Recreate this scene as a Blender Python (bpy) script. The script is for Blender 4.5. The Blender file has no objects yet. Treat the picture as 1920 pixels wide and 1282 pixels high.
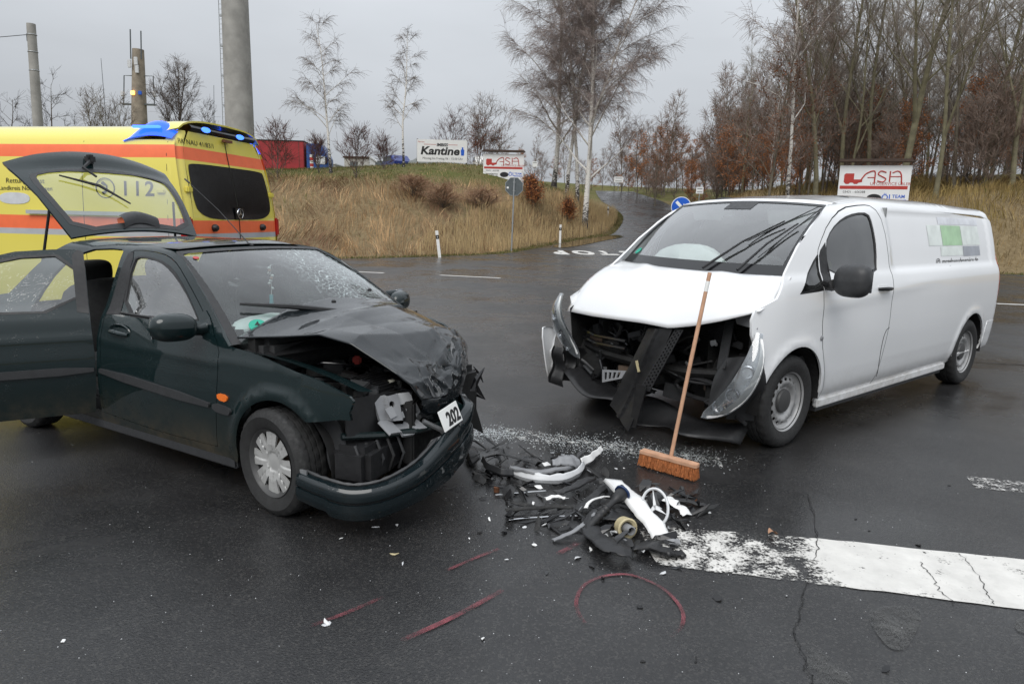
import bpy, bmesh, math, random
import numpy as np
from mathutils import Vector, Matrix, noise
from mathutils.geometry import delaunay_2d_cdt

R = math.radians
random.seed(7)
rng = np.random.default_rng(7)
scene = bpy.context.scene
COL = scene.collection

# ---------------------------------------------------------------- camera
CAM_H, PITCH, ROLL, FPX = 1.572, 0.178, -0.022, 1280.0
_c, _s, _cr, _sr = math.cos(PITCH), math.sin(PITCH), math.cos(ROLL), math.sin(ROLL)
_F = Vector((0, _c, -_s)); _R0 = Vector((1, 0, 0)); _U0 = Vector((0, _s, _c))
_Rv = _R0 * _cr - _U0 * _sr; _Uv = _R0 * _sr + _U0 * _cr
cam_data = bpy.data.cameras.new('camera')
cam_data.sensor_width = 36.0
cam_data.lens = FPX / 1920.0 * 36.0
cam_data.clip_start = 0.05; cam_data.clip_end = 4000
cam = bpy.data.objects.new('camera', cam_data); COL.objects.link(cam)
cam.matrix_world = Matrix(((_Rv.x, _Uv.x, -_F.x, 0), (_Rv.y, _Uv.y, -_F.y, 0), (_Rv.z, _Uv.z, -_F.z, CAM_H), (0, 0, 0, 1)))
scene.camera = cam

# ---------------------------------------------------------------- world, sun, exposure
SUN_EL, SUN_AZ = R(48), R(200)          # azimuth clockwise from +Y: behind the camera, a little to the left
world = bpy.data.worlds.new('World'); scene.world = world; world.use_nodes = True
wn, wl = world.node_tree.nodes, world.node_tree.links
wn.clear()
w_out = wn.new('ShaderNodeOutputWorld'); w_bg = wn.new('ShaderNodeBackground'); w_bg.inputs['Strength'].default_value = 0.1
sky = wn.new('ShaderNodeTexSky'); sky.sky_type = 'NISHITA'; sky.sun_disc = False
sky.sun_elevation = SUN_EL; sky.sun_rotation = SUN_AZ; sky.dust_density = 4.0
hs = wn.new('ShaderNodeHueSaturation'); hs.inputs['Saturation'].default_value = 0.15
wl.new(sky.outputs[0], hs.inputs['Color'])
w_tc = wn.new('ShaderNodeTexCoord'); w_sep = wn.new('ShaderNodeSeparateXYZ'); wl.new(w_tc.outputs['Generated'], w_sep.inputs[0])
# closed cloud deck: luminance rises from the horizon to the zenith (1 + 2 sin e) / 3
w_mx = wn.new('ShaderNodeMath'); w_mx.operation = 'MAXIMUM'; w_mx.inputs[1].default_value = 0.0; wl.new(w_sep.outputs['Z'], w_mx.inputs[0])
w_ramp = wn.new('ShaderNodeMapRange'); w_ramp.inputs['From Min'].default_value = 0; w_ramp.inputs['From Max'].default_value = 1
w_ramp.inputs['To Min'].default_value = 3.25; w_ramp.inputs['To Max'].default_value = 12.5; wl.new(w_mx.outputs[0], w_ramp.inputs['Value'])
w_map = wn.new('ShaderNodeMapping'); w_map.inputs['Scale'].default_value = (1.3, 1.3, 4.0); wl.new(w_tc.outputs['Generated'], w_map.inputs[0])
w_nz = wn.new('ShaderNodeTexNoise'); w_nz.inputs['Scale'].default_value = 1.1; w_nz.inputs['Detail'].default_value = 5; wl.new(w_map.outputs[0], w_nz.inputs['Vector'])
w_nr = wn.new('ShaderNodeMapRange'); w_nr.inputs['From Min'].default_value = .3; w_nr.inputs['From Max'].default_value = .7
w_nr.inputs['To Min'].default_value = .86; w_nr.inputs['To Max'].default_value = 1.14; wl.new(w_nz.outputs['Fac'], w_nr.inputs['Value'])
w_mul = wn.new('ShaderNodeMath'); w_mul.operation = 'MULTIPLY'; wl.new(w_ramp.outputs[0], w_mul.inputs[0]); wl.new(w_nr.outputs[0], w_mul.inputs[1])
w_col = wn.new('ShaderNodeVectorMath'); w_col.operation = 'SCALE'; w_col.inputs[0].default_value = (0.945, 1.0, 1.07); wl.new(w_mul.outputs[0], w_col.inputs['Scale'])
w_mix = wn.new('ShaderNodeMix'); w_mix.data_type = 'RGBA'; w_mix.inputs['Factor'].default_value = 0.92
wl.new(hs.outputs[0], w_mix.inputs['A']); wl.new(w_col.outputs[0], w_mix.inputs['B'])
wl.new(w_mix.outputs['Result'], w_bg.inputs['Color']); wl.new(w_bg.outputs[0], w_out.inputs['Surface'])

sun_d = bpy.data.lights.new('sun', 'SUN'); sun_d.energy = 1.5; sun_d.angle = R(40); sun_d.color = (1.0, 0.97, 0.93)
sun = bpy.data.objects.new('sun', sun_d); COL.objects.link(sun)
_sd = Vector((math.sin(SUN_AZ) * math.cos(SUN_EL), math.cos(SUN_AZ) * math.cos(SUN_EL), math.sin(SUN_EL)))
sun.rotation_euler = (-_sd).to_track_quat('-Z', 'Y').to_euler()
sun.location = (0, 0, 30)

vs = scene.view_settings
vs.view_transform = 'Standard'; vs.look = 'None'; vs.exposure = 0.30; vs.gamma = 1.0; vs.use_curve_mapping = False
scene.render.engine = 'CYCLES'
scene.cycles.use_denoising = True
try: scene.cycles.denoiser = 'OPENIMAGEDENOISE'
except Exception: pass
scene.cycles.max_bounces = 8; scene.cycles.transparent_max_bounces = 24
scene.cycles.sample_clamp_indirect = 6.0

# ---------------------------------------------------------------- pixel helpers (used to place things at a real distance)
def ray(px, py): return _F + _Rv * ((px - 960) / FPX) + _Uv * ((641 - py) / FPX)
def at(px, py, dist):
    d = ray(px, py); return Vector((0, 0, CAM_H)) + d * (dist * .94 / d.y)
def gnd(px, py, z=0.0):
    d = ray(px, py); return Vector((0, 0, CAM_H)) + d * ((z - CAM_H) / d.z)

# ---------------------------------------------------------------- object helpers
def tag(o, label=None, cat=None, group=None, kind=None):
    if label: o['label'] = label
    if cat: o['category'] = cat
    if group: o['group'] = group
    if kind: o['kind'] = kind
    return o
def empty(name, loc=(0, 0, 0), rz=0.0, label=None, cat=None, group=None):
    o = bpy.data.objects.new(name, None); COL.objects.link(o)
    o.location = loc; o.rotation_euler = (0, 0, rz); o.empty_display_size = 0.1
    return tag(o, label, cat, group)
def mesh_obj(name, verts, faces, mat, parent=None, smooth=False, loc=None, rot=None):
    me = bpy.data.meshes.new(name)
    me.from_pydata([tuple(v) for v in verts], [], [tuple(f) for f in faces])
    if smooth: me.polygons.foreach_set('use_smooth', [True] * len(me.polygons))
    me.update()
    return link(name, me, mat, parent, loc, rot)
def link(name, me, mat, parent=None, loc=None, rot=None):
    o = bpy.data.objects.new(name, me); COL.objects.link(o)
    if mat is not None and len(me.materials) == 0: me.materials.append(mat)
    if parent is not None: o.parent = parent
    if loc is not None: o.location = loc
    if rot is not None: o.rotation_euler = rot
    return o
def tri_mesh_np(name, V, T, mat, parent=None, smooth=False, cols=None):
    """big triangle meshes straight from numpy arrays"""
    V = np.asarray(V, np.float32); T = np.asarray(T, np.int32)
    me = bpy.data.meshes.new(name)
    me.vertices.add(len(V)); me.vertices.foreach_set('co', V.ravel())
    me.loops.add(T.size); me.loops.foreach_set('vertex_index', T.ravel())
    k = T.shape[1]
    me.polygons.add(len(T)); me.polygons.foreach_set('loop_start', np.arange(0, T.size, k, dtype=np.int32))
    me.polygons.foreach_set('loop_total', np.full(len(T), k, np.int32))
    if smooth: me.polygons.foreach_set('use_smooth', np.ones(len(T), bool))
    me.update(calc_edges=True)
    if cols is not None:
        at_ = me.color_attributes.new('tint', 'FLOAT_COLOR', 'POINT')
        c4 = np.ones((len(V), 4), np.float32); c4[:, :3] = cols
        at_.data.foreach_set('color', c4.ravel())
    return link(name, me, mat, parent)
class MB:
    """collects pieces of ONE part"""
    def __init__(s): s.v = []; s.f = []
    def add(s, v, f):
        b = len(s.v); s.v += [tuple(p) for p in v]; s.f += [tuple(i + b for i in q) for q in f]; return s
    def box(s, c, d, rot=None, taper=1.0):
        hx, hy, hz = d[0] / 2, d[1] / 2, d[2] / 2
        P = [Vector((x * hx * (taper if z > 0 else 1), y * hy * (taper if z > 0 else 1), z * hz)) for z in (-1, 1) for y in (-1, 1) for x in (-1, 1)]
        if rot is not None: P = [rot @ p for p in P]
        return s.add([p + Vector(c) for p in P], [(0, 2, 3, 1), (4, 5, 7, 6), (0, 1, 5, 4), (2, 6, 7, 3), (0, 4, 6, 2), (1, 3, 7, 5)])
    def tube(s, pts, r, n=8, cap=True, flat=1.0):
        pts = [Vector(p) for p in pts]; k = len(pts)
        rs = r if isinstance(r, (list, tuple)) else [r] * k
        V = []; up = None
        for i in range(k):
            t = (pts[min(i + 1, k - 1)] - pts[max(i - 1, 0)]).normalized()
            if up is None:
                a = t.orthogonal().normalized()
            else:
                a = (up - t * up.dot(t))
                a = a.normalized() if a.length > 1e-6 else t.orthogonal().normalized()
            up = a; b = t.cross(a)
            V += [pts[i] + (a * math.cos(2 * math.pi * j / n) + b * math.sin(2 * math.pi * j / n) * flat) * rs[i] for j in range(n)]
        Fc = [(i * n + j, i * n + (j + 1) % n, (i + 1) * n + (j + 1) % n, (i + 1) * n + j) for i in range(k - 1) for j in range(n)]
        if cap: Fc += [tuple(range(n))[::-1], tuple((k - 1) * n + j for j in range(n))]
        return s.add(V, Fc)
    def lathe(s, prof, n=24, M=None, close=False):
        """prof: (radius, height) revolved about local Z, M places it"""
        V = [Vector((r * math.cos(2 * math.pi * j / n), r * math.sin(2 * math.pi * j / n), h)) for r, h in prof for j in range(n)]
        if M is not None: V = [M @ v for v in V]
        k = len(prof)
        Fc = [(i * n + j, i * n + (j + 1) % n, (i + 1) * n + (j + 1) % n, (i + 1) * n + j) for i in range(k - 1) for j in range(n)]
        if close: Fc += [((k - 1) * n + j, (k - 1) * n + (j + 1) % n, (j + 1) % n, j) for j in range(n)]
        return s.add(V, Fc)
    def prism(s, poly, h0, h1, M=None):
        """2-D outline extruded from h0 to h1 along local Z"""
        n = len(poly); V = [Vector((p[0], p[1], h)) for h in (h0, h1) for p in poly]
        if M is not None: V = [M @ v for v in V]
        return s.add(V, [tuple(range(n))[::-1], tuple(range(n, 2 * n))] + [(j, (j + 1) % n, n + (j + 1) % n, n + j) for j in range(n)])
    def grid(s, fn, nu, nv):
        V = [fn(i / nu, j / nv) for i in range(nu + 1) for j in range(nv + 1)]
        return s.add(V, [(i * (nv + 1) + j, (i + 1) * (nv + 1) + j, (i + 1) * (nv + 1) + j + 1, i * (nv + 1) + j + 1) for i in range(nu) for j in range(nv)])
    def build(s, name, mat, parent=None, smooth=False, bevel=0.0, sharp=None, solid=0.0, loc=None, rot=None, label=None):
        me = bpy.data.meshes.new(name); me.from_pydata(s.v, [], s.f); me.update()
        bm = bmesh.new(); bm.from_mesh(me)
        if bevel > 0:
            es = [e for e in bm.edges if len(e.link_faces) == 2 and e.calc_face_angle(0) > 0.6]
            bmesh.ops.bevel(bm, geom=es, offset=bevel, segments=2, affect='EDGES', clamp_overlap=True)
        bmesh.ops.recalc_face_normals(bm, faces=bm.faces)
        if smooth:
            for f_ in bm.faces: f_.smooth = True
            for e in bm.edges:
                if len(e.link_faces) == 2 and e.calc_face_angle(0) > (sharp or 0.7): e.smooth = False
        bm.to_mesh(me); bm.free()
        o = link(name, me, mat, parent, loc, rot)
        if solid:
            md = o.modifiers.new('solid', 'SOLIDIFY'); md.thickness = solid; md.offset = -1
        if label: o['label'] = label
        return o
def copy_tree(o, parent=None):
    c = o.copy(); COL.objects.link(c); c.parent = parent
    for ch in list(o.children): copy_tree(ch, c)
    return c
def frame(origin, xdir, ydir):
    """matrix whose local X/Y lie along the two directions"""
    x = Vector(xdir).normalized(); z = x.cross(Vector(ydir)).normalized(); y = z.cross(x)
    return Matrix(((x.x, y.x, z.x, origin[0]), (x.y, y.y, z.y, origin[1]), (x.z, y.z, z.z, origin[2]), (0, 0, 0, 1)))
def text_mesh(name, body, size, mat, M, parent=None, offset=0.0, shear=0.0, align='CENTER', depth=0.002, width=None, squash=None):
    cu = bpy.data.curves.new(name, 'FONT'); cu.body = body; cu.size = size; cu.align_x = align; cu.align_y = 'CENTER'
    cu.offset = offset; cu.shear = shear; cu.extrude = depth; cu.resolution_u = 3
    t = bpy.data.objects.new(name, cu); COL.objects.link(t)
    dg = bpy.context.evaluated_depsgraph_get(); dg.update()
    me = bpy.data.meshes.new_from_object(t.evaluated_get(dg))
    bpy.data.objects.remove(t); bpy.data.curves.remove(cu)
    if width:
        xs = [v.co.x for v in me.vertices]
        k = width / max(1e-6, max(xs) - min(xs))
        ky = squash if squash else k
        for v in me.vertices: v.co.x *= k; v.co.y *= ky
    me.transform(M); me.materials.clear(); me.name = name
    return link(name, me, mat, parent)

# ---------------------------------------------------------------- surface panels: a 2-D outline (with holes) mapped onto a curved body
def resample(poly, step):
    out = []; n = len(poly)
    for i in range(n):
        a = np.array(poly[i], float); b = np.array(poly[(i + 1) % n], float)
        k = max(1, int(math.ceil(np.linalg.norm(b - a) / step)))
        for j in range(k): out.append(a + (b - a) * j / k)
    return np.array(out)
def inside(P, poly):
    x, y = P[:, 0], P[:, 1]; r = np.zeros(len(P), bool); n = len(poly); j = n - 1
    for i in range(n):
        xi, yi = poly[i]; xj, yj = poly[j]
        if yi != yj:
            c_ = ((yi > y) != (yj > y)) & (x < (xj - xi) * (y - yi) / (yj - yi) + xi); r ^= c_
        j = i
    return r
def smooth_poly(pts, it=2, keep=()):
    """corner cutting; indices in keep stay sharp"""
    P = [np.array(p, float) for p in pts]; K = [i in keep for i in range(len(P))]
    for _ in range(it):
        Q = []; KK = []
        n = len(P)
        for i in range(n):
            a, b = P[i], P[(i + 1) % n]
            if K[i]: Q.append(a); KK.append(True)
            else: Q.append(a * .75 + b * .25); KK.append(False)
            if not K[(i + 1) % n]: Q.append(a * .25 + b * .75); KK.append(False)
        P, K = Q, KK
    return [tuple(p) for p in P]
def panel(name, outer, fn, mat, parent=None, holes=(), step=.045, flange=.018, out=(0, 1, 0), thick=0.0, bstep=None, label=None, smooth=True):
    bstep = bstep or step
    loops = [resample(outer, bstep)] + [resample(h_, bstep) for h_ in holes]
    lo, hi = loops[0].min(0), loops[0].max(0)
    gx = np.arange(lo[0], hi[0], step); gy = np.arange(lo[1], hi[1], step * .87)
    G = np.array([(x + (step / 2 if j % 2 else 0), y) for j, y in enumerate(gy) for x in gx]).reshape(-1, 2)
    if len(G):
        ok = inside(G, loops[0])
        for L in loops[1:]: ok &= ~inside(G, L)
        allb = np.vstack(loops)
        G = G[ok]
        if len(G):
            dmin = np.full(len(G), 1e9)
            for b in allb: dmin = np.minimum(dmin, (G[:, 0] - b[0]) ** 2 + (G[:, 1] - b[1]) ** 2)
            G = G[dmin > (step * .45) ** 2]
    pts = np.vstack(loops + [G]) if len(G) else np.vstack(loops)
    edges = []; b0 = 0
    for L in loops:
        n = len(L); edges += [(b0 + i, b0 + (i + 1) % n) for i in range(n)]; b0 += n
    vo, eo, fo, *_ = delaunay_2d_cdt([Vector(p) for p in pts], edges, [], 0, 1e-7)
    P2 = np.array([(v.x, v.y) for v in vo]); T = np.array([f_ for f_ in fo if len(f_) == 3])
    cen = P2[T].mean(1); ok = inside(cen, loops[0])
    for L in loops[1:]: ok &= ~inside(cen, L)
    T = T[ok]
    X = np.asarray(fn(P2[:, 0], P2[:, 1])).T
    e = 1e-3
    du = np.asarray(fn(P2[:, 0] + e, P2[:, 1])).T - np.asarray(fn(P2[:, 0] - e, P2[:, 1])).T
    dv = np.asarray(fn(P2[:, 0], P2[:, 1] + e)).T - np.asarray(fn(P2[:, 0], P2[:, 1] - e)).T
    N = np.cross(du, dv); N /= np.linalg.norm(N, axis=1)[:, None] + 1e-12
    sg = np.sign((N @ np.array(out, float)).mean() or 1.0); N = N * sg
    tn = np.cross(X[T[:, 1]] - X[T[:, 0]], X[T[:, 2]] - X[T[:, 0]])
    if (tn * N[T[:, 0]]).sum() < 0: T = T[:, ::-1]
    V = X.tolist(); Fc = [tuple(int(i) for i in t) for t in T]
    if flange:
        # boundary edges of the kept triangles get a turned-in lip with its own vertices
        cnt = {}
        for t in Fc:
            for i in range(3):
                a, b = t[i], t[(i + 1) % 3]; cnt[(a, b)] = cnt.get((a, b), 0) + 1
        bd = [k for k in cnt if (k[1], k[0]) not in cnt]
        idx = {}
        for a, b in bd:
            for q in (a, b):
                if q not in idx:
                    idx[q] = len(V); V.append(X[q].tolist()); V.append((X[q] - N[q] * flange).tolist())
        for a, b in bd: Fc.append((idx[b], idx[a], idx[a] + 1, idx[b] + 1))
    o = mesh_obj(name, V, Fc, mat, parent, smooth)
    if smooth:
        NN = np.zeros((len(V), 3), np.float32); NN[:len(X)] = N
        o.data.normals_split_custom_set_from_vertices(NN.tolist())
    if thick:
        md = o.modifiers.new('solid', 'SOLIDIFY'); md.thickness = thick; md.offset = -1
    if label: o['label'] = label
    return o
def catmull(pts, n=12):
    P = np.array(pts, float); Q = np.vstack([2 * P[0] - P[1], P, 2 * P[-1] - P[-2]]); o = []
    for i in range(len(P) - 1):
        a, b, c, d = Q[i:i + 4]
        for t in np.linspace(0, 1, n, endpoint=False):
            o.append(.5 * ((2 * b) + (-a + c) * t + (2 * a - 5 * b + 4 * c - d) * t * t + (-a + 3 * b - 3 * c + d) * t ** 3))
    o.append(P[-1]); return np.array(o)
def sstep(x, a, b):
    t = np.clip((np.asarray(x, float) - a) / (b - a), 0, 1); return t * t * (3 - 2 * t)
def arc(cx, cz, r, a0, a1, n):
    return [(cx + r * math.cos(R(a0 + (a1 - a0) * i / n)), cz + r * math.sin(R(a0 + (a1 - a0) * i / n))) for i in range(n + 1)]
# ---------------------------------------------------------------- materials
class NT:
    def __init__(s, name):
        s.m = bpy.data.materials.new(name); s.m.use_nodes = True
        s.n = s.m.node_tree.nodes; s.l = s.m.node_tree.links; s.n.clear()
        s.o = s.n.new('ShaderNodeOutputMaterial'); s.tc = None
    def node(s, t, **kw):
        nd = s.n.new(t)
        for k, v in kw.items():
            if k in nd.inputs: nd.inputs[k].default_value = v
            else: setattr(nd, k, v)
        return nd
    def coord(s, which='Object'):
        if s.tc is None: s.tc = s.n.new('ShaderNodeTexCoord')
        return s.tc.outputs[which]
    def noise(s, scale, detail=3, rough=.55, vec=None, dist=0.0, w=None):
        nd = s.node('ShaderNodeTexNoise', Scale=scale, Detail=detail, Roughness=rough, Distortion=dist)
        s.l.new(vec or s.coord(), nd.inputs['Vector']); return nd.outputs['Fac']
    def voro(s, scale, feature='F1', vec=None, out='Distance', rand=1.0):
        nd = s.node('ShaderNodeTexVoronoi', Scale=scale); nd.feature = feature
        nd.inputs['Randomness'].default_value = rand
        s.l.new(vec or s.coord(), nd.inputs['Vector']); return nd.outputs[out]
    def rng(s, v, a, b, c=0.0, d=1.0, clamp=True):
        nd = s.node('ShaderNodeMapRange'); nd.clamp = clamp
        for k, x in zip(('From Min', 'From Max', 'To Min', 'To Max'), (a, b, c, d)): nd.inputs[k].default_value = x
        s.l.new(v, nd.inputs['Value']); return nd.outputs[0]
    def math(s, op, a, b=None):
        nd = s.node('ShaderNodeMath'); nd.operation = op
        for i, v in enumerate((a, b)):
            if v is None: continue
            if isinstance(v, (int, float)): nd.inputs[i].default_value = v
            else: s.l.new(v, nd.inputs[i])
        return nd.outputs[0]
    def mix(s, f, a, b):
        nd = s.node('ShaderNodeMix'); nd.data_type = 'RGBA'
        for k, v in (('Factor', f), ('A', a), ('B', b)):
            if isinstance(v, (int, float)): nd.inputs[k].default_value = v
            elif isinstance(v, (tuple, list)): nd.inputs[k].default_value = (*v, 1)[:4]
            else: s.l.new(v, nd.inputs[k])
        return nd.outputs['Result']
    def bump(s, h_, strength=.3, dist=.01, normal=None):
        nd = s.node('ShaderNodeBump', Strength=strength, Distance=dist); s.l.new(h_, nd.inputs['Height'])
        if normal is not None: s.l.new(normal, nd.inputs['Normal'])
        return nd.outputs[0]
    def sepz(s, vec=None):
        nd = s.node('ShaderNodeSeparateXYZ'); s.l.new(vec or s.coord(), nd.inputs[0]); return nd.outputs
    def bsdf(s, base, rough=.5, metal=0.0, normal=None, **kw):
        nd = s.node('ShaderNodeBsdfPrincipled')
        for k, v in (('Base Color', base), ('Roughness', rough), ('Metallic', metal)):
            if isinstance(v, (int, float)): nd.inputs[k].default_value = v
            elif isinstance(v, (tuple, list)): nd.inputs[k].default_value = (*v, 1)[:4]
            else: s.l.new(v, nd.inputs[k])
        for k, v in kw.items():
            k = k.replace('_', ' ')
            if isinstance(v, (int, float, tuple, list)): nd.inputs[k].default_value = v
            else: s.l.new(v, nd.inputs[k])
        if normal is not None: s.l.new(normal, nd.inputs['Normal'])
        return nd
    def out(s, sh): s.l.new(sh.outputs[0], s.o.inputs['Surface']); return s.m

M = {}
def plain(name, col, rough=.5, metal=0.0, var=.12, scale=8.0, bump=0.0, **kw):
    t = NT(name); f = t.noise(scale, 4)
    base = t.mix(t.rng(f, .3, .7), tuple(c * (1 - var) for c in col), tuple(min(1, c * (1 + var)) for c in col))
    r2 = t.rng(t.noise(scale * 2.3, 3), .3, .7, max(.02, rough * .8), min(1, rough * 1.2))
    nrm = t.bump(t.noise(scale * 12, 3), bump, .004) if bump else None
    M[name] = t.out(t.bsdf(base, r2, metal, nrm, **kw)); return M[name]

def mk_asphalt():
    t = NT('wet_asphalt'); c = t.coord()
    speck = t.voro(130, out='Color'); sp = t.sepz(speck)[0]
    big = t.noise(.35, 5, .6); mid = t.noise(2.2, 5, .6)
    base = t.mix(t.rng(mid, .3, .7), (.014, .014, .0148), (.027, .027, .0275))
    base = t.mix(t.math('MULTIPLY', t.rng(sp, .70, 1.0), .30), base, (.10, .095, .088))
    base = t.mix(t.math('MULTIPLY', t.rng(sp, .0, .25, 1, 0), .6), base, (.011, .011, .012))
    # far road is drier and paler
    wet = t.rng(big, .30, .56)                                   # 1 = film of water
    streak = t.noise(.9, 4, .6, dist=1.2)
    wet = t.math('MULTIPLY', wet, t.rng(streak, .3, .6, .45, 1.0))
    rough = t.rng(wet, 0, 1, .46, .17)
    h1 = t.voro(150); h2 = t.noise(70, 4, .7); h3 = t.noise(.6, 3)
    hh = t.math('ADD', t.math('MULTIPLY', h1, .7), h2)
    bs = t.rng(wet, 0, 1, .38, .10)
    b1 = t.node('ShaderNodeBump', Distance=.006); t.l.new(hh, b1.inputs['Height']); t.l.new(bs, b1.inputs['Strength'])
    b2 = t.bump(h3, .15, .02, b1.outputs[0])
    M['asphalt'] = t.out(t.bsdf(base, rough, 0, b2, Specular_IOR_Level=.46))
def mk_paint_mark(name, col, thr, scale, fine=60, soft=.06, edge=None):
    """road paint worn away in flakes; what is gone shows the asphalt below"""
    t = NT(name)
    a = t.noise(scale, 6, .7); b = t.noise(fine, 3, .6)
    w = t.math('ADD', t.math('MULTIPLY', a, .62), t.math('MULTIPLY', b, .38))
    att = t.node('ShaderNodeAttribute'); att.attribute_name = 'wear'
    thr_n = t.math('ADD', thr, att.outputs['Fac'])
    keep = t.node('ShaderNodeMapRange'); t.l.new(w, keep.inputs['Value'])
    t.l.new(thr_n, keep.inputs['From Min']); t.l.new(t.math('ADD', thr_n, soft), keep.inputs['From Max'])
    base = t.mix(t.rng(t.noise(5, 5, .7), .35, .7), tuple(c * .78 for c in col), col)
    p = t.bsdf(base, .5, 0, t.bump(t.noise(90, 3), .25, .003))
    tr = t.node('ShaderNodeBsdfTransparent'); mx = t.node('ShaderNodeMixShader')
    t.l.new(keep.outputs[0], mx.inputs[0]); t.l.new(tr.outputs[0], mx.inputs[1]); t.l.new(p.outputs[0], mx.inputs[2])
    M[name] = t.out(mx)
def mk_carpaint(name, col, dirt=(.11, .09, .065), zlo=.25, zhi=.5, damp=.5, rough=.35, metal=0.0, drops=True, dirtmax=.8, scratch=0):
    t = NT(name); z = t.sepz()[2]
    n1 = t.noise(14, 5, .7); n2 = t.noise(2.2, 3)
    base = t.mix(t.rng(t.noise(1.3, 2), .3, .7), tuple(c * .98 for c in col), tuple(min(1, c * 1.02) for c in col))
    dz = t.rng(z, zlo, zhi, 1, 0)
    d = t.math('MULTIPLY', t.math('MULTIPLY', dz, dz), t.rng(t.math('ADD', t.math('MULTIPLY', n1, .6), t.math('MULTIPLY', n2, .4)), .38, .62, .15, dirtmax))
    base = t.mix(d, base, dirt)
    r = t.math('ADD', t.math('MULTIPLY', d, .35), t.rng(n2, .3, .7, rough * .97, rough * 1.03))
    coat = t.math('SUBTRACT', 1.0, d)
    nrm = None
    if drops:
        dv = t.voro(95); dm = t.math('MULTIPLY', t.rng(dv, .12, .32, 1, 0), t.rng(t.noise(9, 3), .5, .62))
        nrm = t.bump(dm, .35, .004)
    sh = t.bsdf(base, r, metal, None, Coat_IOR=(1.5 if col[0] > .1 else 1.5), Specular_IOR_Level=(.5 if col[0] > .1 else .08), Coat_Weight=coat, Coat_Roughness=.03)
    if nrm is not None: t.l.new(nrm, sh.inputs['Coat Normal'])
    M[name] = t.out(sh)
def mk_glass(name, tint=(.72, .78, .76), refl=1.0, drops=False, crack=None, dirt=.06):
    t = NT(name)
    tr = t.node('ShaderNodeBsdfTransparent'); tr.inputs['Color'].default_value = (*tint, 1)
    gl = t.node('ShaderNodeBsdfGlossy', Roughness=.012); gl.inputs['Color'].default_value = (1, 1, 1, 1)
    fr = t.node('ShaderNodeFresnel', IOR=1.5)
    if drops:
        dv = t.voro(80); dm = t.math('MULTIPLY', t.rng(dv, .15, .35, 1, 0), t.rng(t.noise(6, 3), .45, .6))
        nb = t.bump(dm, .5, .004); t.l.new(nb, gl.inputs['Normal']); t.l.new(nb, fr.inputs['Normal'])
    mx = t.node('ShaderNodeMixShader')
    f2 = t.math('MULTIPLY', fr.outputs[0], 2.5 * refl)
    t.l.new(t.math('MINIMUM', f2, 1.0), mx.inputs[0]); t.l.new(tr.outputs[0], mx.inputs[1]); t.l.new(gl.outputs[0], mx.inputs[2])
    df = t.node('ShaderNodeBsdfDiffuse'); df.inputs['Color'].default_value = (.6, .62, .62, 1)
    m2 = t.node('ShaderNodeMixShader')
    d = t.math('MULTIPLY', t.rng(t.noise(3, 4), .35, .7), dirt)
    if crack:
        cx, cy, cz, rad = crack
        vm = t.node('ShaderNodeVectorMath'); vm.operation = 'DISTANCE'; t.l.new(t.coord(), vm.inputs[0]); vm.inputs[1].default_value = (cx, cy, cz)
        near = t.rng(vm.outputs['Value'], rad * .25, rad, 1, 0)
        v1 = t.voro(26, 'DISTANCE_TO_EDGE'); v2 = t.voro(70, 'DISTANCE_TO_EDGE')
        l1 = t.math('MULTIPLY', t.rng(v1, .0, .05, 1, 0), t.rng(near, .0, .35)); l2 = t.math('MULTIPLY', t.rng(v2, .0, .07, .6, 0), t.rng(near, .55, .95))
        # long radial cracks
        sub = t.node('ShaderNodeVectorMath'); sub.operation = 'SUBTRACT'; t.l.new(t.coord(), sub.inputs[0]); sub.inputs[1].default_value = (cx, cy, cz)
        sx = t.sepz(sub.outputs[0]); ang = t.math('ARCTAN2', sx[1], sx[2])
        wob = t.math('ADD', t.math('MULTIPLY', ang, 7.0), t.math('MULTIPLY', t.noise(5, 3), 3.0))
        fr2 = t.math('ABSOLUTE', t.math('SUBTRACT', t.math('FRACT', wob), .5))
        rad_l = t.math('MULTIPLY', t.rng(fr2, 0, .03, 1, 0), t.rng(vm.outputs['Value'], rad * .3, rad * 1.5, .8, 0))
        cr = t.math('MAXIMUM', t.math('MAXIMUM', l1, l2), rad_l)
        d = t.math('MAXIMUM', d, t.math('MULTIPLY', cr, .55))
        df.inputs['Color'].default_value = (.75, .86, .86, 1)
    t.l.new(d, m2.inputs[0]); t.l.new(mx.outputs[0], m2.inputs[1]); t.l.new(df.outputs[0], m2.inputs[2])
    M[name] = t.out(m2)
def mk_tint(name, rough=.8, mul=1.0, trans=0.0):
    """vegetation: colour carried by the blades themselves"""
    t = NT(name); att = t.node('ShaderNodeAttribute'); att.attribute_name = 'tint'
    sh = t.bsdf(att.outputs['Color'], rough, 0, None, Specular_IOR_Level=.2)
    if trans:
        tl = t.node('ShaderNodeBsdfTranslucent'); t.l.new(att.outputs['Color'], tl.inputs['Color'])
        mx = t.node('ShaderNodeMixShader', Fac=trans); t.l.new(sh.outputs[0], mx.inputs[1]); t.l.new(tl.outputs[0], mx.inputs[2]); M[name] = t.out(mx)
    else: M[name] = t.out(sh)
def mk_birch():
    t = NT('birch_bark'); z = t.sepz()[2]
    mp = t.node('ShaderNodeMapping'); mp.inputs['Scale'].default_value = (3.5, 3.5, 9.0); t.l.new(t.coord(), mp.inputs[0])
    n1 = t.noise(1.6, 5, .7, mp.outputs[0]); low = t.rng(z, .2, 2.4, .22, .0)
    dark = t.math('ADD', n1, low)
    f = t.rng(dark, .575, .64)
    up = t.rng(z, 6, 16)
    white = t.mix(up, (.68, .655, .61), (.50, .44, .39))
    M['birch_bark'] = t.out(t.bsdf(t.mix(f, white, (.035, .03, .027)), .75, 0, t.bump(n1, .5, .03)))
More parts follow.
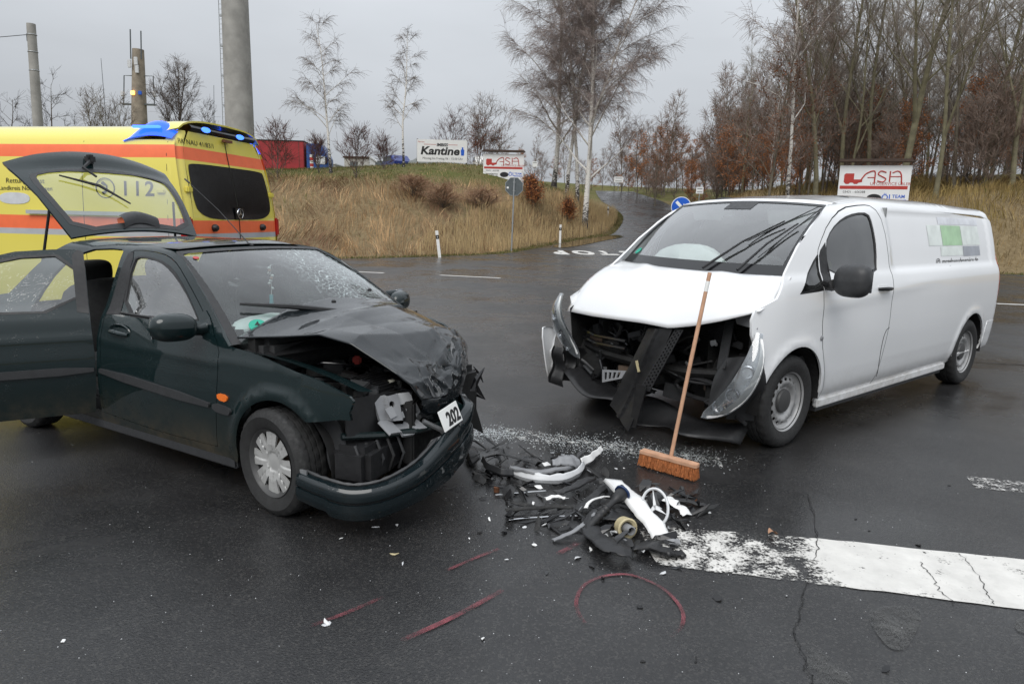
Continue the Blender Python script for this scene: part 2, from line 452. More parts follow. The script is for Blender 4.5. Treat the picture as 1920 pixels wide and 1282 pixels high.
def mk_ground():
    t = NT('verge_ground'); n = t.noise(.5, 6, .65); n2 = t.noise(6, 5, .7)
    a = t.mix(t.rng(n2, .3, .7), (.13, .095, .052), (.24, .185, .105))
    b = t.mix(t.rng(n2, .3, .7), (.065, .075, .022), (.12, .125, .04))
    zz = t.sepz()[2]
    f = t.math('MULTIPLY', t.rng(zz, 3.0, 4.2), t.rng(n, .35, .6, .35, 1.0))
    M['ground'] = t.out(t.bsdf(t.mix(f, a, b), .95, 0, t.bump(n2, .8, .08), Specular_IOR_Level=.1))
mk_asphalt()
mk_paint_mark('mark_white', (.68, .665, .63), .39, 9, 70, .10)
mk_paint_mark('mark_worn', (.60, .59, .57), .495, 16, 75, .09)
mk_paint_mark('mark_red', (.22, .055, .068), .41, 5, 170, .26)
mk_paint_mark('patch_pale', (.095, .095, .092), .43, 7, 160, .22)
mk_carpaint('van_white', (.80, .81, .82), dirt=(.36, .34, .31), zlo=.24, zhi=.60, rough=.3, drops=False, dirtmax=.8)
mk_carpaint('bumper_green', (.0028, .0075, .0095), zlo=-2, zhi=-1, rough=.55, metal=0)
mk_carpaint('car_green', (.0033, .0112, .0122), dirt=(.095, .075, .05), zlo=.20, zhi=.56, rough=.5, metal=0, dirtmax=.85)
mk_carpaint('hood_grey', (.006, .0085, .0105), dirt=(.05, .045, .04), zlo=-2, zhi=-1, rough=.5, metal=0)
mk_carpaint('amb_yellow', (.76, .65, .10), dirt=(.4, .36, .2), zlo=.4, zhi=.8, rough=.35, drops=False)
plain('amb_orange', (.85, .16, .055), .4, var=.05)
plain('amb_grey', (.42, .43, .44), .35, var=.06)
mk_glass('glass', (.66, .74, .71), .9, drops=False, dirt=.05)
mk_glass('glass_screen', (.84, .91, .89), 1.05, dirt=.05)
mk_glass('glass_wet', (.55, .62, .60), 1.4, drops=True, dirt=.10)
mk_glass('glass_side', (.40, .46, .46), 1.5, drops=True, dirt=.12)
mk_glass('glass_dark', (.10, .115, .115), .9)
mk_glass('glass_black', (.012, .013, .014), .55, dirt=.01)
mk_glass('lens_clear', (.86, .89, .91), 1.2, dirt=.12)
mk_tint('grass_tint', .9, trans=.25); mk_tint('leaf_tint', .85, trans=.3); mk_tint('bark_tint', .9)
mk_birch(); mk_ground()
for a in (('black_plastic', (.013, .013, .014), .48, 0, .25, 20, .15), ('black_gloss', (.006, .006, .007), .18), ('dark_bay', (.009, .009, .009), .65, 0, .5, 12, .3),
          ('rubber', (.017, .017, .017), .72, 0, .25, 30, .2), ('trim_grey', (.030, .031, .033), .5, 0, .15, 20, .1), ('silver_wheel', (.46, .46, .45), .42, .35, .12, 9),
          ('steel_wheel', (.33, .33, .33), .45, .4, .15, 9), ('hub_dark', (.05, .05, .05), .5), ('brake', (.10, .07, .05), .7), ('interior', (.028, .029, .030), .8, 0, .2, 14, .2),
          ('interior_grey', (.09, .092, .095), .8), ('bulkhead_grey', (.26, .27, .27), .8), ('lamp_silver', (.50, .52, .54), .3, .5), ('airbag', (.72, .74, .74), .85, 0, .06, 8, .3), ('amber', (.75, .16, .02), .25), ('tail_red', (.42, .012, .012), .2),
          ('mirror', (.7, .72, .74), .05, 1.0), ('chrome', (.65, .66, .68), .15, 1.0), ('alu', (.42, .43, .44), .4, .8), ('plate_white', (.80, .80, .78), .45, 0, .04), ('ink', (.010, .010, .011), .6),
          ('grey_plastic', (.22, .225, .235), .45, 0, .1, 12, .1), ('light_plastic', (.55, .56, .57), .35), ('white_plastic', (.78, .78, .77), .35, 0, .08), ('yellowish', (.50, .43, .26), .45),
          ('cream_tank', (.50, .48, .40), .5), ('red_plastic', (.35, .03, .02), .4), ('rust', (.16, .065, .03), .8), ('wood_handle', (.52, .30, .19), .55, 0, .18, 14, .1),
          ('bristle', (.50, .18, .06), .85, 0, .3, 60), ('sticker_green', (.02, .33, .23), .5), ('cyan_plastic', (.10, .48, .55), .4), ('hiviz', (.55, .75, .05), .8), ('post_white', (.75, .74, .71), .55, 0, .08),
          ('sign_white', (.74, .74, .73), .45, 0, .05, 2), ('sign_red', (.42, .035, .025), .5, 0, .08), ('sign_blue', (.01, .10, .52), .35), ('sign_grey', (.10, .115, .12), .45, .2), ('galv', (.34, .36, .37), .5, .5),
          ('dark_wood', (.055, .035, .025), .8, 0, .3, 6, .4), ('concrete', (.30, .295, .275), .85, 0, .22, 1.2, .4), ('concrete_old', (.24, .205, .16), .9, 0, .3, 1.5, .4),
          ('truck_red', (.30, .018, .022), .55, 0, .18, 1.5), ('truck_blue', (.02, .07, .24), .35), ('far_wall', (.40, .39, .36), .85), ('far_brown', (.10, .06, .045), .9), ('far_roof', (.50, .51, .52), .6),
          ('car_blue', (.015, .03, .16), .3), ('car_silver', (.34, .36, .36), .35, .3), ('decal_green', (.38, .58, .36), .4), ('decal_pale', (.66, .68, .72), .4), ('decal_pale2', (.70, .75, .72), .4), ('decal_grey', (.33, .35, .39), .4),
          ('soil', (.045, .035, .025), .95, 0, .3, 6, .5), ('dead_leaf', (.36, .20, .12), .8), ('underbody', (.008, .008, .008), .8)):
    plain(*a)
def emis(name, col, e, base):
    t = NT(name); M[name] = t.out(t.bsdf(base, .15, 0, None, Emission_Color=(*col, 1), Emission_Strength=e))
emis('blue_lamp', (.10, .25, 1.0), 5.0, (.02, .08, .6)); emis('blue_lens', (.012, .075, 1.0), 1.9, (.005, .03, .5)); emis('blue_core', (.05, .17, 1.0), 2.3, (.05, .15, .9))
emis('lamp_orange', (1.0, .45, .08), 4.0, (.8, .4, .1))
def mk_water():
    t = NT('puddle_water'); M['water'] = t.out(t.bsdf((.05, .042, .03), .03, 0, t.bump(t.noise(3, 3), .04, .01), Specular_IOR_Level=.8))
mk_water()
# ---------------------------------------------------------------- terrain
_ctrl = [(825,478,30.5),(920,475,33),(980,470,36.5),(1050,449,42),(1100,438,48),(1145,420,60),(1165,402,66),(1120,374,78),(1108,354,95),
         (600,405,35.5),(750,402,36),(880,392,38.5),(1020,415,44),(1080,420,49),(1130,402,60),
         (540,336,40),(620,333,43),(700,331,42),(800,331,44),(880,335,45),(950,345,46),(1000,350,47),(1040,350,54),(1065,367,54),(1087,372,54),(1097,396,51),
         (620,326,70),(740,325,64),(810,325,64),(870,328,60),(960,330,75),(700,322,120),(445,332,45),(262,330,80),(60,330,60),(0,330,45),(200,420,34),(-300,400,40),(-300,340,60),
         (1180,441,52),(1200,418,60),(1195,395,70),(1165,373,82),(1130,358,95),(1245,430,56),(1265,395,68),(1230,375,80),(1170,358,95),
         (1300,388,62),(1320,398,42),(1400,368,55),(1475,376,42),(1400,400,38),(1550,380,40),(1640,382,31),(1700,388,32),(1800,400,30),(1900,440,29),(1900,362,33),(1800,357,38),(1900,335,45),
         (2100,420,29),(2100,330,40),(2400,330,40),(1500,352,60),(1700,345,70),(1250,352,110)]
_CP = np.array([tuple(at(*c)) for c in _ctrl])
_CP = np.vstack([_CP, [(x, y, 0.0) for x, y in ((0, 27), (4, 27), (8, 28), (3, 31), (6, 33), (9, 33), (1.5, 34.5), (-4, 24), (-7, 23), (12, 24), (17, 22), (14, 25.5), (16.5, 23.5), (10.5, 28), (11, 30))], [(x, 25.6 - .075 * x, 0.08) for x in (-60, -40, -28, -20, -14, -9)], [(x, 25 - .06 * x, 0.08) for x in (20, 26, 35, 45)], [(-120, 60, 3), (-100, 140, 4.5), (0, 180, 5.5), (100, 160, 6), (110, 40, 5), (60, 60, 6)]])
def _tps(r2): return 0.5 * r2 * np.log(r2 + 1e-9)
_SC = 30.0
_xy = _CP[:, :2] / _SC
_K = _tps(((_xy[:, None] - _xy[None]) ** 2).sum(-1)) + np.eye(len(_xy)) * 2e-3
_Pm = np.hstack([np.ones((len(_xy), 1)), _xy])
_A = np.block([[_K, _Pm], [_Pm.T, np.zeros((3, 3))]])
_w = np.linalg.solve(_A, np.concatenate([_CP[:, 2], np.zeros(3)]))
def tline(x, y): return y - np.where(x < 0, 25.2 - .075 * x, 25.2 - .06 * x)
_RY = [0, 31, 36] + [at(*q).y for q in ((1180,441,52),(1200,418,60),(1195,395,70),(1165,373,82),(1130,358,95))] + [130]
_RZ = [0, 0, .12] + [at(*q).z for q in ((1180,441,52),(1200,418,60),(1195,395,70),(1165,373,82),(1130,358,95))] + [6.5]
def terr0(x, y):
    x = np.asarray(x, float); y = np.asarray(y, float)
    sh = np.broadcast(x, y).shape
    q = np.stack([np.broadcast_to(x, sh).ravel(), np.broadcast_to(y, sh).ravel()], 1) / _SC
    q = np.clip(q, [-4.2, -2], [4.2, 6.2])
    z = np.zeros(len(q))
    for i in range(len(_xy)): z += _w[i] * _tps(((q - _xy[i]) ** 2).sum(1))
    z += _w[-3] + q @ _w[-2:]
    z = np.clip(z, -.3, 9.0)
    t = tline(q[:, 0] * _SC, q[:, 1] * _SC)
    z = z * sstep(t, -1.5, 4.0)
    return z.reshape(sh)
# road edges in plan
road_main = [(-70, 30), (-30, 27), (-12, 25.6), (-7, 25.2), (-5.3, 25.8), (-4.3, 26.8), (-3.0, 28.4), (-1.8, 29.5), (-.5, 31.4), (.5, 33.6), (1.7, 37.2), (3.2, 41), (5.1, 44.6), (7.0, 49), (8.4, 54.5), (9.4, 59.7), (9.7, 64), (9.5, 68.6), (9.2, 74.3), (9.6, 81.8), (10.3, 90), (11.5, 101.5),
             (16, 101.5), (14.9, 89), (15.6, 80), (16, 73), (15.4, 64), (13.4, 56.4), (11.6, 49), (10.6, 43), (10.4, 37), (11.2, 31.5), (13.5, 27), (17.8, 24.2), (26, 22.5), (45, 19), (70, 14), (70, -25), (-70, -25)]
road_main = smooth_poly(road_main, 1, keep=(0, len(road_main) - 3, len(road_main) - 2, len(road_main) - 1))
_RP = resample(road_main, 1.2)
_RP = _RP[(_RP[:, 1] > 20) & (np.abs(_RP[:, 0]) < 60)]
def terr(x, y):
    x = np.asarray(x, float); y = np.asarray(y, float); sh = np.broadcast(x, y).shape
    X = np.broadcast_to(x, sh).ravel(); Y = np.broadcast_to(y, sh).ravel()
    zb = terr0(X, Y); zr = np.interp(Y, _RY, _RZ) * sstep(Y, 30, 34)
    ok = (Y > 20) & (Y < 112) & (np.abs(X) < 62)
    z = zb.copy()
    if ok.any():
        P = np.stack([X[ok], Y[ok]], 1); d = np.full(len(P), 1e9)
        for q in _RP: d = np.minimum(d, (P[:, 0] - q[0]) ** 2 + (P[:, 1] - q[1]) ** 2)
        d = np.sqrt(d); d[inside(P, road_main)] = 0
        w = sstep(d, .2, 3.0); z[ok] = zr[ok] + (zb[ok] - zr[ok]) * w
    return z.reshape(sh)
def tz(x, y): return float(terr(x, y))
def hit(px, py):
    """where the sight line of a pixel meets the ground"""
    d = ray(px, py); prev = None
    for k in range(1, 3000):
        s_ = .06 * k + .00002 * k * k * 3
        P = Vector((0, 0, CAM_H)) + d * s_
        if P.z < (tz(P.x, P.y) if P.y > 22 else 0.0): return P
    return P
def grid_axis(lo, hi, core_lo, core_hi, step, grow=1.25):
    a = list(np.arange(core_lo, core_hi + 1e-6, step)); s_ = step
    while a[-1] < hi: s_ *= grow; a.append(a[-1] + s_)
    s_ = step
    while a[0] > lo: s_ *= grow; a.insert(0, a[0] - s_)
    return np.array(a)
_gx = grid_axis(-1500, 1500, -45, 45, 1.0); _gy = grid_axis(-800, 2500, 14, 100, 1.0)
GX, GY = np.meshgrid(_gx, _gy, indexing='ij')
GZ = terr(GX, GY) - .06
nx, ny = len(_gx), len(_gy)
_V = np.stack([GX.ravel(), GY.ravel(), GZ.ravel()], 1)
_I = (np.arange(nx - 1)[:, None] * ny + np.arange(ny - 1)[None]).ravel()
_Q = np.stack([_I, _I + ny, _I + ny + 1, _I + 1], 1)
tag(tri_mesh_np('ground', _V, _Q, M['ground'], smooth=True), kind='structure')

def drape(off): return lambda x, y: (x, y, terr(x, y) + off)
tag(panel('road', road_main, drape(0.0), M['asphalt'], step=1.1, flange=.10, out=(0, 0, 1)), kind='structure')

def mark(name, poly, mat, off=.004, wear=None, step=.12, bstep=None):
    o = panel(name, poly, drape(off), M[mat], step=step, bstep=bstep, flange=0, out=(0, 0, 1))
    me = o.data; a = me.attributes.new('wear', 'FLOAT', 'POINT')
    if wear: a.data.foreach_set('value', [float(wear(v.co.x, v.co.y)) for v in me.vertices])
    return tag(o, kind='structure')
def wob(poly, amp, step):
    P = resample(poly, step); return [(x + random.uniform(-amp, amp), y + random.uniform(-amp, amp)) for x, y in P]
# broad white bar, lower right, broken by a worn stretch
def _wl(x, y):
    e = .10 * math.exp(-((x - 1.33) / .13) ** 2) + .055 * (1 - float(sstep(x, .75, 1.5)))
    mid = 3.13 - .20 * (x - .8)
    return e + .035 * float(sstep(abs(y - mid), .13, .24)) * (1.6 if x < 1.6 else .7) - (.07 if x > 1.5 else 0)
mark('road_marking', wob([(.68, 3.37), (1.59, 3.26), (2.5, 3.08), (4.6, 2.67), (8, 2.0), (8, 1.52), (4.4, 2.2), (2.18, 2.64), (1.39, 2.81), (.70, 2.95)], .006, .09), 'mark_white', wear=_wl, step=.06)
mark('road_marking', [(-.03, 5.02), (.55, 4.80), (1.43, 4.45), (1.40, 4.26), (.6, 4.57), (-.02, 4.77)], 'mark_worn', wear=lambda x, y: .02)
mark('road_marking', [(2.95, 4.2), (3.4, 4.08), (4.2, 3.88), (4.15, 3.66), (3.3, 3.9), (2.88, 4.0)], 'mark_worn', wear=lambda x, y: .0)
def dash(a, b, w):
    a, b = Vector(a), Vector(b); n = Vector((-(b - a).y, (b - a).x)).normalized() * w / 2
    return [tuple(a + n), tuple(b + n), tuple(b - n), tuple(a - n)]
for p, q in (((630, 508), (720, 512)), ((825, 516), (938, 521.5)), ((1868, 569.5), (1960, 573))):
    a, b = gnd(*p), gnd(*q); mark('road_marking', dash(a.xy, b.xy, .16), 'mark_white', wear=lambda x, y: -.08)
# letters on the side road, written for traffic coming down to the junction
sp0, sp1 = hit(1026, 473), hit(1196, 475)
for i, ch in enumerate('STOP'):
    cx = 1.0 - (i + .5) / 4
    P = sp0.lerp(sp1, cx)
    Mx = Matrix.Translation((P.x, P.y, 0)) @ Matrix.Rotation(math.pi + R(2), 4, 'Z') @ Matrix.Diagonal((1.0, 2.7, 1, 1))
    o = text_mesh('road_letter', ch, 1.2, M['mark_white'], Mx, offset=.075, depth=0, shear=-.12)
    for v in o.data.vertices: v.co.z = tz(v.co.x, v.co.y) + .012
    a = o.data.attributes.new('wear', 'FLOAT', 'POINT'); a.data.foreach_set('value', [-.12] * len(o.data.vertices))
    tag(o, kind='structure')
# cracks, old repairs, marker-spray
def strip(pts, w, jit=0.0, n=6):
    P = catmull([tuple(p)[:2] for p in pts], n) if len(pts) > 2 else np.array([tuple(p)[:2] for p in pts], float)
    P = P + rng.normal(0, jit, P.shape) if jit else P
    T = np.gradient(P, axis=0); N = np.stack([-T[:, 1], T[:, 0]], 1); N /= np.linalg.norm(N, axis=1)[:, None] + 1e-9
    ww = w * (rng.uniform(.5, 1.5, len(P))[:, None] if jit else 1)
    return [tuple(p) for p in P + N * ww / 2] + [tuple(p) for p in (P - N * ww / 2)[::-1]]
def strip_mesh(name, pts, w, mat, off, jit=0.0, n=6, wear=0.0):
    L = strip(pts, w, jit, n); k = len(L) // 2
    V = [(x, y, off + tz(x, y)) for x, y in L]; Fc = [(i, i + 1, 2 * k - 2 - i, 2 * k - 1 - i) for i in range(k - 1)]
    o = mesh_obj(name, V, Fc, M[mat]); a = o.data.attributes.new('wear', 'FLOAT', 'POINT')
    tt = [1 - abs(2 * (i % k if i < k else 2 * k - 1 - i) / max(1, k - 1) - 1) for i in range(2 * k)]
    a.data.foreach_set('value', [wear + .10 * (1 - min(1, t * 3)) for t in tt])
    return tag(o, kind='structure')
cr = [gnd(*p) for p in ((1515, 930), (1532, 990), (1530, 1045), (1510, 1095), (1500, 1150), (1492, 1190), (1510, 1240), (1525, 1290), (1530, 1400))]
strip_mesh('road_crack', cr, .0036, 'underbody', .0075, .007, 10)
strip_mesh('road_crack', [gnd(*p) for p in ((1725, 1055), (1745, 1080), (1760, 1105), (1790, 1135))], .0032, 'underbody', .0075, .005, 8)
strip_mesh('road_crack', [gnd(*p) for p in ((1800, 1040), (1830, 1075), (1850, 1115), (1866, 1133))], .0028, 'underbody', .0075, .005, 8)
strip_mesh('road_crack', [gnd(*p) for p in ((1815, 678), (1870, 682), (1990, 688))], .03, 'underbody', .0075, .01, 8)
mark('road_patch', smooth_poly([tuple(gnd(*p).xy) for p in ((1620, 1150), (1650, 1135), (1725, 1138), (1728, 1165), (1705, 1210), (1690, 1222), (1660, 1215))], 2), 'patch_pale', .005, step=.05)
mark('road_patch', smooth_poly([tuple(gnd(*p).xy) for p in ((1508, 1195), (1530, 1190), (1560, 1240), (1610, 1280), (1600, 1330), (1510, 1330), (1515, 1250))], 2), 'patch_pale', .005, step=.05)
mark('road_patch', smooth_poly([tuple(gnd(*p).xy) for p in ((1900, 1160), (1960, 1150), (1970, 1190), (1905, 1190))], 2), 'patch_pale', .005, step=.05)
strip_mesh('spray_mark', [gnd(*p) for p in ((1097, 1170), (1084, 1150), (1081, 1125), (1096, 1098), (1130, 1082), (1172, 1078), (1205, 1086), (1240, 1103), (1265, 1125), (1280, 1150), (1278, 1175), (1258, 1196))], .017, 'mark_red', .006, 0, 8, -.02)
for pts, w in ((((835, 1072), (880, 1052), (935, 1030)), .02), (((752, 1203), (850, 1158), (942, 1108)), .026), (((580, 1176), (650, 1150), (722, 1119)), .022), (((1045, 1040), (1070, 1027), (1085, 1018)), .03)):
    strip_mesh('spray_mark', [gnd(*p) for p in pts], w, 'mark_red', .006, 0, 8, -.02)
# puddle along the side-road edge
pd = [hit(*p) for p in ((1033, 462), (1050, 458), (1090, 449), (1130, 443), (1168, 440), (1172, 445), (1140, 450), (1110, 457), (1075, 463), (1048, 466))]
pz = max(p.z for p in pd)
pp = smooth_poly([(p.x, p.y) for p in pd], 2)
tag(panel('puddle', pp, lambda x, y: (x, y, terr(x, y) + .02), M['water'], step=.5, flange=0, out=(0, 0, 1)), kind='structure')
# ---------------------------------------------------------------- vegetation
def in_road(P): return inside(P, road_main)
def twigs_np(P0, P1, r0, r1):
    """3-sided prisms for thousands of twigs at once"""
    P0 = np.asarray(P0, float); P1 = np.asarray(P1, float); n = len(P0)
    r0 = np.broadcast_to(np.asarray(r0, float), (n,)); r1 = np.broadcast_to(np.asarray(r1, float), (n,))
    t = P1 - P0; t /= np.linalg.norm(t, axis=1)[:, None] + 1e-9
    ref = np.where(np.abs(t[:, 2:3]) > .9, np.array([[1., 0, 0]]), np.array([[0, 0, 1.]]))
    a = np.cross(t, ref); a /= np.linalg.norm(a, axis=1)[:, None] + 1e-9; b = np.cross(t, a)
    V = np.zeros((n, 6, 3))
    for j in range(3):
        o = a * math.cos(2.094 * j) + b * math.sin(2.094 * j)
        V[:, j] = P0 + o * r0[:, None]; V[:, 3 + j] = P1 + o * r1[:, None]
    base = np.arange(n)[:, None] * 6
    Q = np.concatenate([base + np.array([[j, (j + 1) % 3, 3 + (j + 1) % 3, 3 + j]]) for j in range(3)], 0)
    return V.reshape(-1, 3), Q
def blades(P, h_, w, lean, col, name, mat='grass_tint', parent=None, field=None):
    """grass: bent two-segment blades, arrays of base points, heights, widths, colours"""
    n = len(P); ang = rng.uniform(0, 2 * np.pi, n)
    side = np.stack([np.cos(ang), np.sin(ang), np.zeros(n)], 1) * (w / 2)[:, None]
    la = (rng.uniform(0, 2 * np.pi, n) if field is None else field + rng.normal(0, .55, n)); ld = np.stack([np.cos(la), np.sin(la), np.zeros(n)], 1)
    mid = P + ld * (h_ * lean * .35)[:, None] + np.array([0, 0, 1]) * (h_ * .6)[:, None]
    tip = P + ld * (h_ * lean)[:, None] + np.array([0, 0, 1]) * (h_ * rng.uniform(.75, 1, n))[:, None]
    V = np.stack([P - side, P + side, mid - side * .7, mid + side * .7, tip], 1).reshape(-1, 3)
    b = np.arange(n)[:, None] * 5
    T = np.concatenate([b + [[0, 1, 3]], b + [[0, 3, 2]], b + [[2, 3, 4]]], 0)
    C = np.repeat(col, 5, 0)
    return tri_mesh_np(name, V, T, M[mat], parent, cols=C)
def bank_points(n, xlo, xhi, ylo, yhi, cond):
    out = []; tot = 0
    while tot < n:
        x = rng.uniform(xlo, xhi, n); y = rng.uniform(ylo, yhi, n)
        t = tline(x, y)
        ok = (t > -.4) & (np.abs(x) < y * .80 + 2) & ~in_road(np.stack([x, y], 1))
        x, y = x[ok], y[ok]; z = terr(x, y) - .07
        k = cond(x, y, z); P = np.stack([x, y, z], 1)[k]; out.append(P); tot += len(P)
    return np.vstack(out)[:n]
def nz(x, y, s): return np.array([noise.noise(Vector((a * s, b * s, 3.7))) for a, b in zip(x, y)])
def road_edge_dist(P):
    L = resample(road_main, .6); d = np.full(len(P), 1e9)
    for q in L: d = np.minimum(d, (P[:, 0] - q[0]) ** 2 + (P[:, 1] - q[1]) ** 2)
    return np.sqrt(d)
# dry straw on the banks: matted tufts lying in different directions
P = bank_points(100000, -24, 30, 20, 62, lambda x, y, z: np.ones(len(x), bool))
ed = road_edge_dist(P); g = nz(P[:, 0], P[:, 1], .33); g2 = nz(P[:, 0] + 40, P[:, 1], .9); g3 = nz(P[:, 0], P[:, 1] + 70, 2.1); top = sstep(P[:, 2], 3.0, 4.0) * (P[:, 0] < 5)
h_ = rng.uniform(.20, .58, len(P)) * np.clip(1 + .8 * g2 + .5 * g3, .25, 2) * (1 - .68 * top) * (.30 + .70 * sstep(ed, .25, 1.6))
tone = np.clip(1 + .9 * g3 + .55 * g2, .45, 1.7)[:, None]
straw = np.array([[.44, .295, .165]]) * rng.uniform(.65, 1.35, (len(P), 1)) * tone; brown = np.array([[.20, .115, .07]]) * rng.uniform(.6, 1.4, (len(P), 1)); green = np.array([[.115, .13, .035]]) * rng.uniform(.6, 1.4, (len(P), 1))
col = straw.copy(); mb = (g + .4 * g2 + rng.normal(0, .2, len(P)) > .17); col[mb] = brown[mb]
gm = rng.uniform(0, 1, len(P)) < np.maximum(np.maximum(top * .75, .65 * (1 - sstep(ed, .2, .8))), .15 * (g2 < -.28)); col[gm] = green[gm]
rt = sstep(P[:, 0], 9, 13)[:, None] * np.clip(.75 + .5 * g2, .2, 1)[:, None]; col = col * (1 - rt) + col * np.array([[.50, .56, .36]]) * rt
lean = np.clip(.9 + 1.6 * g + rng.normal(0, .35, len(P)), .1, 2.2)
tag(blades(P, h_, rng.uniform(.012, .026, len(P)), lean, col, 'dry_grass', field=(nz(P[:, 0], P[:, 1], .28) * 7 + nz(P[:, 0], P[:, 1], .8) * 3)), 'dry straw coloured grass on the roadside embankments', 'grass', kind='stuff')
# short green sod along the asphalt edge
P = bank_points(26000, -16, 24, 20, 66, lambda x, y, z: road_edge_dist(np.stack([x, y], 1)) < .75)
col = np.array([[.085, .105, .028]]) * rng.uniform(.5, 1.5, (len(P), 1)); k = rng.uniform(0, 1, len(P)) < .35; col[k] = np.array([[.28, .21, .11]]) * rng.uniform(.6, 1.2, (k.sum(), 1))
tag(blades(P, rng.uniform(.05, .17, len(P)), rng.uniform(.015, .03, len(P)), rng.uniform(.3, 1.0, len(P)), col, 'verge_grass'), 'short green grass fringe along the asphalt edge', 'grass', kind='stuff')
# pale tall reeds at the foot of the bank
P = bank_points(12000, -4, 14, 27, 64, lambda x, y, z: (road_edge_dist(np.stack([x, y], 1)) < 3.2) & (road_edge_dist(np.stack([x, y], 1)) > .55))
col = np.array([[.50, .38, .21]]) * rng.uniform(.7, 1.3, (len(P), 1))
tag(blades(P, rng.uniform(.6, 1.15, len(P)), rng.uniform(.012, .02, len(P)), rng.uniform(.05, .4, len(P)), col, 'reed_grass'), 'tall pale reed grass by the side road bend', 'grass', kind='stuff')

def grow(seed, H, r0, style='birch', lean=(0, 0), crown0=.3, nprim=26, plen=.28, ntw=60, twl=.7, twr=.006, up=.9, fork=0):
    """one bare tree: returns trunk tubes (MB), and twig arrays. style: birch (drooping twigs) or wood (upright)"""
    rd = random.Random(seed); tr = MB(); tw0, tw1, twR = [], [], []
    def path(p, d, L, k, wander, grav):
        pts = [Vector(p)]; d = Vector(d).normalized()
        for i in range(k):
            d = (d + Vector((rd.gauss(0, wander), rd.gauss(0, wander), rd.gauss(0, wander) + grav))).normalized()
            pts.append(pts[-1] + d * (L / k))
        return pts
    def trunk(base, d, L, ra, rb, k=12):
        pts = path(base, d, L, k, .035, .02)
        rs = [ra + (rb - ra) * (i / k) ** .8 for i in range(k + 1)]
        if base == (0, 0, 0): rs[0] *= 1.35; pts.insert(1, pts[0].lerp(pts[1], .25)); rs.insert(1, ra * 1.02)
        tr.tube(pts, rs, 8, cap=False); return pts, rs
    stems = [trunk((0, 0, 0), (lean[0], lean[1], 1), H, r0, .012)]
    for k in range(fork):
        pts, rs = stems[0]; i = rd.randint(3, 5); a = rd.uniform(0, 6.28)
        stems.append(trunk(tuple(pts[i]), (math.cos(a) * .38, math.sin(a) * .38, 1), H * rd.uniform(.55, .7), rs[i] * .7, .012, 9))
    for si, (pts, rs) in enumerate(stems):
        n = len(pts); np_ = nprim if si == 0 else int(nprim * .6)
        for b in range(np_):
            f = crown0 + (1 - crown0) * (b + rd.random()) / np_ if si == 0 else .15 + .85 * (b + rd.random()) / np_
            q = f * (n - 1); i = min(int(q), n - 2); p = pts[i].lerp(pts[i + 1], q - i); rr = rs[i] + (rs[i + 1] - rs[i]) * (q - i)
            a = b * 2.4 + rd.uniform(-.5, .5); el = up * rd.uniform(.6, 1.25)
            L = H * plen * (1.15 - .85 * (f - crown0) / (1 - crown0 + .01)) * rd.uniform(.65, 1.2)
            bp = path(p, (math.cos(a), math.sin(a), el), L, 6, .10, .03 if style == 'wood' else -.015)
            br = [max(.008, rr * .42) * (1 - .85 * k / 6) + .004 for k in range(7)]
            tr.tube(bp, br, 5, cap=False)
            for s in range(int(4 + L * 1.6)):
                g_ = .25 + .75 * rd.random(); j = min(int(g_ * 6), 5); sp_ = bp[j].lerp(bp[j + 1], g_ * 6 - j)
                d = (bp[j + 1] - bp[j]).normalized() + Vector((rd.gauss(0, .5), rd.gauss(0, .5), rd.gauss(0, .35)))
                sl = L * rd.uniform(.22, .5) * (1.1 - .4 * g_)
                sb = path(sp_, d, sl, 4, .14, -.02 if style == 'birch' else .05)
                for k in range(4): tw0.append(sb[k]); tw1.append(sb[k + 1]); twR.append((.0105 * (1 - .15 * k), .0105 * (1 - .15 * (k + 1))))
                for w_ in range(int(ntw * .1 + sl * ntw * .16)):
                    g2 = rd.random(); j2 = min(int(g2 * 4), 3); wp = sb[j2].lerp(sb[j2 + 1], g2 * 4 - j2)
                    wd = (sb[j2 + 1] - sb[j2]).normalized() * .8 + Vector((rd.gauss(0, .5), rd.gauss(0, .5), rd.gauss(0, .4)))
                    wl_ = twl * rd.uniform(.4, 1.2)
                    wb = path(wp, wd, wl_, 2, .12, -.42 if style == 'birch' else .12)
                    for k in range(2): tw0.append(wb[k]); tw1.append(wb[k + 1]); twR.append((twr, twr * .75))
    return tr, np.array([tuple(v) for v in tw0]), np.array([tuple(v) for v in tw1]), np.array(twR)
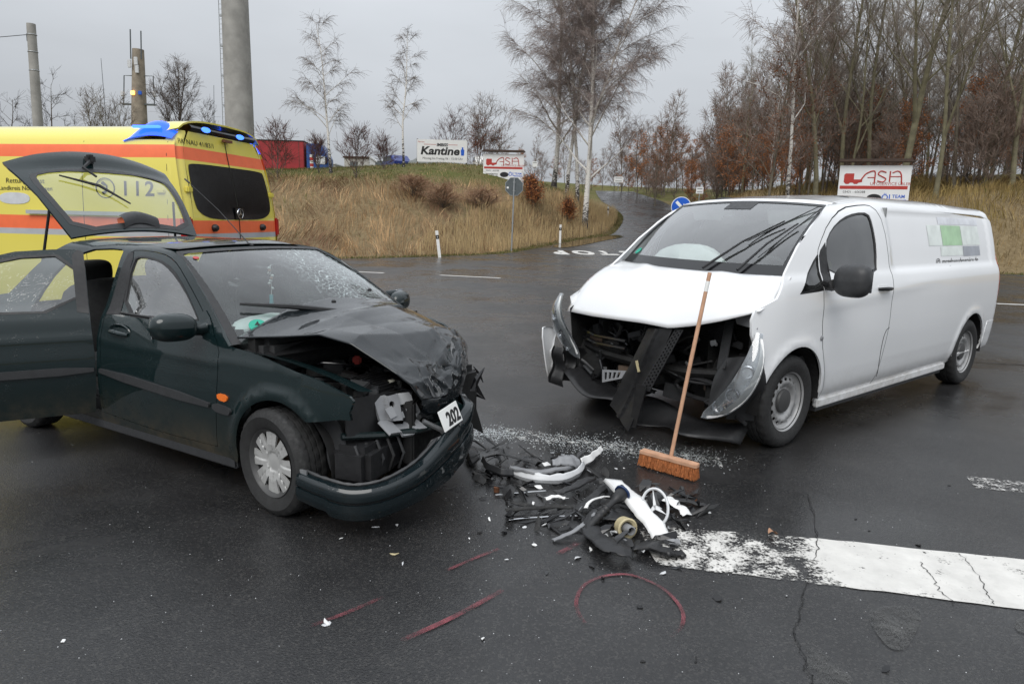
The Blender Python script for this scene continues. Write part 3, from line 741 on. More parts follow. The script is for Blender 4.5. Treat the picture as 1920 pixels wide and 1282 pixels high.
def make_tree(name, loc, rz, args, bark, twcol, label, cat='tree', group=None, leaves=None, sc=1.0):
    tr, a, b, r_ = grow(**args)
    root = empty(name, loc, rz, label, cat, group); root.scale = (sc, sc, sc)
    tr.build('trunk', M[bark], root, smooth=True, sharp=2.0)
    V, Q = twigs_np(a, b, r_[:, 0], r_[:, 1])
    C = np.array([twcol]) * rng.uniform(.7, 1.3, (len(a), 1)); C = np.repeat(C, 6, 0)
    cr_ = tri_mesh_np('crown', V, Q, M['bark_tint'], root, cols=C)
    if leaves:
        n, size, lc, zmax = leaves
        k = rng.integers(0, len(a), n * 3); base = a[k]; ok = base[:, 2] < zmax; base = base[ok][:n]; m = len(base)
        base = base + rng.normal(0, .12, base.shape)
        u = rng.normal(0, 1, (m, 3)); u /= np.linalg.norm(u, axis=1)[:, None]; v = np.cross(u, rng.normal(0, 1, (m, 3))); v /= np.linalg.norm(v, axis=1)[:, None]
        s_ = size * rng.uniform(.6, 1.4, (m, 1))
        LV = np.stack([base, base + u * s_ * .5 + v * s_ * .32, base + u * s_, base + u * s_ * .5 - v * s_ * .32], 1).reshape(-1, 3)
        LQ = np.arange(m)[:, None] * 4 + np.array([[0, 1, 2, 3]])
        LC = np.repeat(np.array([lc]) * rng.uniform(.5, 1.5, (m, 1)), 4, 0)
        lo_ = tri_mesh_np('leaves', LV, LQ, M['leaf_tint'], root, cols=LC); lo_['kind'] = 'stuff'
    return root
def plant(px, py, dist):
    p = at(px, py, dist); return (p.x, p.y, tz(p.x, p.y) - .12)
BT = (.27, .22, .20)
plain('bark_brown', (.13, .11, .08), .9, 0, .35, 3, .6); plain('bark_olive', (.155, .14, .085), .9, 0, .3, 3, .6); plain('bark_dark', (.10, .082, .068), .9, 0, .3, 3, .6)
BG = 'silver birches at the bend of the side road'
make_tree('birch_tree', plant(1097, 396, 50.5), 0.3, dict(seed=11, H=21, r0=.23, lean=(.085, 0), crown0=.22, nprim=34, plen=.25, ntw=120, twl=.95, twr=.0056, up=1.15, fork=1), 'birch_bark', BT, 'thick leaning silver birch nearest the side road, black bark at its foot', group=BG)
make_tree('birch_tree', plant(1083, 372, 53), 1.9, dict(seed=12, H=19, r0=.16, lean=(.06, .03), crown0=.3, nprim=28, plen=.22, ntw=110, twl=.9, twr=.0056, up=1.2), 'birch_bark', BT, 'slender silver birch standing close behind the thick leaning one', group=BG)
make_tree('birch_tree', plant(1062, 366, 53), 4.0, dict(seed=13, H=21, r0=.15, lean=(-.02, 0), crown0=.28, nprim=28, plen=.24, ntw=110, twl=.95, twr=.0056, up=1.1), 'birch_bark', BT, 'straight thin white-trunked birch in the middle of the birch group', group=BG)
make_tree('birch_tree', plant(1038, 350, 54.5), 5.2, dict(seed=14, H=20, r0=.20, lean=(.03, .02), crown0=.2, nprim=34, plen=.27, ntw=120, twl=1.0, twr=.0056, up=1.0), 'birch_bark', BT, 'leftmost birch of the group by the side road, wide drooping crown', group=BG)
YG = 'young birches on the embankment'
make_tree('birch_tree', plant(621, 337, 46), 2.0, dict(seed=21, H=8.8, r0=.10, lean=(.06, 0), crown0=.30, nprim=20, plen=.26, ntw=70, twl=.65, twr=.0052, up=1.0), 'birch_bark', (.17, .135, .115), 'young white birch on the grass bank right of the red trailer', group=YG)
make_tree('birch_tree', plant(757, 322, 48), 3.4, dict(seed=22, H=8.2, r0=.085, lean=(.0, 0), crown0=.34, nprim=20, plen=.20, ntw=70, twl=.55, twr=.0052, up=1.3), 'birch_bark', (.17, .135, .115), 'young white birch on the bank left of the canteen billboard', group=YG)
# round tree, bushes and poplar scrub behind the ambulance
make_tree('bare_tree', plant(335, 330, 62), 0, dict(seed=31, H=8.2, r0=.17, style='wood', crown0=.22, nprim=26, plen=.34, ntw=40, twl=.6, twr=.0075, up=1.5, fork=2), 'bark_dark', (.11, .085, .072), 'round-crowned bare tree above the ambulance roof')
make_tree('bare_tree', plant(100, 335, 55), 1, dict(seed=32, H=6.5, r0=.10, style='wood', crown0=.2, nprim=16, plen=.4, ntw=26, twl=.6, twr=.007, up=.8), 'bark_dark', (.06, .048, .04), 'bare tree behind the concrete pole at the left edge')
make_tree('bare_tree', plant(20, 335, 55), 2, dict(seed=33, H=5.6, r0=.10, style='wood', crown0=.2, nprim=16, plen=.4, ntw=26, twl=.6, twr=.007, up=.7), 'bark_dark', (.06, .048, .04), 'low bare tree at the far left edge')
for i, (px, hh) in enumerate(((185, 6.2), (215, 6.8), (238, 6.0))):
    make_tree('scrub_tree', plant(px, 332, 66), i, dict(seed=34 + i, H=hh, r0=.08, style='wood', crown0=.08, nprim=22, plen=.5, ntw=20, twl=.7, twr=.009, up=2.2), 'bark_olive', (.13, .10, .07), ('upright olive scrub tree, leftmost of three by the antenna tower', 'upright olive scrub tree, middle one of three by the antenna tower', 'upright olive scrub tree touching the antenna tower')[i], group='scrub trees by the antenna tower')
make_tree('scrub_tree', plant(402, 332, 60), 3, dict(seed=39, H=5.2, r0=.07, style='wood', crown0=.15, nprim=18, plen=.4, ntw=24, twl=.5, twr=.008, up=1.4), 'bark_dark', (.06, .047, .04), 'small bare tree left of the tall concrete mast')
# shrubs on the bank
def shrub(px, py, dist, H, seed, label, col=(.105, .05, .04), leaves=None, n=26, group='shrubs on the embankment'):
    return make_tree('shrub', plant(px, py, dist), seed, dict(seed=seed, H=H, r0=.03, style='wood', crown0=.03, nprim=n, plen=.72, ntw=30, twl=.5, twr=.0075, up=1.7), 'bark_dark', col, label, 'shrub', group, leaves)
shrub(521, 350, 41, 2.6, 51, 'red-twigged shrub beside the ambulance, in front of the trailer')
shrub(598, 335, 46, 1.9, 52, 'small shrub between the blue truck cab and the young birch')
shrub(668, 348, 42, 2.4, 53, 'dense rounded shrub right of the young birch')
shrub(720, 332, 47, 1.7, 54, 'low shrub in front of the brown shed')
shrub(896, 335, 60, 4.0, 55, 'tall reddish shrub right of the canteen billboard', (.13, .06, .045), (700, .10, (.24, .085, .04), 9))
shrub(845, 330, 64, 4.6, 56, 'high bare shrub behind the canteen billboard')
shrub(905, 335, 60, 5.5, 57, 'pale bare bush left of the roofed signboard', (.20, .15, .12))
LC = (.42, .175, .07)
shrub(1000, 378, 45, 1.7, 58, 'rust-leaved shrub right of the octagonal sign', leaves=(1500, .10, LC, 5))
shrub(1065, 392, 48.5, 1.4, 59, 'low rust-leaved shrub at the foot of the birches', leaves=(1200, .10, LC, 5))
_b = shrub(905, 385, 40, 1.6, 60, 'brown dry bramble thicket left of the octagonal sign', (.34, .215, .14), n=34); _b.scale = (1.7, 1.5, .62)
_b = shrub(830, 392, 38, 1.5, 61, 'brown dry bramble in the middle of the bank', (.34, .215, .14), n=34); _b.scale = (1.7, 1.5, .62)
_b = shrub(775, 380, 39, 1.4, 62, 'brown dry bramble below the canteen billboard', (.34, .215, .14), n=34); _b.scale = (1.7, 1.5, .62)
# ---- wood on the right: five tall kinds, saplings with rust leaves, undergrowth, all standing trees of their own
def variant(args, bark, col, leaves=None):
    t = make_tree('wood_tree', (0, -400, -50), 0, args, bark, col, 'x', 'tree', None, leaves)
    return t
WC = (.25, .215, .18)
tall = [variant(dict(seed=71, H=19, r0=.155, style='wood', crown0=.28, nprim=22, plen=.22, ntw=30, twl=.7, twr=.0070, up=1.6, fork=1), 'bark_olive', WC),
        variant(dict(seed=72, H=21, r0=.14, style='wood', lean=(.03, 0), crown0=.32, nprim=22, plen=.20, ntw=30, twl=.7, twr=.0070, up=1.7, fork=1), 'bark_olive', WC),
        variant(dict(seed=73, H=17, r0=.10, style='wood', lean=(-.05, 0), crown0=.25, nprim=22, plen=.22, ntw=34, twl=.7, twr=.0085, up=1.5), 'bark_brown', WC),
        variant(dict(seed=74, H=15, r0=.075, style='wood', lean=(.03, 0), crown0=.2, nprim=24, plen=.22, ntw=34, twl=.7, twr=.0085, up=1.6), 'bark_dark', WC),
        variant(dict(seed=75, H=18, r0=.11, style='birch', crown0=.3, nprim=24, plen=.20, ntw=44, twl=.8, twr=.0070, up=1.3), 'birch_bark', BT)]
under = [variant(dict(seed=81, H=6.5, r0=.06, style='wood', crown0=.12, nprim=24, plen=.30, ntw=34, twl=.6, twr=.0085, up=.9), 'bark_dark', (.20, .145, .115), (2400, .105, LC, 6)),
         variant(dict(seed=82, H=5.0, r0=.05, style='wood', crown0=.08, nprim=26, plen=.42, ntw=38, twl=.6, twr=.0085, up=1.1), 'bark_dark', (.22, .165, .135)),
         variant(dict(seed=83, H=9.0, r0=.07, style='wood', crown0=.15, nprim=26, plen=.28, ntw=36, twl=.65, twr=.0085, up=1.3), 'bark_brown', (.22, .165, .135), (900, .10, (.20, .09, .05), 7))]
used = set()
def put(src, px, dist, sc, rz, label, group, py=380):
    loc = plant(px, py, dist)
    if id(src) in used: o = copy_tree(src)
    else: o = src; used.add(id(src))
    o.location = loc; o.rotation_euler = (0, 0, rz); o.scale = (sc, sc, sc * random.uniform(.92, 1.08))
    tag(o, label, 'tree', group); return o
rd = random.Random(5)
put(tall[4], 1476, 40, 1.0, .4, 'white birch at the edge of the wood left of the signboard behind the van', 'birches at the edge of the wood')
put(tall[0], 1528, 41, .95, 1.0, 'tall olive-barked tree just right of the white birch above the van', 'large trees at the edge of the wood')
put(tall[1], 1575, 43, 1.0, 2.0, 'tall olive tree rising behind the left end of the van signboard', 'large trees at the edge of the wood')
put(tall[1], 1625, 44, 1.0, 2.6, 'tall olive tree rising behind the middle of the van signboard', 'large trees at the edge of the wood')
put(tall[0], 1688, 36, 1.15, 3.3, 'thickest trunk of the wood, behind the right end of the van signboard', 'large trees at the edge of the wood')
put(tall[1], 1752, 34, .8, 4.4, 'leaning thin olive tree right of the van signboard', 'large trees at the edge of the wood')
put(tall[2], 1785, 39, 1.05, .2, 'tall tree above the rear of the van', 'large trees at the edge of the wood')
put(tall[0], 1840, 40, .95, 5.0, 'forked tree near the right edge of the photo', 'large trees at the edge of the wood')
put(tall[1], 1893, 38, 1.0, 1.5, 'last tall tree before the right edge of the photo', 'large trees at the edge of the wood')
put(tall[4], 1440, 60, .55, 1.2, 'thin far birch above the front of the van roof', 'birches at the edge of the wood')
put(tall[4], 1408, 66, .75, 2.2, 'tall far birch at the left edge of the wood', 'birches at the edge of the wood')
GW = 'bare trees standing in the wood'; LW = 'bare tree among many in the wood behind the white van'
for i in range(84):
    px = 1390 + (i * 37.7) % 640 + rd.uniform(-9, 9); dist = rd.uniform(42, 82)
    if px < 1470: dist = rd.uniform(64, 92)
    put(tall[rd.choice((0, 2, 3, 3, 3, 3, 1))], px, dist, rd.uniform(.62, .95), rd.uniform(0, 6.28), LW, GW)
GU = 'rust-leaved saplings under the wood'; LU = 'sapling holding rust-brown leaves under the wood'
for i in range(26):
    px = rd.uniform(1285, 1700) if i < 20 else rd.uniform(1700, 1990); dist = rd.uniform(40, 66)
    if px < 1420: dist = rd.uniform(60, 84)
    put(under[0], px, dist, rd.uniform(.6, 1.1), rd.uniform(0, 6.28), LU, GU)
GB = 'leafless undergrowth of the wood'; LB = 'leafless twiggy bush in the undergrowth of the wood'
for i in range(46):
    px = rd.uniform(1215, 2000); dist = rd.uniform(38, 74)
    if px < 1400: dist = rd.uniform(70, 105)
    put(under[1 if i % 3 else 2], px, dist, rd.uniform(.7, 1.25), rd.uniform(0, 6.28), LB, GB)
GH = 'bushes behind the birches along the hilltop'
for i in range(16):
    px = 930 + i * 22 + rd.uniform(-9, 9); put(under[(2, 1, 0)[i % 3]], px, rd.uniform(88, 115), rd.uniform(.55, .85), rd.uniform(0, 6), 'hazy brown bush on the hilltop behind the birches', GH, 350)

GR = 'bushes closing off the view right of the side road'
for i in range(26):
    px = rd.uniform(1165, 1400); put(under[(2, 1, 0, 2)[i % 4]], px, rd.uniform(84, 112) if px < 1280 else rd.uniform(68, 100), rd.uniform(.75, 1.35), rd.uniform(0, 6), 'brown leafless bush on the wooded bank right of the side road', GR, 350)
# ---------------------------------------------------------------- wheels (axle along Y, outer face at +Y)
def tyre(r, rim, w, parent, name='tyre', n=110):
    m = MB(); hw = w / 2
    prof = [(rim - .012, -hw * .72), (rim + .008, -hw * .86), (rim + .05, -hw * .98), ((r + rim) / 2 + .012, -hw * 1.02), (r - .028, -hw * .95), (r - .010, -hw * .84), (r - .002, -hw * .70)]
    tread = [(r, -hw * .62), (r, -hw * .40), (r - .008, -hw * .38), (r - .008, -hw * .30), (r, -hw * .28), (r + .001, -hw * .05), (r - .008, -hw * .03), (r - .008, hw * .03), (r + .001, hw * .05), (r, hw * .28), (r - .008, hw * .30), (r - .008, hw * .38), (r, hw * .40), (r, hw * .62)]
    prof = prof + tread + [(a, -b) for a, b in prof[::-1]]
    V = []; k = len(prof)
    for i, (rr, y) in enumerate(prof):
        for j in range(n):
            q = rr
            if 5 <= i < k - 5 and rr > r - .012:
                ph = (j + int(abs(y) / hw * 4)) % 4
                if ph == 0: q -= .0065
            a = 2 * math.pi * j / n; V.append((q * math.cos(a), y, q * math.sin(a)))
    Fc = [(i * n + j, (i + 1) * n + j, (i + 1) * n + (j + 1) % n, i * n + (j + 1) % n) for i in range(k - 1) for j in range(n)]
    m.add(V, Fc); return m.build(name, M['rubber'], parent, smooth=True, sharp=.5)
def ell(cx, cy, a, b, rot, n=10):
    return [(cx + a * math.cos(t) * math.cos(rot) - b * math.sin(t) * math.sin(rot), cy + a * math.cos(t) * math.sin(rot) + b * math.sin(t) * math.cos(rot)) for t in [2 * math.pi * i / n for i in range(n)]]
def circ(r, n=48): return [(r * math.cos(2 * math.pi * i / n), r * math.sin(2 * math.pi * i / n)) for i in range(n)]
def disc(name, R0, prof, holes, mat, parent, step=.016, flange=.008):
    rr = [p[0] for p in prof]; hh = [p[1] for p in prof]
    return panel(name, circ(R0, 64), lambda x, y: (x, np.interp(np.hypot(x, y), rr, hh), y), mat, parent, holes=holes, step=step, flange=flange, out=(0, 1, 0), bstep=.012)
def wheel_inner(rim, w, parent, mat):
    m = MB()
    m.lathe([(rim + .004, w * .43), (rim - .004, w * .40), (rim - .012, w * .33), (rim - .022, w * .28), (rim - .026, -w * .38), (rim + .002, -w * .43)], 48, Matrix.Rotation(-math.pi / 2, 4, 'X'))
    m.build('rim', M[mat], parent, smooth=True)
    d = MB(); d.lathe([(.001, -.02), (rim * .72, -.02), (rim * .72, -.03), (.001, -.03)], 32, Matrix.Translation((0, -.0, 0)) @ Matrix.Rotation(-math.pi / 2, 4, 'X'))
    d.build('brake_disc', M['brake'], parent, smooth=True)
    b = MB(); b.lathe([(rim - .03, -w * .30), (.001, -w * .30)], 32, Matrix.Rotation(-math.pi / 2, 4, 'X')); b.build('drum', M['underbody'], parent)
def van_wheel(root, loc, steer):
    t = bpy.data.objects.new('wheel', None); COL.objects.link(t); t.parent = root; t.location = loc; t.rotation_euler = (0, 0, steer)
    tyre(.335, .212, .205, t)
    wheel_inner(.212, .205, t, 'steel_wheel')
    holes = [ell(.160 * math.cos(a), .160 * math.sin(a), .020, .011, a + math.pi / 2, 10) for a in [2 * math.pi * i / 16 for i in range(16)]]
    disc('disc', .205, [(0, .050), (.06, .050), (.10, .040), (.125, .062), (.140, .066), (.175, .050), (.195, .062), (.21, .066)], holes, M['steel_wheel'], t)
    m = MB(); m.lathe([(.088, .040), (.088, .052), (.080, .064), (.05, .070), (.001, .072)], 32, Matrix.Rotation(-math.pi / 2, 4, 'X')); m.build('hub_cap', M['hub_dark'], t, smooth=True)
    return t
def star(parent, M0, r, mat, name='emblem'):
    m = MB(); ring = [(r * math.cos(a), r * math.sin(a), 0) for a in [2 * math.pi * i / 32 for i in range(33)]]
    m.tube([M0 @ Vector(p) for p in ring], r * .09, 6)
    for k in range(3):
        a = math.pi / 2 + k * 2.0944; d = Vector((math.cos(a), math.sin(a), 0)); n_ = Vector((-d.y, d.x, 0))
        pts = [n_ * r * .13, d * r * .97, -n_ * r * .13, -d * r * .06]
        m.add([M0 @ (p + Vector((0, 0, h_))) for h_ in (-.003, .005) for p in pts], [(0, 1, 2, 3), (7, 6, 5, 4), (0, 4, 5, 1), (1, 5, 6, 2), (2, 6, 7, 3), (3, 7, 4, 0)])
    return m.build(name, M[mat], parent)
# ---------------------------------------------------------------- white delivery van (local X forward from the front axle, Y left)
van = empty('delivery_van', (1.39, 5.43, 0), R(-140.9), 'white panel van with smashed front, bonnet up and headlights hanging loose', 'van')
VS = catmull([(.885, .26), (.93, .36), (.950, .485), (.953, .505), (.968, .72), (.970, .95), (.962, 1.10), (.945, 1.175), (.915, 1.24), (.90, 1.30), (.865, 1.48), (.81, 1.70), (.765, 1.80), (.68, 1.865), (.5, 1.90), (.25, 1.912), (0, 1.916)], 8)
VBX = -4.22                                   # rear face
def v_wx(x):
    x = np.asarray(x, float)
    w = 1 - .34 * np.clip(x - .15, 0, 1) ** 2 - .02 * sstep(-x, 2.6, 4.2)
    e = np.clip((-x - (-VBX - .16)) / .16, 0, 1); return w - .11 * (1 - np.sqrt(np.clip(1 - e * e, 0, 1)))
def v_zr(x):                                   # roof height factor above the belt
    return .90 - .04 * sstep(-np.asarray(x, float), 2.6, 4.3) - .10 * sstep(np.asarray(x, float), -1.6, -.55)
def v_side(s):
    def fn(x, z):
        x = np.asarray(x, float); z = np.asarray(z, float)
        zz = np.where(z > 1.2, 1.2 + (z - 1.2) / v_zr(x), z)
        y = np.interp(zz, VS[:, 1], VS[:, 0]) * v_wx(x)
        # pressed panel behind the door, character line, arch lips
        ins = sstep(x, -3.98, -3.90) * (1 - sstep(x, -1.56, -1.47)) * sstep(z, 1.215, 1.25) * (1 - sstep(z, 1.69, 1.73))
        y = y - .014 * ins
        zc = 1.00 + .07 * (-x - .3) / 1.2
        y = y + .007 * np.exp(-((z - zc) / .05) ** 2) * sstep(-x, -.1, .6) * (1 - sstep(-x, 1.3, 3.0))
        for cx in (0, -3.43):
            d = np.hypot(x - cx, z - .335); y = y + .012 * np.exp(-((d - .425) / .045) ** 2)
        if s < 0:                               # the struck side is pushed back a little
            k = sstep(x, -1.4, .1); return (x - .24 * k, -y * (1 - .095 * k), z)
        return (x, s * y, z)
    return fn
# VS must be monotone for the roof lookup
_i = np.argsort(-VS[:, 0][VS[:, 1] > 1.6]); _RS = VS[VS[:, 1] > 1.6]
def v_roof(x, y):
    x = np.asarray(x, float); y = np.asarray(y, float)
    yy = np.abs(y) / v_wx(x)
    z = np.interp(yy, _RS[::-1, 0], _RS[::-1, 1])
    z = 1.2 + (z - 1.2) * v_zr(x)
    rb = -.006 * (np.exp(-((np.abs(y) - .28) / .03) ** 2)) * sstep(-x, 1.1, 1.4) * (1 - sstep(-x, 3.8, 4.0))
    return (x, y, z + rb)
door_v = smooth_poly([(-.49, .275), (-.455, .42), (-.30, .80), (-.285, 1.10), (-.30, 1.36), (-.33, 1.42), (-.55, 1.60), (-.84, 1.705), (-1.20, 1.742), (-1.34, 1.735), (-1.43, 1.60), (-1.445, 1.25), (-1.41, 1.0), (-1.42, .78), (-1.385, .50), (-1.365, .275)], 1, keep=(0, 15))
glass_v = smooth_poly([(-1.20, 1.185), (-1.255, 1.39), (-1.25, 1.60), (-1.215, 1.685), (-1.01, 1.68), (-.78, 1.638), (-.56, 1.55), (-.425, 1.44), (-.405, 1.20)], 1)
quart_v = smooth_poly([(.045, 1.108), (-.32, 1.395), (-.355, 1.37), (-.335, 1.135), (-.28, 1.118)], 1, keep=(0,))
def grow_poly(p, k):
    c = np.mean(p, 0); return [tuple(c + (np.array(q) - c) * (1 + k / max(.05, np.linalg.norm(np.array(q) - c)))) for q in p]
slide_v = [(-1.43, .76), (-1.345, .645), (-1.39, .37), (-1.41, .275)]
body_v = [(.20, 1.225), (-.05, 1.43), (-.30, 1.575), (-.54, 1.685), (-.72, 1.732), (-.95, 1.755), (-1.3, 1.77), (-4.05, 1.68), (-4.13, 1.645), (-4.19, 1.45), (-4.205, 1.25), (VBX + .0, 1.0), (VBX + .01, .60), (VBX + .03, .36), (-3.86, .325)] + arc(-3.43, .335, .405, 0, 180, 22) + [(-3.0, .265), (-2.0, .265), (-.5, .265), (-.42, .265)] + arc(0, .335, .405, 182, 28, 24)[1:] + [(.40, .66), (.475, .74), (.535, .86), (.545, .96), (.52, 1.025), (.32, 1.09)]
for s, nm in ((1, 'L'), (-1, 'R')):
    fn = v_side(s)
    panel('body_side', body_v, fn, M['van_white'], van, holes=[grow_poly(door_v, .009), grow_poly(quart_v, .004)], step=.05, out=(0, s, 0))
    d = panel('door', door_v, fn, M['van_white'], van, holes=[grow_poly(glass_v, .0)], step=.045, out=(0, s, 0))
    sh = lambda f, k: (lambda x, z: (lambda q: (q[0], q[1] - s * k, q[2]))(f(x, z)))
    panel('window', grow_poly(glass_v, .004), sh(fn, .010), M['glass_dark' if s > 0 else 'glass'], d, step=.07, flange=0, out=(0, s, 0))
    panel('window_seal', grow_poly(glass_v, .004), sh(fn, .004), M['black_plastic'], d, holes=[grow_poly(glass_v, -.022)], step=.03, flange=.01, out=(0, s, 0))
    panel('quarter_window', grow_poly(quart_v, .002), sh(fn, .008), M['glass_dark'], van, step=.07, flange=0, out=(0, s, 0))
    panel('quarter_seal', grow_poly(quart_v, .003), sh(fn, .003), M['black_plastic'], van, holes=[grow_poly(quart_v, -.02)], step=.03, flange=.01, out=(0, s, 0))
    panel('window_pillar', [(-.30, 1.12), (-.415, 1.19), (-.435, 1.455), (-.345, 1.40), (-.315, 1.36)], sh(fn, -.002), M['black_plastic'], d, step=.05, flange=.012, out=(0, s, 0))
    m = MB(); L_ = resample(grow_poly(door_v, .0045), .05); m.tube([tuple(float(c) for c in sh(fn, .003)(x, z)) for x, z in L_] + [tuple(float(c) for c in sh(fn, .003)(*L_[0]))], .0042, 4, cap=False); m.build('shut_line', M['ink'], van)
    # door handle
    hx, hz = -1.24, 1.085; yb = float(fn(hx, hz)[1])
    m = MB(); m.box((hx, yb - s * .006, hz), (.19, .03, .06)); m.build('handle_recess', M['van_white'], d, smooth=True, bevel=.012)
    m = MB(); m.tube([(hx - .105, yb + s * .002, hz - .004), (hx - .08, yb + s * .026, hz), (hx, yb + s * .034, hz + .004), (hx + .07, yb + s * .026, hz + .006), (hx + .095, yb + s * .002, hz + .004)], [.014, .017, .018, .017, .014], 8, flat=.8); m.build('door_handle', M['black_plastic'], d, smooth=True)
    if s > 0:
        # mirror: arm + big housing + glass
        m = MB(); m.tube([(-.33, s * .93, 1.16), (-.30, s * 1.00, 1.15), (-.25, s * 1.05, 1.17)], [.045, .04, .045], 8, flat=.7); arm = m.build('mirror_arm', M['black_plastic'], d, smooth=True)
        m = MB()
        def mir(u, v):
            th = 2 * math.pi * u; y = (v - .5); k = (1 - abs(2 * y) ** 3.2) ** .5 if abs(2 * y) < 1 else 0
            rx = .075 * k * (1.25 if math.cos(th) > 0 else .8); rz = .115 * k * (1 + .12 * (y))
            cx = math.copysign(abs(math.cos(th)) ** .75, math.cos(th)); cz = math.copysign(abs(math.sin(th)) ** .65, math.sin(th))
            return Vector((-.27 + rx * cx + .03 * y, s * (1.165 + y * .27), 1.205 + rz * cz + .012 * y))
        m.grid(mir, 24, 16); m.build('mirror_housing', M['trim_grey'], d, smooth=True, sharp=1.2)
        m = MB(); m.box((-.337, s * 1.165, 1.205), (.008, .20, .16)); m.build('mirror_glass', M['mirror'], d, bevel=.003)
    # arch liners
    for cx in (0, -3.43):
        m = MB(); m.grid(lambda u, v: Vector((cx + .408 * math.cos(R(-5 + 190 * u)), s * (.935 - .42 * v), .335 + .408 * math.sin(R(-5 + 190 * u)))), 24, 2)
        m.add([(cx - .41, s * .515, .26), (cx + .41, s * .515, .26), (cx + .41, s * .515, .76), (cx - .41, s * .515, .76)], [(0, 1, 2, 3)])
        m.build('wheel_arch_liner', M['underbody'], van)
    m = MB(); m.box((-1.72, s * .885, .245), (2.5, .05, .07)); m.build('sill', M['trim_grey'] if 0 else M['van_white'], van, bevel=.012)
    m = MB(); m.box((-1.72, s * .85, .20), (2.45, .06, .05)); m.build('sill_flange', M['trim_grey'], van)
    panel('bumper_end', [(VBX + .004, .345), (VBX + .006, .62), (-3.90, .62), (-3.865, .47), (-3.868, .33)], sh(fn, -.003), M['van_white'], van, step=.06, flange=.012, out=(0, s, 0))
    panel('tail_lamp', [(VBX + .02, .80), (VBX + .015, 1.25), (-4.16, 1.32), (-4.13, 1.22), (-4.15, .84)], sh(fn, -.003), M['tail_red'], van, step=.05, flange=.01, out=(0, s, 0))
    van_wheel(van, (0, s * .835, .335), R(0) if s > 0 else math.pi)
    van_wheel(van, (-3.43, s * .835, .335), 0 if s > 0 else math.pi)
    if s > 0:
        # front shut line of the load door (kinked) and fuel/side details
        strip_pts = [(-1.43, .76), (-1.375, .735), (-1.345, .66), (-1.352, .52), (-1.40, .34)]
        m = MB(); m.tube([tuple(fn(x, z)[k] + (0, .0004 * s, 0)[k] for k in range(3)) for x, z in catmull(strip_pts, 5)], .0028, 5); m.build('shut_line', M['ink'], van)
        m = MB(); p = fn(-.30, .775); m.lathe([(.02, -.004), (.02, .003), (.014, .008), (.001, .009)], 16, frame((p[0], p[1], p[2]), (1, 0, 0), (0, 0, 1)) @ Matrix.Rotation(math.pi, 4, 'X')); m.build('side_repeater', M['grey_plastic'], van, smooth=True)
        # vinyl lettering and logo blocks on the load side
        def dec(nm_, poly, mt): panel(nm_, poly, sh(fn, -.0025), M[mt], van, step=.05, flange=0, out=(0, 1, 0))
        dec('logo_block', [(-2.66, 1.415), (-3.165, 1.415), (-3.165, 1.60), (-2.66, 1.60)], 'decal_green')
        dec('logo_block', [(-3.175, 1.415), (-3.68, 1.415), (-3.68, 1.60), (-3.175, 1.60)], 'decal_pale2')
        dec('logo_block', [(-3.175, 1.31), (-3.66, 1.31), (-3.66, 1.405), (-3.175, 1.405)], 'decal_grey')
        dec('logo_block', [(-2.60, 1.32), (-3.165, 1.32), (-3.165, 1.405), (-2.60, 1.405)], 'decal_pale2')
        dec('logo_block', [(-2.62, 1.61), (-3.70, 1.61), (-3.70, 1.675), (-2.62, 1.675)], 'decal_pale')
        dec('logo_block', [(-2.34, 1.415), (-2.65, 1.415), (-2.65, 1.60), (-2.34, 1.60)], 'decal_pale2')
        o = text_mesh('lettering', '@ mrgebaeudeservice.de', .085, M['ink'], Matrix.Identity(4), van, width=1.12, squash=.9, depth=0)
        for v in o.data.vertices:
            x, z = -3.02 - v.co.x, 1.268 + v.co.y
            q = sh(fn, -.003)(x, z); v.co = (float(q[0]), float(q[1]), float(q[2]))
def vroofpoly():
    n = 16; L = [(x, float(v_side(1)(x, z)[1]) + .0) for x, z in [(-1.3 - 2.75 * k / 30, 1.77 - .09 * k / 30) for k in range(31)]]
    hdr = [(-.78 - .12 * (y / .69) ** 2, y) for y in np.linspace(.69, -.69, n)]
    return L[::-1] + hdr + [(a, -b) for a, b in L] + [(-4.14, -.66), (-4.17, -.4), (-4.18, 0), (-4.17, .4), (-4.14, .66)]
panel('roof', vroofpoly(), v_roof, M['van_white'], van, step=.07, out=(0, 0, 1), flange=.01)
# A-pillar / roof-edge fillers between windscreen and side
SK = .10                                        # slight skew of the pushed-in nose
def v_ws(u, v):                                 # u -1..1 across (left +), v 0 base .. 1 header
    yb, yt = .845, .695
    y = (yb + (yt - yb) * v) * u
    xb = .12 - .18 * u * u + .12 * u; xt = -.71 - .06 * u * u
    zb = 1.218 + .01 * u * u; zt = 1.762 - .035 * u * u
    b = .035 * math.sin(math.pi * v) * (1 - .3 * u * u)
    return Vector((xb + (xt - xb) * v + b * .6, y, zb + (zt - zb) * v + b))
m = MB(); m.grid(lambda a, b: v_ws(2 * a - 1, b), 28, 18); ws = m.build('windscreen', M['glass_screen'], van, smooth=True, sharp=3)
def ws_band(name, u0, u1, v0, v1, mat, off=.004, nu=20, nv=4, parent=None):
    m = MB(); m.grid(lambda a, b: v_ws(u0 + (u1 - u0) * a, v0 + (v1 - v0) * b) + Vector((.6, 0, .8)) * off, nu, nv); return m.build(name, M[mat], parent or van, smooth=True, sharp=3)
ws_band('screen_band', -1, 1, -.02, .105, 'black_gloss'); ws_band('screen_band', -1, 1, .965, 1.0, 'black_gloss')
ws_band('screen_band', -1, -.955, .1, .97, 'black_gloss', nu=2, nv=14); ws_band('screen_band', .945, 1, .1, .97, 'black_gloss', nu=2, nv=14)
ws_band('sensor_panel', -.16, .20, .84, .97, 'trim_grey', .003, 8, 4)
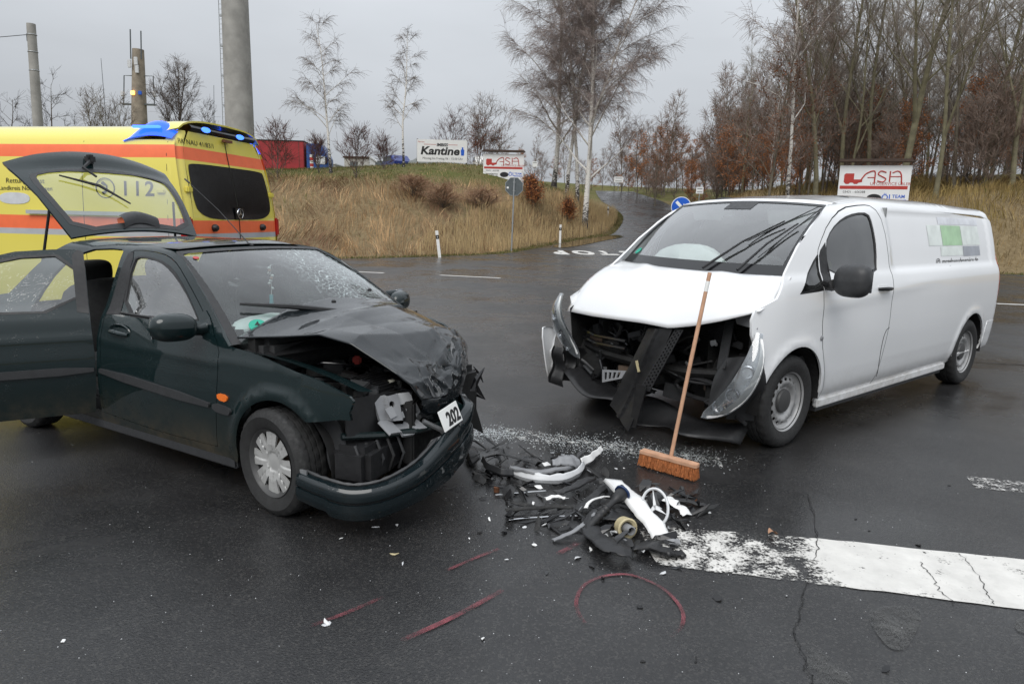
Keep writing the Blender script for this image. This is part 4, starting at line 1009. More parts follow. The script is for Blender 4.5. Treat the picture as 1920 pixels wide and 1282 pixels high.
for s in (1, -1):
    fn = v_side(s); pil = catmull([(.20, 1.225), (-.05, 1.43), (-.30, 1.575), (-.54, 1.685), (-.72, 1.732)], 5)
    m = MB()
    def pf(a, b):
        i = a * (len(pil) - 1); j = min(int(i), len(pil) - 2); q = pil[j] + (pil[j + 1] - pil[j]) * (i - j); A = Vector([float(c) for c in fn(q[0], q[1])])
        B = v_ws(s * 1.0, a); C = (A + B) / 2 + Vector((.01, s * .012, .012)); return A * (1 - b) ** 2 + C * 2 * b * (1 - b) + B * b * b
    m.grid(pf, 16, 5); m.build('pillar', M['van_white'], van, smooth=True, sharp=3)
    m = MB()
    y13 = float(fn(-1.3, 1.77)[1]) if s > 0 else -float(v_side(1)(-1.3, 1.77)[1]); Q0, Q1, Q2 = v_ws(s, 1.0), Vector([float(c) for c in v_roof(-.90, .69 * s)]), None
    def rf(a, b):
        x = -.72 - .58 * a; zt_ = float(np.interp(-x, [.72, .95, 1.3], [1.732, 1.755, 1.77])); A = Vector([float(c) for c in fn(x, zt_)])
        if a < .35: B = Q0.lerp(Q1, a / .35)
        else:
            k = (a - .35) / .65; B = Vector([float(c) for c in v_roof(-.90 - .40 * k, (.69 * s) + (y13 - .69 * s) * k)])
        k2 = min(1, (A - B).length / .08)
        return A.lerp(B, b) + Vector((0, s * .008, .010)) * 4 * b * (1 - b) * k2
    m.grid(rf, 20, 4); m.build('roof_edge', M['van_white'], van, smooth=True, sharp=3)
# header strip between windscreen and roof
m = MB()
def hd(a, b):
    u = 2 * a - 1; y = .69 * u; A = v_ws(u, 1.0); B = Vector([float(c) for c in v_roof(-.78 - .12 * u * u, y)]); return A.lerp(B, b) + Vector((0, 0, .012)) * 4 * b * (1 - b)
m.grid(hd, 28, 4); m.build('roof_header', M['van_white'], van, smooth=True, sharp=3)
# rear face
m = MB(); m.grid(lambda a, b: Vector((VBX - .01 - .05 * (1 - b) * 0, (1.7 * a - .85) * (1 - .16 * b), .36 + 1.32 * b)), 8, 8); m.build('rear_door', M['van_white'], van, smooth=True)
m = MB(); m.box((VBX - .01, 0, .45), (.10, 1.74, .26)); m.build('rear_bumper', M['trim_grey'], van, bevel=.03)
# bonnet: loft between the screen base and the buckled front edge
hf = np.array([(.45, -.91, .80), (.50, -.80, .812), (.57, -.50, .818), (.62, -.19, .833), (.645, .10, .845), (.635, .33, .838), (.61, .52, .878), (.58, .705, .932), (.53, .87, .992), (.505, .945, 1.028)])
def hoodf(u, v):                                # u 0 right .. 1 left, v 0 rear .. 1 front
    uu = 2 * u - 1
    A = Vector((.155 - .18 * uu * uu + .15 * uu, (.915) * uu + .015, 1.222 + .008 * uu * uu))
    i = u * (len(hf) - 1); j = min(int(i), len(hf) - 2); F_ = Vector(hf[j] + (hf[j + 1] - hf[j]) * (i - j))
    b = .075 * (1 - 1.45 * max(0, uu) ** 5) * (v * (1 - v) * 4) * (.7 + .6 * v)
    P = A.lerp(F_, v) + Vector((.35 * b, 0, b))
    P.z += .010 * math.exp(-((abs(uu) - .45) / .10) ** 2) * (1 - v)
    return P
m = MB(); m.grid(hoodf, 40, 24); hood = m.build('bonnet', M['van_white'], van, smooth=True, sharp=3, solid=.012)
# plastic scuttle
m = MB(); m.grid(lambda a, b: v_ws(2 * a - 1, -.03) .lerp(hoodf(a, .0), b) - Vector((0, 0, .012)), 20, 2); m.build('scuttle', M['black_plastic'], van, smooth=True)
# wipers
def wiper(parent, base, tip, bl0, bl1):
    m = MB(); m.tube([base, Vector(base).lerp(Vector(tip), .5) + Vector((.02, 0, .02)), tip], [.011, .008, .006], 6); w = m.build('wiper', M['black_plastic'], parent, smooth=True)
    m = MB(); m.tube([bl0, Vector(bl0).lerp(Vector(bl1), .5), bl1], [.004, .007, .004], 6, flat=.7); m.build('wiper_blade', M['ink'], w)
def wsp(u, v, o=.02): return v_ws(u, v) + Vector((.6, 0, .8)) * o
wiper(van, wsp(.28, .0, .03), wsp(.74, .62, .035), wsp(.52, .34), wsp(.93, .93)); wiper(van, wsp(.62, .0, .03), wsp(.88, .60, .035), wsp(.72, .16), wsp(.965, .90))
# ---- cabin
m = MB(); m.box((-.28, 0, 1.02), (.50, 1.52, .24)); m.box((-.18, 0, 1.13), (.32, 1.46, .06)); m.build('dashboard', M['interior'], van, bevel=.04)
m = MB(); m.box((-.75, 0, .60), (1.5, 1.7, .05)); m.build('cab_floor', M['interior'], van)
m = MB(); m.box((-1.52, 0, 1.16), (.03, 1.6, 1.14)); m.build('bulkhead', M['bulkhead_grey'], van)
def soft(c, d, rot=None, e=.45, nu=20, nv=12):
    """cushion: superellipsoid"""
    m = MB(); sg = lambda t, p: math.copysign(abs(t) ** p, t)
    def fn(u, v_):
        a = 2 * math.pi * u - math.pi; b = math.pi * (v_ - .5); ce, se = sg(math.cos(b), e), sg(math.sin(b), e)
        P = Vector((d[0] / 2 * ce * sg(math.cos(a), e), d[1] / 2 * ce * sg(math.sin(a), e), d[2] / 2 * se))
        return (rot @ P if rot is not None else P) + Vector(c)
    m.grid(fn, nu, nv); return m
def seat(parent, x, y, z, sc=1.0, mat='interior', head=True, tilt=.18, hz=.80):
    s_ = soft((x, y, z), (.52 * sc, .50 * sc, .16)).build('seat', M[mat], parent, smooth=True)
    soft((x - .26, y, z + .36 - (.80 - hz) * .4), (.16, .48 * sc, .66 - (.80 - hz) * .8), Matrix.Rotation(-tilt, 3, 'Y'), .55).build('backrest', M[mat], s_, smooth=True)
    if head: soft((x - .36, y, z + hz), (.11, .28, .20), Matrix.Rotation(-tilt, 3, 'Y'), .6).build('headrest', M[mat], s_, smooth=True)
    return s_
for y in (.48, -.25, -.60): seat(van, -.95, y, .92)
m = MB(); ring = [(-.42 + .12 * math.cos(a), .48 + .19 * math.sin(a), 1.18 + .15 * math.cos(a)) for a in [2 * math.pi * i / 28 for i in range(29)]]; m.tube(ring, .016, 7); m.box((-.41, .48, 1.18), (.06, .16, .12)); m.build('steering_wheel', M['interior'], van, smooth=True)
m = MB(); m.box((-.60, -.02, 1.60), (.05, .24, .07)); m.build('rear_view_mirror', M['black_plastic'], van, bevel=.015)
m = MB(); m.box((-.80, .38, 1.64), (.03, .44, .15), Matrix.Rotation(R(20), 3, 'Y')); m.build('sun_visor', M['light_plastic'], van, bevel=.015)
m = MB(); m.box((-.82, -.38, 1.65), (.03, .44, .12), Matrix.Rotation(R(20), 3, 'Y')); m.build('sun_visor', M['light_plastic'], van, bevel=.015)
m = MB()
def bag(u, v):
    th = u * 2 * math.pi; ph = (v - .5) * math.pi; k = 1 + .10 * math.sin(5 * th + 3 * ph) * math.cos(ph)
    return Vector((-.30 + .16 * k * math.cos(ph) * math.cos(th), -.22 + .36 * k * math.cos(ph) * math.sin(th), 1.20 + (.20 if v > .5 else .07) * k * math.sin(ph)))
m.grid(bag, 28, 14); m.build('airbag', M['airbag'], van, smooth=True, label='white deflated airbag lying on the dashboard')
m = MB(); m.grid(lambda u, v: Vector((-.93 - .06 * math.sin(6 * v), .36 + .28 * u + .02 * math.sin(9 * v), 1.30 + .10 * math.sin(math.pi * u) - .22 * abs(v - .5) + .025 * math.sin(12 * u + 7 * v))), 12, 12); m.build('safety_vest', M['hiviz'], van, smooth=True, solid=.01, label='yellow high-visibility vest over the driver seat')
m = MB(); m.grid(lambda a, b: wsp(.86 + .05 * a, .16 + .12 * b, .003), 2, 2); 
m = MB(); m.lathe([(.035, 0), (.035, .002), (.001, .002)], 20, frame(tuple(wsp(-.86, .155, .004)), v_ws(-.8, .1) - v_ws(-.9, .1), v_ws(-.86, .3) - v_ws(-.86, .1))); m.build('windscreen_sticker', M['sticker_green'], van)
# ---- underbody and the smashed nose
m = MB(); m.box((-1.9, 0, .34), (4.3, 1.5, .16)); m.build('underbody', M['underbody'], van)
m = MB(); m.box((.02, 0, .62), (.30, 1.55, .72)); m.box((.20, 0, .95), (.14, 1.62, .10)); m.build('engine_block', M['dark_bay'], van, bevel=.02)
rv = random.Random(3)
for k in range(52):                              # brackets, housings and ducts exposed behind the missing bumper
    y = rv.uniform(-.78, .80); z = rv.uniform(.30, .80 if abs(y) > .5 else .74); x = .26 + rv.uniform(-.04, .17) * (1 - abs(y) * .5)
    m = MB(); m.box((x, y, z), (rv.uniform(.03, .10), rv.uniform(.04, .22), rv.uniform(.03, .14)), Matrix.Rotation(rv.uniform(-.5, .5), 3, 'X') @ Matrix.Rotation(rv.uniform(-.5, .5), 3, 'Z'))
    m.build('bracket', M[rv.choice(('dark_bay', 'black_plastic', 'black_plastic', 'black_gloss', 'trim_grey', 'black_plastic', 'trim_grey', 'brake'))], van, bevel=.006)
for k in range(30):
    p = [Vector((.30 + rv.uniform(-.05, .14), rv.uniform(-.78, .8), rv.uniform(.32, .78)))]
    for j in range(4): p.append(p[-1] + Vector((rv.uniform(-.05, .05), rv.uniform(-.16, .16), rv.uniform(-.12, .10))))
    m = MB(); m.tube([tuple(q) for q in catmull([tuple(q) for q in p], 4)], rv.uniform(.006, .02), 7); m.build('hose', M[rv.choice(('black_plastic', 'rubber', 'black_gloss', 'trim_grey'))], van, smooth=True)
for k in range(18):
    m = MB(); y = rv.uniform(-.65, .75); m.box((.40 + rv.uniform(-.04, .05), y, rv.uniform(.35, .75)), (.012, rv.uniform(.02, .06), rv.uniform(.02, .05)), Matrix.Rotation(rv.uniform(-.8, .8), 3, 'X')); m.build('connector', M[rv.choice(('alu', 'grey_plastic', 'light_plastic'))], van, bevel=.003)
# crash beam, fan shroud, lower tray
m = MB(); m.tube([(.34, -.74, .52), (.44, -.4, .50), (.46, 0, .49), (.44, .4, .50), (.36, .70, .53)], .05, 8, flat=.7); m.build('crash_beam', M['dark_bay'], van, smooth=True)
for zz in (.40, .46): 
    m = MB(); m.tube([(.40, -.75, zz + .2), (.50, -.5, zz + .19), (.53, -.15, zz + .20)], .016, 6); m.build('grille_bar', M['black_gloss'], van, smooth=True)
m = MB(); ring = [(.44, .50 + .22 * math.cos(a), .40 + .07 * math.sin(a)) for a in [2 * math.pi * i / 24 for i in range(25)]]; m.tube(ring, .016, 6); m.build('fan_shroud', M['black_plastic'], van, smooth=True)
m = MB(); m.grid(lambda a, b: Vector((.33 + .30 * b * (.8 + .3 * math.sin(11 * a)) - .12 * (2 * a - 1) ** 2, -.20 + 1.0 * a, .17 - .10 * b + .03 * math.sin(7 * a + 3 * b))), 16, 8); m.build('undertray', M['black_plastic'], van, smooth=True, solid=.008)
m = MB(); m.grid(lambda a, b: Vector((.28 + .40 * b - .10 * (2 * a - 1) ** 2, -.80 + .70 * a, .22 - .04 * b + .14 * (1 - a) ** 2 + .02 * math.sin(9 * a))), 12, 6); m.build('undertray', M['black_plastic'], van, smooth=True, solid=.008)
# leaning radiator cowl and perforated strip in the middle
def quadp(name, P4, mat, parent, bumpf=None, holes=(), thick=.01, step=.04):
    A, B, C, D = [np.array(p, float) for p in P4]   # A-B top edge, D-C bottom edge
    def fn(u, v):
        u = np.asarray(u, float); v = np.asarray(v, float); s_, t_ = u, v
        P = (A[:, None] * (1 - s_) + B[:, None] * s_) * (1 - t_) + (D[:, None] * (1 - s_) + C[:, None] * s_) * t_
        if bumpf is not None: P = P + bumpf(s_, t_)
        return (P[0], P[1], P[2])
    return panel(name, [(0, 0), (1, 0), (1, 1), (0, 1)], fn, mat, parent, holes=holes, step=step, flange=thick, out=(1, 0, 0))
quadp('radiator_cowl', [(.58, .10, .80), (.60, .34, .835), (.74, .10, .035), (.66, -.17, .165)], M['black_plastic'], van, lambda u, v: np.stack([.022 * np.sin(5 * v + 2 * u) * np.sin(3.1 * u) + .018 * (np.abs(u - .45) < .06), 0 * u, 0 * u]))
ph = [ell(.22 + .28 * i, (j + .5 + (.5 if i % 2 else 0)) / 17, .085, .016, 0, 7) for i in range(3) for j in range(16)]
quadp('perforated_strip', [(.60, .36, .832), (.60, .43, .835), (.69, .235, .36), (.69, .15, .38)], M['black_plastic'], van, holes=ph, step=.05)
quadp('cowl_flap', [(.70, .12, .40), (.71, .22, .40), (.73, .16, .08), (.72, .09, .06)], M['black_plastic'], van, step=.08)
m = MB(); m.box((.655, .085, .52), (.006, .022, .085), Matrix.Rotation(.35, 3, 'X')); m.build('warning_label', M['yellowish'], van)
quadp('broken_vent', [(.56, -.36, .40), (.57, -.10, .44), (.585, -.13, .375), (.575, -.34, .30)], M['grey_plastic'], van, holes=[[(.1 + .2 * i, .2), (.22 + .2 * i, .2), (.22 + .2 * i, .8), (.1 + .2 * i, .8)] for i in range(4)], step=.1)
# dislodged headlights: shell + clear lens + reflector strip
def headlamp(name, spine, width, nrm, parent, lab):
    S_ = catmull(spine, 6); n = len(S_); g = empty(name); g.parent = parent; g['label'] = lab
    nrm = Vector(nrm).normalized()
    def surf(u, v, bul, sh):
        i = u * (n - 1); j = min(int(i), n - 2); p = Vector(S_[j] + (S_[j + 1] - S_[j]) * (i - j)); t = Vector(S_[j + 1] - S_[j]).normalized()
        w = nrm.cross(t).normalized(); k = width * (math.sin(math.pi * min(1, max(.04, u))) ** .55)
        return p + w * (v - .5) * k + nrm * (bul * math.sin(math.pi * v) * math.sin(math.pi * u) + sh)
    m = MB(); m.grid(lambda u, v: surf(u, v, .03, 0), 20, 8); m.build('lens', M['lens_clear'], g, smooth=True, sharp=3)
    m = MB(); m.grid(lambda u, v: surf(u, v, -.05, -.012), 20, 8); m.build('lamp_bowl', M['lamp_silver'], g, smooth=True, sharp=3)
    m = MB(); m.grid(lambda u, v: surf(.05 + .9 * u, .66 + .28 * v, .012, .004), 20, 2); m.build('light_guide', M['white_plastic'], g, smooth=True)
    for f_ in (.35, .6, .78):
        c_ = surf(f_, .40, 0, -.03); m = MB(); m.lathe([(.03, 0), (.042, .02), (.046, .024)], 16, frame(tuple(c_), nrm.orthogonal(), nrm.cross(nrm.orthogonal()))); m.build('reflector', M['chrome'], g, smooth=True)
    return g
headlamp('headlight', [(.50, .955, .88), (.56, .975, .70), (.62, .93, .52), (.64, .82, .38), (.64, .655, .265)], .15, (.72, .62, .32), van, 'left headlight hanging low beside the front wheel')
headlamp('headlight', [(.545, -.885, .965), (.60, -.885, .84), (.60, -.85, .70), (.55, -.775, .55), (.50, -.69, .43)], .16, (.85, -.20, .35), van, 'right headlight knocked outwards')
# bracket behind the hanging lamp, torn bumper corner, wing liner
quadp('lamp_bracket', [(.44, .66, .66), (.46, .86, .70), (.54, .86, .40), (.54, .62, .30)], M['trim_grey'], van, lambda u, v: np.stack([.03 * np.sin(6 * u + 4 * v), 0 * u, 0 * u]), step=.1)
quadp('wing_strut', [(.42, .70, .98), (.48, .92, 1.0), (.50, .93, .90), (.40, .72, .90)], M['grey_plastic'], van, step=.1)
quadp('wing_strut', [(.36, .60, .90), (.38, .68, .92), (.50, .72, .60), (.48, .64, .58)], M['trim_grey'], van, step=.1)
quadp('wing_liner', [(.38, .93, .66), (.50, .95, .80), (.52, .80, .26), (.34, .90, .24)], M['black_plastic'], van, lambda u, v: np.stack([0 * u, .03 * np.sin(5 * v), 0 * u]), step=.1)
bumper_r = panel('bumper_corner', smooth_poly([(.05, .98), (.30, 1.0), (.62, .93), (.50, .80), (.42, .62), (.30, .55), (.40, .42), (.28, .30), (.36, .12), (.22, .02), (.10, .10), (.04, .40)], 1), lambda u, v: (.74 - .36 * u - .10 * (1 - v), -.86 - .12 * np.sin(2.2 * u + .6) + .04 * u, .16 + .52 * v), M['van_white'], van, step=.05, flange=.012, out=(1, -1, 0), label='torn white corner of the front bumper')
for k in range(3):
    quadp('torn_plastic', [(.62 - .08 * k, -.90 + .05 * k, .52), (.56 - .08 * k, -.82 + .05 * k, .50), (.55 - .08 * k, -.82 + .05 * k, .16 + .05 * k), (.63 - .08 * k, -.93 + .05 * k, .20)], M['black_plastic'], van, lambda u, v: np.stack([.02 * np.sin(9 * v + k), .02 * np.cos(7 * u), 0 * u]), step=.15)
# right-hand wing and inner wing behind the lamp
quadp('wing_panel', [(-.15, -.875, 1.20), (.44, -.885, .93), (.42, -.89, .45), (-.15, -.90, .60)], M['van_white'], van, lambda u, v: np.stack([0 * u, .03 * np.sin(3 * v), 0 * u]), step=.1)
quadp('inner_wing', [(-.10, -.84, 1.16), (.50, -.82, .84), (.46, -.78, .30), (-.10, -.80, .30)], M['dark_bay'], van, step=.2)
quadp('inner_wing', [(-.10, .86, 1.10), (.44, .86, .98), (.40, .80, .30), (-.10, .80, .30)], M['dark_bay'], van, step=.2)
# ---------------------------------------------------------------- dark green hatchback (local X forward from the front axle, Y left)
car = empty('hatchback_car', (-.81, 4.12, 0), R(-30.7), 'dark green hatchback with crumpled bonnet, open tailgate and open rear door', 'car')
CS = catmull([(.79, .19), (.815, .30), (.832, .50), (.828, .66), (.805, .80), (.778, .90), (.745, .955), (.70, 1.06), (.645, 1.20), (.59, 1.30), (.548, 1.345), (.45, 1.372), (.25, 1.386), (0, 1.39)], 8)
_CR = CS[CS[:, 1] > 1.2]
def c_wx(x):
    x = np.asarray(x, float); return 1 - .30 * np.clip(x - .25, 0, 1) ** 2 - .10 * np.clip(-x - 2.6, 0, 2) ** 2
def c_side(s):
    def fn(x, z):
        x = np.asarray(x, float); z = np.asarray(z, float)
        y = np.interp(z, CS[:, 1], CS[:, 0]) * c_wx(x)
        y = y + .010 * np.exp(-((z - .77) / .03) ** 2) * (x < 0.2) * .6
        for cx in (.04, -2.67):
            d = np.hypot(x - cx, z - .285); y = y + .016 * np.exp(-((d - .37) / .035) ** 2)
        return (x, s * y, z)
    return fn
def c_roof(x, y):
    x = np.asarray(x, float); y = np.asarray(y, float)
    z = np.interp(np.abs(y) / c_wx(x), _CR[::-1, 0], _CR[::-1, 1])
    return (x, y, z - .05 * sstep(x, -1.45, -1.05) * .9 - .02 * sstep(-x, 2.0, 2.6))
def sink(f, k, s): return lambda x, z: (lambda q: (q[0], q[1] - s * k, q[2]))(f(x, z))
cdoor = smooth_poly([(-.49, .28), (-.45, .53), (-.435, .71), (-.45, .86), (-.60, .955), (-.78, 1.085), (-.97, 1.215), (-1.10, 1.28), (-1.25, 1.315), (-1.53, 1.325), (-1.595, 1.30), (-1.60, .92), (-1.585, .59), (-1.63, .29), (-1.0, .265)], 1, keep=(0, 13))
cglass = smooth_poly([(-1.44, .935), (-1.51, 1.265), (-1.46, 1.29), (-1.25, 1.275), (-1.08, 1.225), (-.92, 1.135), (-.72, .985), (-.70, .965), (-1.0, .95)], 1)
rdoor = smooth_poly([(-1.655, .29), (-1.63, .59), (-1.645, .92), (-1.655, 1.30), (-1.72, 1.325), (-2.12, 1.30), (-2.36, 1.16), (-2.50, .95), (-2.50, .74), (-2.40, .62), (-2.31, .45), (-2.28, .29)], 1, keep=(0, 11))
rglass = smooth_poly([(-1.705, .94), (-1.715, 1.285), (-2.08, 1.27), (-2.28, 1.16), (-2.42, .98), (-2.42, .95)], 1)
c_apil = [(-.37, .86), (-.62, 1.035), (-.80, 1.16), (-.97, 1.265), (-1.06, 1.305), (-1.15, 1.33), (-1.30, 1.345)]
c_rear = [(-2.36, 1.345), (-2.50, 1.28), (-2.72, 1.12), (-2.92, .96), (-3.30, .90), (-3.42, .80), (-3.46, .60), (-3.44, .30), (-3.06, .25)]
carch_r = arc(-2.67, .285, .33, 0, 180, 18)
f_right = [(-.32, .215)] + arc(.04, .285, .345, 190, 52, 22)[1:] + [(.36, .575), (.47, .60), (.535, .605), (.525, .64), (.545, .70), (.52, .72), (.34, .77), (.10, .805), (-.19, .85)]
f_left = [(-.32, .215)] + arc(.04, .285, .345, 190, 110, 12)[1:] + [(-.02, .75), (-.10, .82), (-.24, .86)]
for s in (-1, 1):
    fn = c_side(s)
    outer = c_apil + c_rear + carch_r + [(-2.2, .215), (-1.3, .215)] + (f_right if s < 0 else f_left)
    holes = [grow_poly(cdoor, .005), grow_poly(rdoor, .004)]
    panel('body_side', outer, fn, M['car_green'], car, holes=holes, step=.045, out=(0, s, 0))
    d = panel('front_door', cdoor, fn, M['car_green'], car, holes=[cglass], step=.045, out=(0, s, 0))
    panel('window', grow_poly(cglass, .004), sink(fn, .008, s), M['glass_side' if s < 0 else 'glass_dark'], d, step=.07, flange=0, out=(0, s, 0))
    panel('window_seal', grow_poly(cglass, .012), sink(fn, -.002, s), M['black_plastic'], d, holes=[grow_poly(cglass, -.008)], step=.03, flange=.01, out=(0, s, 0))
    panel('pillar_trim', [(-1.595, .925), (-1.60, 1.30), (-1.555, 1.315), (-1.52, 1.27), (-1.455, .935)], sink(fn, -.003, s), M['black_plastic'], d, step=.05, flange=.01, out=(0, s, 0))
    panel('door_moulding', smooth_poly([(-1.585, .60), (-1.59, .548), (-.50, .498), (-.50, .546)], 1), sink(fn, -.014, s), M['trim_grey'], d, step=.05, flange=.014, out=(0, s, 0))
    m = MB(); m.tube([Vector([float(c) for c in fn(x, .945)]) + Vector((0, s * .006, 0)) for x in np.linspace(-1.45, -.70, 12)], .008, 6); m.build('belt_trim', M['black_plastic'], d, smooth=True)
    yb = float(fn(-1.40, .835)[1])
    m = MB(); m.lathe([(.062, .0), (.058, .006), (.045, -.004), (.001, -.012)], 24, frame((-1.40, yb, .835), (1, 0, 0), (0, 0, 1)) @ Matrix.Rotation(math.pi if s > 0 else 0, 4, 'X') @ Matrix.Diagonal((1.9, .8, 1, 1))); m.build('handle_recess', M['car_green'], d, smooth=True)
    m = MB(); m.tube([(-1.50, yb + s * .004, .832), (-1.46, yb + s * .024, .836), (-1.36, yb + s * .026, .830), (-1.31, yb + s * .004, .824)], [.012, .014, .014, .011], 8); m.build('door_handle', M['car_green'], d, smooth=True)
    # mirror
    m = MB(); m.add([Vector([float(c) for c in fn(x, z)]) + Vector((0, s * .006, 0)) for x, z in ((-.50, .90), (-.66, .955), (-.70, .99), (-.66, 1.03), (-.60, .99))], [(0, 1, 2, 3, 4)]); m.build('mirror_plate', M['car_green'], d)
    m = MB()
    def mir(u, v):
        th = 2 * math.pi * u; y = v - .5; k = max(0, 1 - abs(2 * y) ** 3) ** .5
        cx = math.cos(th); cz = math.copysign(abs(math.sin(th)) ** .7, math.sin(th))
        return Vector((-.64 + (.075 if cx > 0 else .045) * k * cx - .05 * y, s * (.935 + y * .24), (.955 if s < 0 else .93) + .078 * k * cz + .01 * y))
    m.grid(mir, 22, 14); m.tube([(-.60, s * .76, .93), (-.615, s * .80, .925), (-.63, s * .84, .935)], [.05, .04, .05], 8, flat=.6); m.build('mirror_housing', M['car_green'], d, smooth=True, sharp=1.2)
    m = MB(); m.box((-.686, s * .935, .955), (.008, .19, .115)); m.build('mirror_glass', M['mirror'], d)
    for cx in ((.04, -2.67) if s < 0 else (-2.67,)):
        m = MB(); m.grid(lambda u, v: Vector((cx + .346 * math.cos(R(-8 + 196 * u)), s * (.80 - .34 * v), .285 + .346 * math.sin(R(-8 + 196 * u)))), 22, 2)
        m.add([(cx - .36, s * .47, .2), (cx + .30, s * .47, .2), (cx + .30, s * .47, .66), (cx - .36, s * .47, .66)], [(0, 1, 2, 3)]); m.build('wheel_arch_liner', M['underbody'], car)
    m = MB(); m.box((-1.32, s * .775, .20), (1.94, .05, .07)); m.build('sill', M['trim_grey'], car, bevel=.012)
    if s > 0:
        dl_ = panel('rear_door', rdoor, fn, M['car_green'], car, holes=[rglass], step=.05, out=(0, 1, 0)); panel('window', grow_poly(rglass, .004), sink(fn, .008, 1), M['glass_dark'], dl_, step=.08, flange=0, out=(0, 1, 0))
    if s < 0:
        panel('side_moulding', smooth_poly([(-.47, .545), (-.47, .497), (-.34, .488), (-.315, .51), (-.33, .535)], 1), sink(fn, -.014, s), M['trim_grey'], car, step=.05, flange=.014, out=(0, s, 0))
        panel('side_repeater', smooth_poly([(-.43, .603), (-.425, .565), (-.345, .562), (-.345, .60)], 1), sink(fn, -.010, s), M['amber'], car, step=.03, flange=.012, out=(0, s, 0))
# roof
hl_ = [(x, float(c_side(1)(x, 1.345)[1])) for x in np.linspace(-1.30, -2.36, 20)]
panel('roof', hl_[::-1] + [(-1.15 + .04 * (1 - (y / .56) ** 2), y) for y in np.linspace(.56, -.56, 14)] + [(a, -b) for a, b in hl_] + [(-2.45, -.3), (-2.47, 0), (-2.45, .3)], c_roof, M['car_green'], car, step=.06, out=(0, 0, 1), flange=.012)
def c_ws(u, v):
    y = (.765 + (.565 - .765) * v) * u; xb, zb = -.12 - .25 * u * u, .90 - .04 * u * u; xt, zt = -1.09 - .04 * u * u, 1.343 - .02 * u * u
    b = .045 * math.sin(math.pi * v) * (1 - .4 * u * u)
    return Vector((xb + (xt - xb) * v + b * .5, y, zb + (zt - zb) * v + b))
mk_glass('glass_cracked', (.72, .81, .79), .62, dirt=.04, crack=(-.62, .50, 1.17, .62))
m = MB(); m.grid(lambda a, b: c_ws(2 * a - 1, b), 26, 18); m.build('windscreen', M['glass_cracked'], car, smooth=True, sharp=3, label='windscreen cracked on the driver side')
def cwb(u0, u1, v0, v1, nu, nv):
    m = MB(); m.grid(lambda a, b: c_ws(u0 + (u1 - u0) * a, v0 + (v1 - v0) * b) + Vector((.5, 0, .85)) * .006, nu, nv); m.build('screen_seal', M['black_plastic'], car, smooth=True, sharp=3)
cwb(-1.01, -.955, 0, 1, 2, 16); cwb(.955, 1.01, 0, 1, 2, 16); cwb(-1, 1, .965, 1.01, 20, 2)
for s in (-1, 1):
    fn = c_side(s); pil = catmull(c_apil, 5); m = MB()
    def pf(a, b):
        i = a * (len(pil) - 1); j = min(int(i), len(pil) - 2); q = pil[j] + (pil[j + 1] - pil[j]) * (i - j); A = Vector([float(c) for c in fn(q[0], q[1])])
        if a > .82:
            k = (a - .82) / .18; B = c_ws(s, 1.0).lerp(Vector([float(c) for c in c_roof(-1.16, s * .555)]), k)
        else: B = c_ws(s, a / .82)
        C = (A + B) / 2 + Vector((.006, s * .010, .008)); return A * (1 - b) ** 2 + C * 2 * b * (1 - b) + B * b * b
    m.grid(pf, 24, 4); m.build('pillar', M['car_green'], car, smooth=True, sharp=3)
m = MB()
def chd(a, b):
    u = 2 * a - 1; y = .56 * u; A = c_ws(u, 1.0); B = Vector([float(c) for c in c_roof(-1.15 + .04 * (1 - u * u), y)]); return A.lerp(B, b) + Vector((0, 0, .006)) * 4 * b * (1 - b)
m.grid(chd, 24, 3); m.build('roof_header', M['car_green'], car, smooth=True, sharp=3)
# swung-open rear door
rd_root = bpy.data.objects.new('rear_door', None); COL.objects.link(rd_root); rd_root.parent = car; rd_root.location = (-1.63, -.835, 0); rd_root.rotation_euler = (0, 0, R(60))
fnr = c_side(-1); sub = lambda k: (lambda x, z: (lambda q: (q[0] + 1.63, q[1] + .835 + k, q[2]))(fnr(x, z)))
panel('door_skin', rdoor, sub(0), M['car_green'], rd_root, holes=[rglass], step=.045, out=(0, -1, 0), flange=.03, label='open rear door panel')
panel('window', grow_poly(rglass, .004), sub(.008), M['glass_wet'], rd_root, step=.07, flange=0, out=(0, -1, 0))
panel('window_seal', grow_poly(rglass, .012), sub(-.002), M['black_plastic'], rd_root, holes=[grow_poly(rglass, -.008)], step=.03, flange=.01, out=(0, -1, 0))
panel('pillar_trim', [(-1.648, .925), (-1.658, 1.30), (-1.69, 1.318), (-1.722, 1.285), (-1.712, .935)], sub(-.003), M['black_plastic'], rd_root, step=.05, flange=.01, out=(0, -1, 0))
panel('door_moulding', smooth_poly([(-1.645, .60), (-1.645, .552), (-2.34, .552), (-2.38, .60)], 1), sub(-.014), M['trim_grey'], rd_root, step=.05, flange=.014, out=(0, -1, 0))
panel('door_lining', grow_poly(rdoor, -.02), sub(.05), M['interior'], rd_root, holes=[rglass], step=.08, out=(0, 1, 0), flange=.0)
